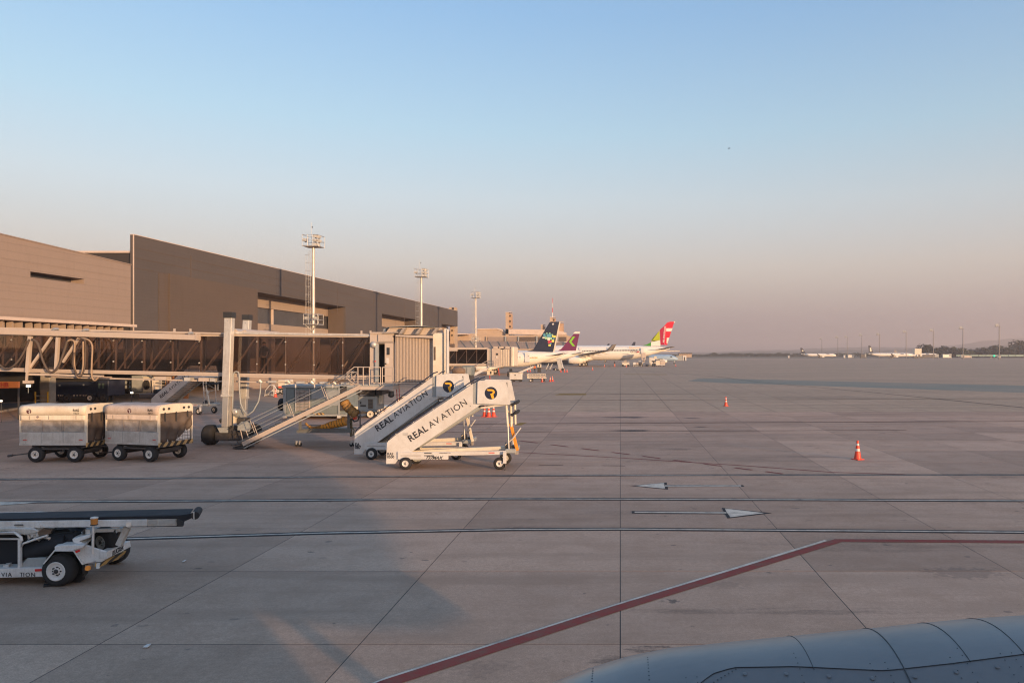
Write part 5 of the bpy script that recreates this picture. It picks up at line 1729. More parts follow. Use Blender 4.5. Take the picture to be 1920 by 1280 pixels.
def net_mat():
    t = NT('white_net')
    tc_ = t.n('ShaderNodeTexCoord')
    sp = t.n('ShaderNodeSeparateXYZ'); t.l(tc_.outputs['Object'], sp.inputs[0])
    ma = None
    for ax in ('Y', 'Z'):
        fr = t.math('FRACT', t.math('DIVIDE', sp.outputs[ax], 0.14))
        v = t.math('LESS_THAN', fr, 0.15)
        ma = v if ma is None else t.math('MAXIMUM', ma, v)
    t.l(t.mix(ma, (0.72, 0.70, 0.68), (0.12, 0.1, 0.09)), t.b.inputs['Base Color'])
    return t.m


NETM = net_mat()
c1_ = baggage_cart('left baggage cart with cream canopy, a hanging side curtain and two round badges', 1, True)
place(c1_, (-22.24, 31.07, 0), R(0.5))
c2_ = baggage_cart('right baggage cart, its open end hung with dark folded tarpaulin above a striped sill', 2)
place(c2_, (-19.18, 31.0, 0), R(-14))

# ------------------------------------------------------------------ belt loader at the left edge
YB_ = 14.65
bl = empty('belt_loader', G(60, 1094), 'white belt loader with black conveyor, cut by the left edge in the foreground', 'belt loader')


def q(px, py, Y=YB_):
    return W(px, py, Y)


def c4(x, y):
    return (x / 4.8, 920 + y / 4.8)


def bp(name, pts, m_, Y=YB_, d=0.1, bevel=0.0, raw=True, parent=None):
    P = [q(*(c4(x, y) if raw else (x, y)), Y) for x, y in pts]
    mm = MB(); mm.prism(P, (-0.42 * d, d, 0))
    return mm.build(name, m_, parent or bl, bevel=bevel)


HULLW = mat('loader_white', (0.74, 0.74, 0.73), 0.42, dirt=0.55, dcol=(0.30, 0.27, 0.24), scale=2.2, streak=0.3)
BELT = mat('conveyor_belt', (0.012, 0.013, 0.018), 0.8, dirt=0.3, dcol=(0.03, 0.03, 0.033), scale=3)
# conveyor
bp('belt', [(-400, 262), (-400, 256), (1700, 211), (1700, 217)], BELT, 14.68, 0.55)
bp('side_guard', [(-400, 275), (-400, 257), (1600, 220), (1700, 205), (1735, 200), (1735, 240), (1650, 278), (1590, 248)], BELT, 14.62, 0.05, 0.006)
bp('inner_guard', [(-400, 330), (-400, 308), (1600, 284), (1640, 284), (1640, 320), (1590, 320)], BELT, 15.5, 0.05, 0.006)
bp('boom', [(-400, 352), (-400, 277), (1325, 256), (1325, 318), (330, 331)], HULLW, 14.60, 0.10, 0.008)
bp('boom', [(-400, 352), (-400, 277), (1325, 256), (1325, 318), (330, 331)], HULLW, 15.44, 0.08, 0.008)
bp('boom_extension', [(1326, 256), (1590, 250), (1590, 314), (1326, 318)], SILVER, 14.63, 0.07, 0.006)
bp('boom_inset', [(1340, 266), (1410, 264), (1410, 296), (1340, 298)], STEEL, 14.61, 0.018)
bp('boom_inset', [(1430, 262), (1580, 259), (1580, 296), (1430, 300)], STEEL, 14.61, 0.018)
bp('boom_tip', [(1592, 244), (1655, 276), (1650, 318), (1625, 322), (1592, 300)], BLACK, 14.61, 0.08, 0.006)
m = MB(); m.tube(q(*c4(1757, 222), 14.6), q(*c4(1757, 222), 14.6) + Vector((-0.22, 0.5, 0)), 0.075, 16); m.build('end_roller', RUBBER, bl)
bp('roller_cap', [(1732, 190), (1750, 187), (1750, 256), (1732, 250)], SILVER, 14.585, 0.03)
bp('boom_lifting_lug', [(328, 331), (335, 305), (350, 300), (362, 312), (362, 331)], HULLW, 14.57, 0.028)
bp('grab_handle', [(125, 312), (130, 303), (200, 303), (207, 312), (200, 309), (133, 309)], BLACK, 14.56, 0.03)
# lifting arm
m = MB(); m.beam(q(*c4(1150, 322), 14.75), q(*c4(1070, 490), 14.75), 0.09, 0.11); m.build('lifting_arm', SILVER, bl, bevel=0.006)
m = MB(); m.beam(q(*c4(1110, 330), 15.3), q(*c4(1040, 470), 15.3), 0.09, 0.11); m.build('lifting_arm', STEEL, bl, bevel=0.006)
m = MB(); m.tube(q(*c4(1158, 303), 14.56), q(*c4(1158, 303), 14.62), 0.05, 12); m.build('pivot_pin', STEEL, bl)
bp('cross_beam', [(850, 344), (1110, 338), (1110, 366), (850, 372)], HULLW, 14.85, 0.06)
m = MB(); m.tube(q(*c4(1035, 352), 14.8), q(*c4(1025, 385), 14.8), 0.015, 6); m.build('hook', BLACK, bl)
bp('number_plate', [(765, 350), (805, 348), (807, 385), (766, 388)], WHITE, 14.7, 0.03)
bp('work_light', [(740, 356), (764, 350), (764, 388), (742, 392)], BLACK, 14.68, 0.1)
# beacon on its post
bc = empty('beacon', (0, 0, 0)); bc.parent = bl; bc.location = -ORG[bl.name]
AMB = mat('amber_lens', (0.55, 0.22, 0.05), 0.15, dirt=0.1, bump=0)
p0, p1 = q(*c4(840, 312), 14.45), q(*c4(834, 565), 14.45)
m = MB(); m.tube(p0, p1, 0.022, 8); m.build('post', WHITE, bc)
c = q(*c4(848, 306), 14.45)
m = MB(); m.lathe([(0.065, 0), (0.065, 0.018)], c, (0, 0, 1), 14); m.build('base', BLACK, bc)
m = MB(); m.lathe([(0.058, 0.019), (0.062, 0.10), (0.062, 0.13)], c, (0, 0, 1), 14); m.build('lens', AMB, bc)
m = MB(); m.lathe([(0.068, 0.131), (0.068, 0.15), (0.03, 0.16)], c, (0, 0, 1), 14); m.build('cap', SILVER, bc)
# hull
def slant(name, pn, pf, m_, off=(-0.16, 0, 0), Yn=14.5, Yf=15.75):
    P = [q(*pn[0], Yn), q(*pn[1], Yn), q(*pf[1], Yf), q(*pf[0], Yf)]
    mm = MB(); mm.prism(P, off)
    return mm.build(name, m_, bl)


slant('rear_bumper', ((200.5, 1047), (200.5, 1034.2)), ((245.5, 1024), (243.8, 1013.6)), HULLW)
slant('warning_strip', ((187, 1062), (189, 1053.5)), ((231, 1044), (237, 1031.5)), CHEVRON, (-0.10, 0.0, 0))
bp('corner_bracket', [(864, 698), (868, 650), (904, 645), (890, 700)], HULLW, 14.49, 0.08)
bp('hull_side', [(715, 470), (760, 488), (960, 546), (960, 612), (905, 645), (868, 650), (862, 632), (745, 664), (662, 540), (500, 530)], HULLW, 14.53, 0.06, 0.008)
bp('hull_top', [(655, 462), (650, 430), (810, 392), (812, 420), (712, 452), (765, 478), (740, 490)], HULLW, 14.56, 0.9, 0.01)
bp('fender_top', [(490, 500), (560, 488), (762, 486), (745, 512), (662, 530), (492, 530)], HULLW, 14.42, 0.55, 0.008)
bp('fender_edge', [(384, 655), (486, 532), (664, 532), (748, 662), (738, 664), (658, 542), (492, 542), (394, 660)], HULLW, 14.4, 0.05)
bp('wheel_arch', [(392, 790), (392, 660), (492, 543), (658, 543), (738, 664), (745, 740), (740, 790)], BLACK, 14.75, 0.4)
bp('reflector', [(676, 540), (714, 527), (718, 545), (684, 558)], REDL, 14.38, 0.03)
bp('reflector', [(312, 704), (380, 700), (382, 720), (314, 724)], REDL, 14.48, 0.03)
m = MB(); m.tube(q(*c4(790, 694), 14.46), q(*c4(790, 694), 14.55), 0.05, 12); m.build('tail_lamp', ORANGE, bl)
bp('tail_lamp_box', [(765, 670), (832, 660), (834, 706), (770, 716)], BRIDGE_DK, 14.56, 0.06)
# rocker panel with lettering
bp('rocker_panel', [(-420, 700), (-100, 700), (180, 694), (385, 694), (385, 772), (-420, 790)], HULLW, 14.5, 0.10, 0.006)
for s, px in (('VIA', 12), ('T', 178), ('ION', 208)):
    text('lettering', s, INK, bl, q(*c4(px, 770), 14.496), (1, 0, 0.018), (0, 0, 1), 0.115, spacing=1.25)
text('lettering', 'REAL A', INK, bl, q(*c4(-230, 775), 14.496), (1, 0, 0.018), (0, 0, 1), 0.115, spacing=1.2)
_a = q(209.5, 1041.5, 14.5 + 1.25 * 0.2); _b = q(240, 1023.5, 14.5 + 1.25 * 0.86)
_d = (_b - _a).normalized()
_n = _d.cross(Vector((0, 0, 1))).normalized()
text('lettering', 'RUCKER', INK, bl, _a + _n * 0.01 + Vector((0, -0.01, 0)), _d, _n.cross(_d) * -1 if _n.cross(_d).z < 0 else _n.cross(_d), 0.13, shear=0.25, bold=0.003, sx=1.2)
# driver's bay: frame, seat, hood, engine cover, hoses
bp('deck_plate', [(-420, 700), (-420, 688), (380, 688), (380, 700)], HULLW, 14.6, 1.6)
m = MB(); m.beam(q(*c4(180, 425), 14.55), q(*c4(180, 690), 14.55), 0.05, 0.05); m.build('cage_post', HULLW, bl)
m = MB(); m.path([q(*c4(-200, 372), 14.55), q(*c4(130, 372), 14.55), q(*c4(190, 415), 14.55), q(*c4(196, 450), 14.55)], 0.025, 8); m.build('cage_rail', HULLW, bl)
m = MB(); m.beam(q(*c4(-200, 430), 14.55), q(*c4(182, 430), 14.55), 0.04, 0.03); m.build('cage_rail', SILVER, bl)
m = MB(); m.path([q(*c4(178, 520), 14.55), q(*c4(215, 470), 14.55), q(*c4(330, 430), 14.58), q(*c4(430, 398), 14.62)], 0.022, 7); m.build('cage_rail', HULLW, bl)
for x in (262, 310):
    m = MB(); m.beam(q(*c4(x, 392), 14.7), q(*c4(x + 8, 445), 14.7), 0.03, 0.03); m.build('cage_stay', HULLW, bl)
bp('canvas_hood', [(-300, 370), (-300, 338), (20, 332), (100, 326), (300, 336), (350, 362), (320, 384), (215, 398), (150, 366)], SILVER, 14.55, 1.5, 0.02)
bp('hood_flap', [(328, 338), (488, 334), (470, 352), (455, 388), (430, 392), (345, 402)], BRIDGE, 15.0, 0.5, 0.01)
bp('seat_back', [(-300, 690), (-300, 440), (168, 440), (168, 680)], BELT, 14.85, 0.5, 0.03)
bp('paper_box', [(24, 690), (30, 668), (76, 662), (78, 690)], WHITE, 14.62, 0.15)
bp('step_box', [(192, 690), (192, 660), (245, 604), (415, 602), (415, 640), (388, 664), (385, 690)], GREYP, 14.58, 0.4, 0.01)
bp('engine_block', [(205, 600), (205, 500), (260, 470), (470, 400), (470, 355), (620, 340), (626, 395), (700, 400), (720, 470), (560, 500), (490, 530), (400, 600)], BELT, 14.9, 0.8, 0.03)
m = MB(); m.tube(q(*c4(270, 560), 14.75), q(*c4(620, 455), 14.75), 0.16, 16); m.build('air_duct', BELT, bl)
m = MB(); m.tube(q(*c4(470, 440), 14.8), q(*c4(700, 410), 14.8), 0.12, 14); m.build('air_duct', BELT, bl)
m = MB(); m.path([q(*c4(350, 440), 14.7), q(*c4(400, 415), 14.68), q(*c4(450, 425), 14.7), q(*c4(440, 450), 14.72)], 0.03, 7); m.build('hose', SILVER, bl)
m = MB(); m.path([q(*c4(200, 500), 14.7), q(*c4(240, 460), 14.68), q(*c4(300, 420), 14.7), q(*c4(340, 440), 14.72)], 0.02, 7); m.build('hose', BLACK, bl)
sw = wheel(bl, q(*c4(945, 450), 15.1), 0.30, 0.2, (0.35, 1, 0.1), GREYP, 0.45, 'spare_wheel')
bp('tail_bay', [(720, 455), (1050, 420), (1060, 480), (960, 545)], BLACK, 15.25, 0.3)
# main wheels and mudflaps
for Y_ in (14.55, 16.1):
    c = q(*c4(577, 700), YB_); c.y = Y_; c.z = 0.305
    ro = wheel(bl, c, 0.305, 0.24, rim=mat('loader_rim', (0.72, 0.71, 0.69), 0.4, dirt=0.3, dcol=(0.35, 0.28, 0.22), scale=6), rr=0.60)
c = q(*c4(577, 700), YB_); c.y = 14.42; c.z = 0.305
for k in range(8):
    a = 2 * PI * k / 8
    m = MB(); p = c + Vector((math.cos(a) * 0.075, 0.03, math.sin(a) * 0.075)); m.tube(p, p + Vector((0, 0.05, 0)), 0.014, 6); m.build('wheel_nut', BLACK, bl)
m = MB(); m.prism([G(*c4(390, 868)) , G(*c4(395, 845)), G(*c4(590, 826)), G(*c4(585, 838))], (0, 0, 0.03)); m.build('chock_plate', RUBBER, bl)
bp('mud_flap', [(398, 830), (404, 790), (740, 740), (762, 792), (690, 845), (622, 846), (632, 820)], RUBBER, 14.74, 0.06, 0.005)
for Yc in (14.9, 16.2):
    wheel(bl, Vector((q(-150, 0).x, Yc, 0.3)), 0.3, 0.24)

# ------------------------------------------------------------------ air hose trolley beneath the jet bridge
YH = 36.4
ht = empty('hose_trolley', G(610, 826), 'grey wheeled trolley with a yellow ribbed air hose lying on it', 'trolley')


def hb(name, x0, x1, y0, y1, Y, d, m_, parent=ht, bevel=0.0):
    a, b = W(x0, y0, Y), W(x1, y1, Y)
    mm = MB(); mm.box(a.x, b.x, Y, Y + d, b.z, a.z)
    return mm.build(name, m_, parent, bevel=bevel)


TROLM = mat('trolley_grey', (0.15, 0.155, 0.155), 0.5, dirt=0.4, scale=3)
hb('frame_beam', 556, 657, 806, 811.5, YH, 0.12, TROLM)
hb('frame_beam', 556, 657, 806, 811.5, YH + 0.9, 0.12, TROLM)
hb('tray', 560, 656, 804, 806, YH + 0.05, 0.95, TROLM)
hb('upright', 560, 564, 784, 803.8, YH + 0.05, 0.1, TROLM)
hb('upright', 651, 655, 776, 803.8, YH + 0.05, 0.1, TROLM)
hb('upright', 656.2, 659.5, 784, 818, YH + 0.3, 0.1, mat('olive_frame', (0.16, 0.13, 0.07), 0.6, dirt=0.4))
m = MB(); m.path([W(656, 790, YH), W(660, 800, YH), W(664, 806, YH), W(662, 816, YH)], 0.03, 7); m.build('hydraulic_hose', MATS['olive_frame'], ht)
for px in (556.5, 562.5, 659, 665):
    p = W(px, 820.5, YH + 0.1); p.z = 0.09
    m = MB(); m.tube(p - Vector((0, 0.05, 0)), p + Vector((0, 0.05, 0)), 0.09, 12); o = m.build('castor', RUBBER, ht)
    m = MB(); m.box(p.x - 0.03, p.x + 0.03, p.y - 0.06, p.y + 0.06, 0.1, 0.28); m.build('castor_fork', STEEL, ht)


def ribbed(name, pts, r, cols, Y, parent, seg=1.0):
    """fabric duct: fat segments between dark wire rings"""
    P = [W(x, y, Y) for x, y in pts]
    n_ = len(P)
    for i in range(n_ - 1):
        a, b = P[i], P[i + 1]
        rr = r[i] if isinstance(r, list) else r
        d_ = (b - a)
        mm = MB()
        rings = []
        for k in range(6):
            f = k / 5
            rings.append((rr * (1 + 0.10 * math.sin(PI * f)), d_.length * f))
        mm.lathe(rings, a, d_, 14)
        mm.build('duct_segment', cols[i % len(cols)], parent)
        mm = MB(); mm.lathe([(rr * 1.0, -0.012), (rr * 1.05, 0), (rr * 1.0, 0.012)], a, d_, 14); mm.build('duct_ring', BLACK, parent)


HOSE = mat('yellow_duct_fabric', (0.80, 0.36, 0.05), 0.6, dirt=0.35, dcol=(0.35, 0.15, 0.03), scale=4, bump=0.5)
HOSE_D = mat('dusty_duct_fabric', (0.34, 0.19, 0.06), 0.7, dirt=0.6, dcol=(0.14, 0.09, 0.05), scale=4, bump=0.5)
hs = empty('air_hose', W(610, 804, YH), 'yellow ribbed air hose lying in sagging folds on the grey trolley', 'hose')
ribbed('duct', [(573, 793), (579, 799), (586, 802.5), (594, 802), (602, 801)], [0.05, 0.07, 0.09, 0.1], [HOSE_D], YH + 0.4, hs)
ribbed('duct', [(602, 800.5), (608, 800.5), (614, 799), (619, 797), (624, 795), (629, 795), (634, 793.5), (639, 792), (644, 790.5), (649, 789)], [0.12, 0.14, 0.16, 0.17, 0.17, 0.18, 0.19, 0.20, 0.21], [HOSE], YH + 0.4, hs)
hs2 = empty('air_hose', W(660, 770, YH), 'dusty yellow air hose hanging from the cab end above the trolley', 'hose')
ribbed('duct', [(645, 752), (648, 758), (652, 763), (657, 768), (663, 773), (670, 777)], 0.21, [HOSE_D], YH - 0.3, hs2)
m = MB(); m.path([W(668, 775, YH - 0.3), W(673, 781, YH - 0.3), W(671, 788, YH - 0.3), W(664, 790, YH - 0.3), W(660, 784, YH - 0.3)], 0.04, 8); m.build('black_loop', BLACK, hs2)
m = MB(); m.tube(W(663, 783, YH - 0.3), W(668, 783, YH - 0.3), 0.1, 10); m.build('duct_mouth', CONE_RED, hs2)

# ------------------------------------------------------------------ grey-green service body beyond the trolley
YG = 52.0
sb = empty('service_truck_body', G(600, 782), 'tall grey green service body with louvred panels standing beyond the stair', 'service truck')


def gbx(name, x0, x1, y0, y1, m_, Y=YG, d=2.4, parent=sb, bevel=0.0):
    return hb(name, x0, x1, y0, y1, Y, d, m_, parent, bevel)


gbx('body', 530, 651, 727, 776, GREYG, bevel=0.03)
gbx('roof_rim', 528, 652, 722, 726.8, GREYP, YG - 0.05, 2.5)
gbx('left_post', 531, 536, 727.2, 777, GREYP, YG - 0.06, 0.055)
gbx('door_panel', 537, 551.5, 730, 775, GREYG, YG - 0.05, 0.045)
for r_ in range(6):
    for c_ in range(3):
        gbx('slat_panel', 555 + c_ * 7.8, 562 + c_ * 7.8, 731 + r_ * 6.6, 736.6 + r_ * 6.6, BRIDGE_DK, YG - 0.09, 0.05)
gbx('grid_frame', 553, 555, 729, 772, SILVER, YG - 0.1, 0.09)
gbx('grid_frame', 578.6, 580.5, 729, 772, BRIDGE, YG - 0.1, 0.09)
gbx('panel', 584, 609, 731, 748, GREYP, YG - 0.04, 0.035)
gbx('panel', 611, 635, 731, 760, GREYP, YG - 0.04, 0.035)
gbx('dark_bay', 637, 650, 724, 770, DKMETAL, YG - 0.05, 0.045)
gbx('base_skirt', 529, 651, 776.2, 780, GREYP, YG - 0.1, 2.5)
gbx('striped_sill', 586, 608, 774, 777.4, CHEVRON, YG - 0.13, 0.02)
gbx('right_post', 634, 637, 727.2, 780, GREYP, YG - 0.08, 0.075)
for px in (529.5, 632):
    gbx('foot_block', px, px + 5, 779, 783.5, WHITE, YG - 0.2, 0.3)
wheel(sb, W(529, 758, YG + 1.0), 0.45, 0.3, (1, 0, 0.0), GREYP)
for px in (548, 556, 625, 640):
    gbx('leg', px, px + 2, 780.1, 783.6, DKMETAL, YG + 0.4, 0.2)

# ------------------------------------------------------------------ white baggage tractor behind the air conditioner
YT = 53.0
bt_ = empty('baggage_tractor', G(710, 783), 'low cream baggage tractor with round badge, half hidden behind the stairs', 'tractor')
tg = lambda *a, **k: hb(*a, parent=bt_, **k)
tg('body', 707, 752, 767, 779, YT, 1.5, CREAM, bevel=0.05)
tg('bonnet', 707, 745, 761.5, 766.8, YT + 0.05, 1.4, CREAM, bevel=0.03)
tg('hazard_panel', 704, 713.5, 770, 778, YT - 0.02, 0.3, stripes('tractor_stripes', (0.75, 0.72, 0.66), (0.04, 0.04, 0.04), 0.35, (1, 0, 1)))
tg('rear_deck', 672, 703.8, 771, 776, YT + 0.1, 1.4, DKMETAL)
tg('left_fender', 662, 671.8, 762, 767.5, YT, 1.4, CREAM)
tg('lower_skirt', 680, 752, 779.2, 781.5, YT + 0.1, 1.3, DKMETAL)
m = MB(); m.path([W(748, 762, YT + 0.2), W(747, 746, YT + 0.2), W(749, 743.5, YT + 0.2), W(763, 743.5, YT + 0.2), W(767, 749, YT + 0.2), W(767, 762, YT + 0.2)], 0.05, 8); m.build('windscreen_frame', CREAM, bt_)
m = MB(); m.prism([W(749, 762, YT + .2), W(749, 745, YT + .2), W(762, 745, YT + .2), W(766, 750, YT + .2), W(766, 762, YT + .2)], (0, 0.01, 0)); m.build('windscreen', glass('tractor_glass', (0.85, 0.75, 0.65), 0.1), bt_)
tg('seat', 770, 786, 741, 749, YT + 0.3, 0.5, WHITE, bevel=0.03)
tg('seat_base', 768, 784, 749.2, 766, YT + 0.3, 0.5, DKMETAL)
logo(bt_, W(722, 769.5, YT - 0.01), 0.11, disc=TARPINK, letter=WHITE)
tg('grille', 718, 726, 777, 778.5, YT - 0.01, 0.009, BLACK)
c = W(694.5, 776.5, YT); c.z = 0.26
wheel(bt_, c + Vector((0, 0.05, 0)), 0.27, 0.2, rim=CREAM, rr=0.85)
wheel(bt_, Vector((W(760, 0, YT).x, YT + 0.1, 0.27)), 0.27, 0.2, rim=CREAM, rr=0.8)
wheel(bt_, c + Vector((0, 1.3, 0)), 0.27, 0.2, rim=CREAM, rr=0.8)
wheel(bt_, Vector((W(760, 0, YT).x, YT + 1.4, 0.27)), 0.27, 0.2, rim=CREAM, rr=0.8)

# ------------------------------------------------------------------ small white access steps with cone, beyond
YS = 80.0
ws = empty('access_steps', G(507, 742), 'small white access steps with handrails, seen under the jet bridge', 'steps')
for y_ in (YS, YS + 0.9):
    MB().path([W(496, 742, y_), W(498, 731, y_), W(506, 722, y_), W(514, 722, y_), W(519, 731, y_)], 0.05, 6).build('side_rail', WHITE, ws)
    MB().path([W(496, 742, y_), W(507, 733, y_), W(513, 733, y_)], 0.05, 6).build('stringer', WHITE, ws)
    MB().tube(W(513.5, 722, y_), W(513.5, 743, y_), 0.06, 6).build('leg', WHITE, ws)
    MB().tube(W(502, 740, y_), W(513, 729, y_), 0.04, 6).build('brace', WHITE, ws)
for k in range(4):
    a = W(498 + 3 * k, 741 - 2.6 * k, YS); MB().box(a.x, a.x + 0.3, YS + 0.03, YS + 0.87, a.z - 0.03, a.z + 0.03).build('tread', STEEL, ws)
MB().box(W(507, 0, YS).x, W(514, 0, YS).x, YS + 0.03, YS + 0.87, W(0, 733.5, YS).z, W(0, 732, YS).z).build('platform', WHITE, ws)
MB().box(W(495, 0, YS).x, W(514, 0, YS).x, YS + 0.1, YS + 0.2, 0.05, 0.15).build('base_bar', WHITE, ws)
vt = empty('service_van', G(530, 745), 'pale van body glimpsed under the jet bridge beside the white steps', 'van')
hb('body', 520, 536, 712, 729, 84, 2.0, CREAM, vt, 0.1)
hb('grey_bay', 519.5, 527, 729.5, 741, 84.1, 1.6, GREYP, vt)
hb('dark_side', 528, 531, 729.5, 743, 84, 1.9, DKMETAL, vt)
hb('lamp_bar', 522, 534, 724, 727, 83.9, 0.09, CONE_RED, vt)
wheel(vt, Vector((W(529, 0, 84).x, 84.1, 0.35)), 0.35, 0.2)
wheel(vt, Vector((W(521, 0, 84).x, 84.1, 0.35)), 0.35, 0.2)


# ------------------------------------------------------------------ traffic cones
def cone(h=0.78):
    root = empty('traffic_cone', (0, 0, 0))
    b = 0.19
    MB().box(-b * 1.05, b * 1.05, -b * 1.05, b * 1.05, 0, 0.035).build('base', CONE_RED, root, bevel=0.01)
    zs = [(0.036, CONE_RED), (0.36, WHITE), (0.47, CONE_RED), (0.60, WHITE), (0.69, CONE_RED), (0.78, None)]
    R_ = lambda z: 0.165 - (0.165 - 0.045) * (z / 0.78) ** 0.9
    for i in range(5):
        z0, m_ = zs[i]; z1 = zs[i + 1][0]
        MB().lathe([(R_(z0), z0), (R_((z0 + z1) / 2), (z0 + z1) / 2), (R_(z1), z1 - 0.0005)], (0, 0, 0), (0, 0, 1), 18).build('reflective_band' if m_ is WHITE else 'cone_body', m_, root)
    MB().lathe([(0.05, 0.7805), (0.05, 0.80), (0.035, 0.815)], (0, 0, 0), (0, 0, 1), 14).build('cap', CONE_RED, root)
    return root


cones = [(1608, 861, 'nearest orange and white cone, alone on the open apron at right'),
         (1361, 761, 'single cone farther out, beyond the dark oil stains'),
         (908.5, 781, 'leftmost of the three cones seen behind the near stairs legs'),
         (916.5, 781.5, 'middle one of the three cones seen behind the near stairs legs'),
         (925.5, 781, 'rightmost of the three cones seen behind the near stairs legs'),
         (516.5, 744, 'cone beside the small white access steps'),
         (1016.5, 716, 'cone at the front wheel of the cage trailer'),
         (1031.5, 715.5, 'left cone of the pair just right of the cage trailer'),
         (1036, 715, 'right cone of the pair just right of the cage trailer'),
         (1051.5, 697.5, 'cone by the foot of the tall white stair under the tail'),
         (1058.5, 697.5, 'left cone of two under the purple tail'),
         (1063, 697.5, 'right cone of two under the purple tail'),
         (1111, 693.8, 'lone tiny cone right of the purple tailed aircraft'),
         (1133.5, 687.3, 'tiny cone left of the person under the big airliner'),
         (1152.8, 687.3, 'tiny cone at the feet of the person under the big airliner'),
         (1174.3, 687.8, 'tiny cone in front of the tan cart under the big airliner'),
         (1267, 686.5, 'tiny cone right of the container dollies'),
         (989, 697, 'left of two tiny cones behind the white unit'),
         (994, 697, 'right of two tiny cones behind the white unit')]
c0 = cone()
for i, (px, py, lb) in enumerate(cones):
    g = G(px, py)
    o = c0 if i == 0 else copy_tree(c0)
    s_ = 1.0 if i < 8 else 1.1
    place(o, (g.x, g.y, 0), random.uniform(0, 3), s=s_)
    tag(o, lb, 'traffic cone', 'orange traffic cones')

# ------------------------------------------------------------------ scraps of litter
for px, py, w_, lb in ((275, 1213, 0.08, 'larger white scrap of litter on the shaded concrete, lower left'), (345, 1053, 0.05, 'tiny white scrap of litter right of the belt loader')):
    g = G(px, py)
    o = empty('litter_scrap', g, lb, 'litter')
    m = MB(); m.prism([(g.x - w_ / 2, g.y - 0.03, 0.008), (g.x + w_ / 2, g.y - 0.04, 0.012), (g.x + w_ / 2.2, g.y + 0.05, 0.03), (g.x - w_ / 3, g.y + 0.04, 0.02)], (0, 0, 0.012)); m.build('paper', WHITE, o)

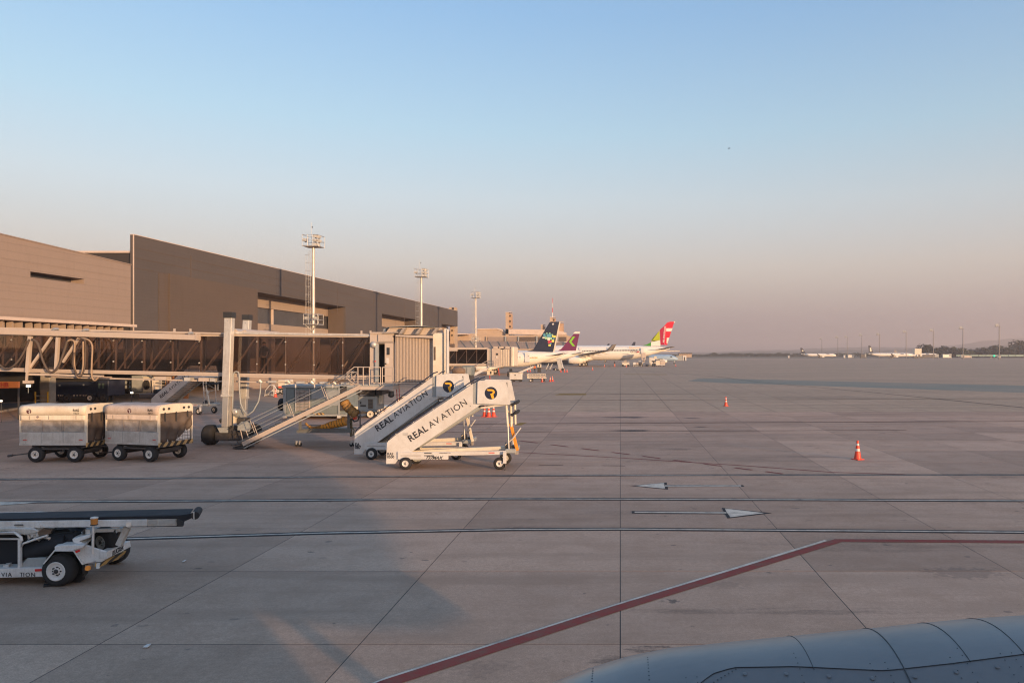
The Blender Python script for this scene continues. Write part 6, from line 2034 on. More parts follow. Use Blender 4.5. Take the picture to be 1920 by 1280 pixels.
# ------------------------------------------------------------------ floodlight masts
def mast(label, px, py_top, Y, X=None, ht=None, basket=None, det=2, vis=None):
    x = (px - CX) * Y / F
    zt_ = HC + (CY - py_top) * Y / F
    root = empty('floodlight_mast', (x, Y, 0), label, 'light mast', 'floodlight masts' if det == 2 else 'distant floodlight masts')
    s = zt_ / 19.0 if det == 2 else zt_ / 22.0
    zp = zt_ - 1.5 * s
    if det == 2:
        n_ = 5
        for k in range(n_):
            z0, z1 = zp * k / n_, zp * (k + 1) / n_
            MB().tube((x, Y, z0), (x, Y, z1 - 0.02), 0.26 - 0.10 * k / n_, 14, 0.26 - 0.10 * (k + 1) / n_).build('pole_section', MASTM, root)
            MB().lathe([(0.275 - 0.1 * (k + 1) / n_, -0.03), (0.275 - 0.1 * (k + 1) / n_, 0.03)], (x, Y, z1), (0, 0, 1), 14).build('flange', STEEL, root)
        # caged ladder on the left
        lad = MB()
        for dx, dy in ((-0.55, 0.0), (-0.35, 0.0)):
            lad.tube((x + dx, Y + dy, 1.0), (x + dx, Y + dy, zp - 0.4), 0.018, 4)
        lad.build('ladder_rail', STEEL, root)['kind'] = 'stuff'
        rg = MB()
        for k in range(int(zp / 0.35)):
            rg.tube((x - 0.55, Y, 1.2 + k * 0.35), (x - 0.35, Y, 1.2 + k * 0.35), 0.012, 4)
        for k in range(int(zp / 0.95)):
            zz = 2.2 + k * 0.95
            if zz > zp - 0.6: break
            rg.path([(x - 0.35, Y, zz), (x - 0.38, Y - 0.3, zz), (x - 0.62, Y - 0.42, zz), (x - 0.88, Y - 0.2, zz), (x - 0.88, Y + 0.2, zz), (x - 0.55, Y + 0.3, zz)], 0.016, 4)
        for dx, dy in ((-0.62, -0.42), (-0.88, -0.2)):
            rg.tube((x + dx, Y + dy, 2.2), (x + dx, Y + dy, zp - 1.0), 0.012, 4)
        rg.build('ladder_cage', STEEL, root)['kind'] = 'stuff'

        def basket_(zb, hw, hh, nm):
            MB().box(x - hw, x + hw, Y - hw, Y + hw, zb, zb + 0.1).build(nm + '_deck', STEEL, root)
            for zz in (hh * 0.5, hh):
                for a, b in (((-hw, -hw), (hw, -hw)), ((hw, -hw), (hw, hw)), ((hw, hw), (-hw, hw)), ((-hw, hw), (-hw, -hw))):
                    MB().tube((x + a[0], Y + a[1], zb + zz), (x + b[0], Y + b[1], zb + zz), 0.03, 5).build(nm + '_rail', STEEL, root)
            for a in (-1, -0.33, 0.33, 1):
                for b in (-1, 1):
                    MB().tube((x + a * hw, Y + b * hw, zb), (x + a * hw, Y + b * hw, zb + hh), 0.028, 5).build(nm + '_post', STEEL, root)
        if basket:
            zb = HC + (CY - basket) * Y / F
            basket_(zb, 0.85, 1.25, 'basket')
            for a in (-1, 1):
                MB().tube((x + a * 0.7, Y - 0.7, zb), (x, Y - 0.2, zb - 0.75), 0.035, 5).build('basket_strut', STEEL, root)
            for a in (-0.5, 0.6):
                MB().cbox((x + a, Y - 0.9, zb + 0.8), (0.3, 0.2, 0.3)).build('lower_floodlight', LENS, root)
        basket_(zp, 0.95, 1.35, 'platform')
        zz = zp
        for k, (dx, dz, tl) in enumerate(((0.55, 1.2, 0), (0.85, 1.15, 1), (0.5, 0.7, 0), (0.9, 0.65, 1), (0.45, 0.2, 0), (0.75, 0.18, 1), (-0.7, 0.75, 0))):
            M_ = Matrix.Rotation(R(20 * (1 if tl else 0.3)), 3, 'Y')
            lf = MB().cbox((x + dx, Y - 0.75 + 0.25 * tl, zz + dz), (0.42, 0.30, 0.34), M_).build('floodlight', SILVER, root)
            MB().cbox((x + dx + (0.02 if not tl else 0.22), Y - 0.915 + 0.25 * tl, zz + dz), (0.30, 0.02, 0.24), M_).build('lens', LENS, lf)
            MB().cbox((x + dx, Y - 0.55, zz + dz - 0.22), (0.1, 0.4, 0.06)).build('bracket', DKMETAL, root)
        MB().tube((x - 0.25, Y, zp), (x - 0.25, Y, zp + 3.0 * s), 0.025, 5).build('lightning_rod', STEEL, root)
        MB().lathe([(0.01, -0.08), (0.08, -0.03), (0.08, 0.03), (0.01, 0.08)], (x - 0.12, Y, zp + 2.4 * s), (0, 0, 1), 8).build('obstruction_lamp', BLACK, root)
    else:
        MB().tube((x, Y, 0), (x, Y, zt_), 0.45, 8, 0.28).build('pole', MASTD, root)
        MB().box(x - 3.4, x + 0.6, Y - 0.8, Y + 0.8, zt_ - 0.6, zt_ - 0.3).build('platform', MASTD, root)
        for dx in (-3.0, -1.6):
            MB().cbox((x + dx, Y - 0.6, zt_ + 0.6), (1.1, 0.8, 1.3), Matrix.Rotation(R(-25), 3, 'Y')).build('floodlight', GREYP, root)
        MB().box(x - 3.4, x - 0.2, Y - 0.85, Y - 0.75, zt_ + 1.3, zt_ + 1.5).build('top_rail', GREYP, root)
        MB().tube((x, Y, zt_), (x, Y, zt_ + 3.0), 0.1, 4).build('rod', MASTD, root)
    return root


MASTM = mat('mast_painted_steel', (0.62, 0.58, 0.52), 0.42, 0.25, dirt=0.4, dcol=(0.34, 0.28, 0.22), scale=1.5, streak=0.3)
MASTD = mat('mast_far_grey', (0.22, 0.20, 0.19), 0.6, dirt=0.2, scale=0.5)
mast('tallest floodlight mast, rising behind the jet bridge roof in front of the dark terminal', 587.5, 440, 90, basket=609)
mast('middle floodlight mast, rising behind the jet bridge cab roof', 790, 503, 125)
mast('smallest of the three near masts, standing before the old terminal', 892, 546.5, 172, basket=641)
names = ['first', 'second', 'third', 'fourth', 'fifth', 'sixth', 'seventh', 'eighth', 'ninth']
for i, (px, dy) in enumerate(((1541, 28), (1571, 31), (1588.5, 32), (1616, 35.5), (1649, 37), (1699, 41.5), (1750, 44), (1805.5, 48.5), (1873.5, 53))):
    mast('%s distant mast counted from the left along the right horizon' % names[i], px, CY - dy, 22.5 * F / dy, det=1)


# ------------------------------------------------------------------ airliners
def airliner(label, tail, L_, D, zc, yaw=0.0, flip=False, wing=True, fin=None, engine=1.0, cols=None, cat='airliner', group='parked airliners', wing_at=0.36, half=17.0, detail=True):
    """fuselage along local x, nose at 0, tail at L_"""
    root = empty('airliner', (0, 0, 0), label, cat, group)
    r = D / 2
    # sections: (x, radius y, radius z, centre z)
    S = [(0.0, 0.05, 0.05, zc - 0.18 * D), (0.10, 0.16, 0.15, zc - 0.17 * D), (0.30, 0.27, 0.27, zc - 0.12 * D), (0.65, 0.38, 0.39, zc - 0.06 * D), (1.1, 0.46, 0.47, zc - 0.02 * D), (1.7, 0.5, 0.5, zc)]
    rings = []
    n_ = 28

    def ring(x, ry, rz, z): return [Vector((x, ry * math.cos(2 * PI * k / n_), z + rz * math.sin(2 * PI * k / n_))) for k in range(n_)]
    for x, ry, rz, z in S: rings.append(ring(x * D, ry * D, rz * D, z))
    xt = L_ * 0.66
    for k in range(1, 5): rings.append(ring(1.7 * D + (xt - 1.7 * D) * k / 4, r, r, zc))
    for k in range(1, 11):
        f = k / 10
        rr = r * (1 - 0.90 * f ** 1.6)
        rings.append(ring(xt + (L_ - xt) * f, rr, rr, zc + (r - rr) * (0.86 - 0.18 * f)))
    m = MB(); m.loft(rings); fu = m.build('fuselage', WHITE_CLEAN, root)
    root_pos = Vector(tail)
    if flip: yaw = yaw + PI
    Rm = Matrix.Rotation(yaw, 4, 'Z')
    nose = root_pos - (Rm @ Vector((L_, 0, 0)))
    nose.z = 0
    place(root, nose, yaw)
    root['_M'] = 0
    M_ = Matrix.Translation(nose) @ Rm
    Mi = M_.inverted()
    side = 1 if flip else -1          # local y side that faces the camera

    def LP(px, py, y):
        """local point on the plane y = const hit by the sight line through a pixel"""
        c = Mi @ Vector((0, 0, HC))
        d = Mi.to_3x3() @ Vector(((px - CX) / F, 1.0, -(py - CY) / F))
        t = (y - c.y) / d.y
        return c + d * t
    # wings, engines, tailplane
    if wing:
        x0 = L_ * wing_at
        ch, ct, sw = L_ * 0.17, L_ * 0.045, half * 0.62
        for s in (-1, 1):
            m = MB()
            y0_, y1_ = s * r * 0.75, s * half
            rg = []
            for f, c_, xs in ((0, ch, 0), (0.35, ch * 0.62, sw * 0.38), (1, ct, sw)):
                y = y0_ + (y1_ - y0_) * f
                z = zc - r * 0.55 + abs(y) * 0.085
                t = c_ * 0.06
                rg.append([Vector((x0 + xs, y, z)), Vector((x0 + xs + c_ * 0.3, y, z + t)), Vector((x0 + xs + c_, y, z)), Vector((x0 + xs + c_ * 0.4, y, z - t * 0.6))])
            m.loft(rg); w_ = m.build('wing', WINGM, root)
            z = zc - r * 0.55 + half * 0.085
            m = MB(); m.loft([[Vector((x0 + sw, y1_, z)), Vector((x0 + sw + ct * 0.3, y1_ + 0.1 * s, z + 0.05)), Vector((x0 + sw + ct, y1_, z)), Vector((x0 + sw + ct * 0.4, y1_ - 0.1 * s, z - 0.05))],
                              [Vector((x0 + sw + ct * 0.9, y1_ + s * 0.9, z + 1.3 * engine)), Vector((x0 + sw + ct * 1.1, y1_ + s * 0.95, z + 1.3 * engine)), Vector((x0 + sw + ct * 1.5, y1_ + s * 0.9, z + 1.35 * engine)), Vector((x0 + sw + ct * 1.2, y1_ + s * 0.85, z + 1.3 * engine))]])
            m.build('winglet', WINGM, root)
            re = 0.98 * engine
            ye = s * half * 0.33
            ze = zc - r * 0.55 + abs(ye) * 0.085 - re * 1.25
            xe = x0 + abs(ye) * 0.58 - re * 2.3
            m = MB(); m.lathe([(re * 0.80, 0.1 * re), (re * 0.86, 0), (re * 0.95, 0.25 * re), (re * 1.06, 1.1 * re), (re * 1.02, 2.6 * re), (re * 0.84, 3.5 * re), (re * 0.5, 3.6 * re), (re * 0.42, 4.3 * re), (re * 0.1, 4.9 * re)], (xe, ye, ze), (1, 0, 0), 22)
            en = m.build('engine', WHITE_CLEAN, root)
            MB().lathe([(re * 0.79, 0.12 * re), (re * 0.2, 0.5 * re)], (xe, ye, ze), (1, 0, 0), 20).build('intake', BLACK, en)
            MB().prism([(xe + re * 1.2, ye - 0.12, ze + re * 0.9), (xe + re * 4.2, ye - 0.12, ze + re * 0.5), (xe + re * 5.2, ye - 0.12, ze + re * 1.35), (xe + re * 2.2, ye - 0.12, ze + re * 1.5)], (0, 0.24, 0)).build('pylon', WHITE_CLEAN, root)
            # flap track fairings
            for f in (0.3, 0.5, 0.7):
                y = y0_ + (y1_ - y0_) * f
                xx = x0 + sw * f + ch * (1 - f * 0.72) * 0.6
                z = zc - r * 0.55 + abs(y) * 0.085 - 0.12 * engine
                MB().lathe([(0.02, 0), (0.16 * engine, 0.6 * engine), (0.16 * engine, 1.6 * engine), (0.02, 2.6 * engine)], (xx, y, z), (1, 0, -0.1), 8).build('flap_fairing', WHITE_CLEAN, root)
        # belly fairing
        m = MB(); rg = []
        for f, k in ((0, 0.3), (0.15, 0.8), (0.4, 1), (0.75, 1), (1, 0.3)):
            rg.append([Vector((x0 - ch * 0.2 + ch * 1.5 * f, r * 0.98 * k * math.cos(2 * PI * i / 16), zc - r * 0.75 + r * 0.42 * k * math.sin(2 * PI * i / 16))) for i in range(16)])
        m.loft(rg); m.build('belly_fairing', WHITE_CLEAN, root)
        # landing gear
        for s in (-1, 1):
            xg, yg = x0 + ch * 0.72, s * r * 1.35
            MB().tube((xg, yg, zc - r * 0.6), (xg, yg, 0.5), 0.14 * engine, 8).build('gear_strut', SILVER, root)
            rw = 0.55 * (1 + (engine - 1) * 0.3)
            for k in ((-1, 1) if engine > 1.2 else (0,)):
                for dy in (-0.3, 0.3):
                    wheel(root, (xg + k * rw * 1.15, yg + dy * engine, rw), rw, 0.35, rim=RIM, out=side)
            MB().box(xg - 0.6, xg + 0.5, yg - 0.05, yg + 0.05, 1.2, zc - r * 0.9).build('gear_door', WHITE_CLEAN, root)
        wheel(root, (L_ * 0.12, 0.2, 0.4), 0.4, 0.25)
        wheel(root, (L_ * 0.12, -0.2, 0.4), 0.4, 0.25)
        MB().tube((L_ * 0.12, 0, 0.4), (L_ * 0.12, 0, zc - r * 0.8), 0.1, 8).build('nose_gear_strut', SILVER, root)
    # tailplane
    for s in (-1, 1):
        m = MB()
        x1 = L_ * 0.885
        c0_, c1_ = L_ * 0.075, L_ * 0.03
        hs_ = half * 0.36
        zt0 = zc + r * 0.42
        rg = []
        for f in (0, 1):
            c_ = c0_ + (c1_ - c0_) * f
            x_ = x1 + hs_ * 0.62 * f
            y = s * (r * 0.15 + hs_ * f)
            z = zt0 + hs_ * 0.10 * f
            rg.append([Vector((x_, y, z)), Vector((x_ + c_ * 0.3, y, z + c_ * 0.05)), Vector((x_ + c_, y, z)), Vector((x_ + c_ * 0.4, y, z - c_ * 0.05))])
        m.loft(rg); m.build('tailplane', WINGM, root)
    return root, LP, side


WINGM = mat('wing_grey', (0.24, 0.22, 0.21), 0.45, dirt=0.2, scale=0.4)
PURPLE = mat('tail_purple', (0.16, 0.02, 0.085), 0.4, dirt=0.1, scale=0.4)
LIMEG = mat('tail_green', (0.22, 0.55, 0.03), 0.4, dirt=0.0)
TGREEN = mat('tail_dark_green', (0.05, 0.28, 0.02), 0.4, dirt=0.0)
TLIME = mat('tail_lime', (0.42, 0.48, 0.02), 0.4, dirt=0.0)
TRED = mat('tail_red', (0.75, 0.015, 0.04), 0.4, dirt=0.0)
TRED2 = mat('tail_dark_red', (0.42, 0.01, 0.05), 0.4, dirt=0.0)
TEAL = mat('tile_blue', (0.10, 0.34, 0.45), 0.5, dirt=0)
MINT = mat('tile_mint', (0.35, 0.65, 0.40), 0.5, dirt=0)
TYEL = mat('tile_yellow', (0.75, 0.70, 0.15), 0.5, dirt=0)
TCREAM = mat('tile_cream', (0.75, 0.75, 0.60), 0.5, dirt=0)
TPINK = mat('tile_red', (0.65, 0.06, 0.10), 0.5, dirt=0)


def panel(root, LP, name, pts, m_, y0, y1):
    """outline on the fin plane, given real thickness between y0 and y1"""
    P = [LP(x, y, y0) for x, y in pts]
    mm = MB(); mm.prism(P, (0, y1 - y0, 0))
    return mm.build(name, m_, root)


# dark blue tailed airliner
Ya = 170.0
a1, LP, sd = airliner('dark blue tailed airliner docked at the second jet bridge', (W(1058, 0, Ya).x, Ya, 0), 31.0, 3.7, 3.42, half=15.5)
panel(a1, LP, 'tail_fin', [(984, 659), (1000, 655), (1030, 604.5), (1033, 603), (1048.6, 603), (1037, 659.5)], NAVY, -0.16, 0.16)
panel(a1, LP, 'rudder', [(1037.1, 659.5), (1048.8, 603), (1050.6, 603.2), (1039.6, 659.5)], CREAM, -0.12, 0.12)
panel(a1, LP, 'tail_lamp', [(1035, 606.5), (1037.5, 605.5), (1039, 607), (1037.6, 609), (1035.4, 608.8)], WHITE, -0.19, -0.162)
T0 = [(1019, 625, 1024, 631, TEAL), (1024.4, 623.4, 1026.4, 625.6, MINT), (1025, 626, 1034, 632, TEAL), (1029.8, 623.4, 1032, 625.6, MINT), (1017, 631.8, 1021.5, 634.2, TCREAM), (1022, 631.4, 1026, 635.8, MINT),
      (1026.4, 632.4, 1031, 638, TCREAM), (1031.3, 632.4, 1034.8, 636.4, MINT), (1035.2, 628.4, 1038, 632, TYEL), (1038.2, 628.8, 1042, 632.8, TYEL), (1036, 633, 1039.6, 635.6, TEAL), (1034.6, 636.6, 1039, 641.4, TYEL),
      (1027.2, 638.4, 1031, 640.6, TPINK), (1031.2, 638.8, 1034.4, 642.2, TPINK), (1027.4, 641, 1031, 643.2, TPINK), (1031, 643, 1034, 645, TEAL), (1028.4, 645.2, 1032.6, 648.8, TYEL), (1021.6, 626, 1024.2, 628, MINT), (1034.4, 626.4, 1037, 628.2, MINT)]
for x0, y0, x1, y1, m_ in T0:
    panel(a1, LP, 'livery_tile', [(x0, y1), (x1, y1), (x1, y0), (x0, y0)], m_, -0.185, -0.162)
panel(a1, LP, 'door', [(984, 678.5), (993, 678.5), (993, 660.6), (984, 660.6)], mat('door_white', (0.70, 0.70, 0.70), 0.35, dirt=0.1), -1.90, -1.80)
panel(a1, LP, 'door_sill', [(983.3, 679.2), (993.8, 679.2), (993.8, 678.6), (983.3, 678.6)], BRIDGE_DK, -1.92, -1.80)
panel(a1, LP, 'door_window', [(989.6, 668.4), (991, 668.4), (991, 666.8), (989.6, 666.8)], BLACK, -1.93, -1.905)
for x in (965.5, 970.3, 975.1):
    panel(a1, LP, 'cabin_window', [(x - 0.9, 670.8), (x + 0.9, 670.8), (x + 0.9, 668.2), (x - 0.9, 668.2)], BLACK if x < 974 else SILVER, -1.86, -1.80)
p = LP(994, 671.5, -1.80)
text('lettering', 'PR-YSD', GOLD, a1, (p.x + 0.35, -1.82, p.z), (1, 0, 0), (0, 0, 1), 0.42, bold=0.01)
panel(a1, LP, 'flag_mark', [(993.8, 671.4), (995.6, 671.4), (995.6, 669.8), (993.8, 669.8)], GOLD, -1.84, -1.80)

# purple tailed airliner
Yb2 = 240.0
a2, LP, sd = airliner('purple tailed airliner with green chevron, behind the dark blue one', (W(1091, 0, Yb2).x, Yb2, 0), 31.0, 3.9, 3.75, half=16.0)
panel(a2, LP, 'tail_fin', [(1045, 657.5), (1052, 654.3), (1076, 625.6), (1086.3, 625.6), (1080, 655.5), (1080, 657)], PURPLE, -0.16, 0.16)
panel(a2, LP, 'fin_tip', [(1074.2, 625.4), (1078.2, 621.8), (1087.4, 621.8), (1086.5, 625.4)], WHITE_CLEAN, -0.15, 0.15)
panel(a2, LP, 'chevron_upper', [(1067, 640.2), (1071.5, 640.2), (1078.6, 630.8), (1074, 630.8)], LIMEG, -0.19, -0.162)
panel(a2, LP, 'chevron_lower', [(1067, 640.4), (1073.6, 648.8), (1078.4, 648.8), (1071.5, 640.4)], LIMEG, -0.19, -0.162)

# big red and green tailed airliner
Yc = 285.0
a3, LP, sd = airliner('big widebody airliner with red and green tail, side on in the distance', (W(1256, 0, Yc).x, Yc, 0), 53.0, 5.7, 5.05, half=29.0, engine=1.5, yaw=R(-4), wing_at=0.25)
panel(a3, LP, 'fin_root', [(1205, 647.5), (1212, 646), (1220.5, 641.5), (1220.5, 648.5)], TGREEN, -0.20, 0.20)
panel(a3, LP, 'fin_front', [(1220.7, 641.2), (1236.4, 619.5), (1237.5, 637.6), (1220.7, 637.8)], TLIME, -0.20, 0.20)
panel(a3, LP, 'fin_block', [(1220.7, 638.0), (1237.6, 637.8), (1238.3, 648.5), (1220.7, 648.5)], WHITE_CLEAN, -0.20, 0.20)
panel(a3, LP, 'fin_dark_red', [(1237.0, 618.5), (1245.5, 610.8), (1245.8, 646.5), (1238.5, 646.5)], TRED2, -0.22, 0.22)
panel(a3, LP, 'tail_fin', [(1245.7, 610.6), (1251.5, 604.2), (1258, 602.8), (1264.2, 603), (1251, 645.5), (1250.3, 646.5), (1246, 646.5)], TRED, -0.22, 0.22)
panel(a3, LP, 'fin_tip', [(1262.8, 602.4), (1266, 602.4), (1264.8, 604.8), (1263.6, 604.8)], WHITE_CLEAN, -0.2, 0.2)
panel(a3, LP, 'white_block', [(1249.2, 615.2), (1261, 615.2), (1258.6, 621.2), (1249, 621.2)], WHITE_CLEAN, -0.25, -0.222)
panel(a3, LP, 'white_block', [(1250.2, 633), (1254.8, 633), (1251.4, 643.8), (1249.8, 643.8)], WHITE_CLEAN, -0.25, -0.222)
p = LP(1245.6, 642.6, -0.23)
text('lettering', 'AIR PORTUGAL', WHITE, a3, (p.x, -0.235, p.z), (0.10, 0, 1), (-1, 0, 0.10), 0.92, bold=0.03)
m = MB()
for k in range(37):
    px = 1093 + (1199 - 1093) * k / 36
    P = [LP(px + dx, 657.8 - (k / 36) * 1.6 + dz, -2.84) for dx, dz in ((-0.8, 1.1), (0.8, 1.1), (0.8, -1.0), (-0.8, -1.0))]
    m.prism(P, (0, 0.05, 0))
m.build('cabin_windows', BLACK, a3)['kind'] = 'stuff'
for px in (1139, 1202, 1086):
    panel(a3, LP, 'door', [(px, 663), (px + 4.6, 663), (px + 4.6, 651.5), (px, 651.5)], MATS['door_white'], -2.88, -2.80)
p = LP(1179.5, 653, -2.8)
text('lettering', 'flytap.com', GOLD, a3, (p.x, -2.80, p.z), (1, 0, 0), (0, 0, 1), 1.0)
p = LP(1182, 661, -2.8)
text('lettering', 'CS-TUB', BRIDGE_DK, a3, (p.x, -2.83, p.z), (1, 0, 0), (0, 0, 1), 0.9, bold=0.02)
panel(a3, LP, 'flag_mark', [(1194, 660.4), (1198.5, 660.4), (1198.5, 658.6), (1194, 658.6)], TRED2, -2.86, -2.8)

# two dark fins that show above the widebody, and the pale blue jet behind it
for px, yt, w_, Yd, lb in ((1188, 640, 9, 430, 'distant airliner whose small dark fin shows left above the widebody roof'), (1165, 643.5, 0, 0, ''), (1160, 0, 0, 0, '')):
    if not Yd: continue
for pts, Yd, lb in (([(1136, 648), (1140, 644.2), (1143, 644.2), (1142.2, 648)], 440, 'far airliner showing only a small dark fin left above the widebody'),
                    ([(1183, 646.5), (1187.8, 641), (1191.8, 641), (1190.6, 646.5)], 420, 'far airliner showing a taller dark fin right above the widebody')):
    ax, LPx, sd = airliner(lb, (W(pts[2][0] + 2, 0, Yd).x, Yd, 0), 34.0, 3.9, 3.9, half=16.0, detail=False)
    q0, q1 = pts[0], pts[3]
    panel(ax, LPx, 'tail_fin', [(q0[0] - 4, 655), pts[1], pts[2], (q1[0] - 1, 655)], NAVY, -0.16, 0.16)
PBLUE = mat('pale_blue_livery', (0.30, 0.42, 0.55), 0.4, dirt=0.1)
a6, LPx, sd = airliner('pale blue jet with its nose to the right, behind the widebody tail', (W(1212, 0, 330).x, 330, 0), 14.0, 3.0, 2.9, flip=True, half=8.0, engine=0.7, group='parked airliners')
for o in a6.children:
    if o.name.startswith('fuselage'):
        o.data.materials[0] = PBLUE
panel(a6, LPx, 'cockpit_window', [(1257, 669.5), (1260, 669.8), (1260.4, 668.2), (1257.6, 667.6)], BLACK, 1.2, 1.45)

# distant parked jets at the right
for (x0, x1, Yd, D_, zc_, ft, lb) in ((1502, 1568, 860, 3.6, 3.6, (1500.5, 652), 'left distant jet with dark tail and white body on the right horizon'),
                                      (1628, 1712, 800, 4.0, 3.9, (1628, 647.5), 'middle distant jet with dark tail and patterned fin'),
                                      (1676, 1760, 840, 3.8, 3.7, None, 'right distant jet partly hidden by a white box truck')):
    Ld = (x1 - x0) * Yd / F
    ax, LPx, sd = airliner(lb, (W(x0, 0, Yd).x, Yd, 0), Ld, D_, zc_, flip=True, half=15.0, group='distant parked jets')
    if ft:
        fx, fy = ft
        sc_ = Yd / F
        panel(ax, LPx, 'tail_fin', [(fx + 1, 664.5 - 4.2), (fx, fy), (fx + 3.5, fy), (fx + 9.5, 660.8)], NAVY, 0.0, 0.3)
        panel(ax, LPx, 'fin_emblem', [(fx + 3, 658.5), (fx + 3, fy + 4.2), (fx + 5.2, fy + 4.2), (fx + 6.4, 658.5)], TCREAM, 0.32, 0.42)
    else:
        panel(ax, LPx, 'tail_fin', [(1677, 662), (1676.5, 656), (1679, 656), (1684, 662)], WINGM, 0.0, 0.3)
    p = LPx((x0 + x1) / 2 + (x1 - x0) * 0.22, 664.6, D_ / 2)
    text('lettering', 'AZUL', NAVY, ax, (p.x, D_ / 2 * 0.99, p.z), (-1, 0, 0), (0, 0, 1), 1.5, bold=0.05)

# ------------------------------------------------------------------ things on the far apron
def fbox(root, name, x0, x1, y0, y1, Y, d, m_, bevel=0.0):
    a, b = W(x0, y0, Y), W(x1, y1, Y)
    mm = MB(); mm.box(a.x, b.x, Y, Y + d, max(b.z, 0), a.z)
    return mm.build(name, m_, root, bevel=bevel)


gp = empty('white_cart', G(966, 715), 'small white box cart with a dark dot, beside the cage trailer', 'equipment cart')
Yp = 122.0
fbox(gp, 'box', 954.8, 978.5, 699, 711.5, Yp, 1.6, WHITE, 0.06)
fbox(gp, 'lid', 954.5, 979, 698.2, 698.9, Yp - 0.05, 1.7, CREAM)
fbox(gp, 'chassis', 957, 977, 711.8, 713.6, Yp + 0.2, 1.2, DKMETAL)
MB().lathe([(0.11, 0), (0.10, 0.02)], W(965.8, 703, Yp - 0.01), (0, -1, 0), 10).build('round_mark', BLACK, gp)
for px in (961.5, 975):
    wheel(gp, Vector((W(px, 0, Yp).x, Yp + 0.2, 0.2)), 0.2, 0.2, rim=DKMETAL)
    wheel(gp, Vector((W(px, 0, Yp).x, Yp + 1.3, 0.2)), 0.2, 0.2, rim=DKMETAL)
ct = empty('cage_trailer', G(1006, 715), 'white flat trailer with caged sides and one pale wheel rim', 'trailer')
Yq = 122.0
for y_ in (Yq, Yq + 1.6):
    for py in (701.6, 704.6, 707.6):
        MB().beam(W(989, py, y_), W(1023, py - 0.4, y_), 0.06, 0.10).build('cage_rail', CREAM, ct)
    for k in range(8):
        MB().beam(W(989 + k * 4.86, 701.4, y_), W(989 + k * 4.86, 708.4, y_), 0.06, 0.06).build('cage_post', CREAM, ct)
fbox(ct, 'deck', 988.5, 1023.5, 707.8, 709.2, Yq - 0.02, 1.66, CREAM)
fbox(ct, 'end_board', 988.2, 989.6, 700.8, 707.6, Yq, 1.6, CREAM)
for px in (995, 1017):
    wheel(ct, Vector((W(px, 0, Yq).x, Yq, 0.25)), 0.25, 0.18, rr=0.6)
    wheel(ct, Vector((W(px, 0, Yq).x, Yq + 1.5, 0.25)), 0.25, 0.18, rr=0.6)
MB().beam(W(1000, 711, Yq + .7), W(1016, 711, Yq + .7), 0.2, 0.12).build('axle_beam', DKMETAL, ct)

# belt loader under the blue tailed airliner
fb_ = empty('belt_loader', G(950, 706), 'small dark belt loader reaching up to the blue tailed airliner hold', 'belt loader')
Yl = 148.0
a, b = W(968, 700, Yl), W(1001, 686, Yl)
MB().beam(a, b, 0.9, 0.3).build('conveyor', DKMETAL, fb_)
MB().beam(a + Vector((0, -0.5, -0.1)), b + Vector((0, -0.5, -0.1)), 0.08, 0.35).build('boom', WHITE, fb_)
fbox(fb_, 'body', 951, 972, 696, 703, Yl, 1.6, DKMETAL, 0.08)
fbox(fb_, 'seat', 955, 960, 691, 695.8, Yl + 0.3, 0.6, BLACK, 0.05)
for px in (954, 969): wheel(fb_, Vector((W(px, 0, Yl).x, Yl, 0.35)), 0.35, 0.25, rim=DKMETAL)
# tall white stair by the tails, with small tug
ts = empty('boarding_stair', G(1050, 694), 'narrow pale stair standing under the dark blue aircraft tail', 'boarding stairs')
Yz = 205.0
MB().prism([W(1043, 672, Yz), W(1049.5, 671.5, Yz), W(1055.5, 693.5, Yz), W(1048, 694, Yz)], (0, 1.8, 0)).build('stair_wall', SILVER, ts)
MB().prism([W(1050.2, 671.5, Yz - .1), W(1051.2, 671.5, Yz - .1), W(1057, 694, Yz - .1), W(1055.8, 694, Yz - .1)], (0, 2.0, 0)).build('hand_rail', WHITE, ts)
fbox(ts, 'tug_body', 1036, 1043, 690, 693.6, Yz, 1.6, NAVY, 0.1)
fbox(ts, 'chassis', 1043, 1056, 692.6, 694.4, Yz + 0.1, 1.6, BLACK)
wheel(ts, Vector((W(1042, 0, Yz).x, Yz, 0.35)), 0.35, 0.3)
wheel(ts, Vector((W(1055, 0, Yz).x, Yz, 0.35)), 0.35, 0.3, rim=DKMETAL)
# yellow unit and clutter between the fuselages
gu = empty('ground_unit', G(1011, 700), 'small yellow ground unit under the blue tailed aircraft belly', 'ground unit')
fbox(gu, 'casing', 1007, 1014, 682.5, 688.5, 185, 1.5, CREAM, 0.05)
fbox(gu, 'grille', 1011, 1013, 683.5, 687.5, 184.9, 0.09, BLACK)
fbox(gu, 'base', 1007.5, 1013.5, 688.8, 698, 185.2, 1.2, DKMETAL)
for k, (px, py) in enumerate(((1024, 688), (1031, 687))):
    tr = empty('tow_bar', W(px, 698, 200), ('left' if k == 0 else 'right') + ' pale slanting loader bar between the two tails', 'tow bar')
    MB().beam(W(px, 692, 200), W(px + 5, 682, 200), 0.3, 0.25).build('bar', SILVER, tr)
    MB().tube(W(px + 0.5, 691, 200.2), Vector((W(px + 0.5, 0, 200).x, 200.2, 0)), 0.12, 6).build('leg', DKMETAL, tr)

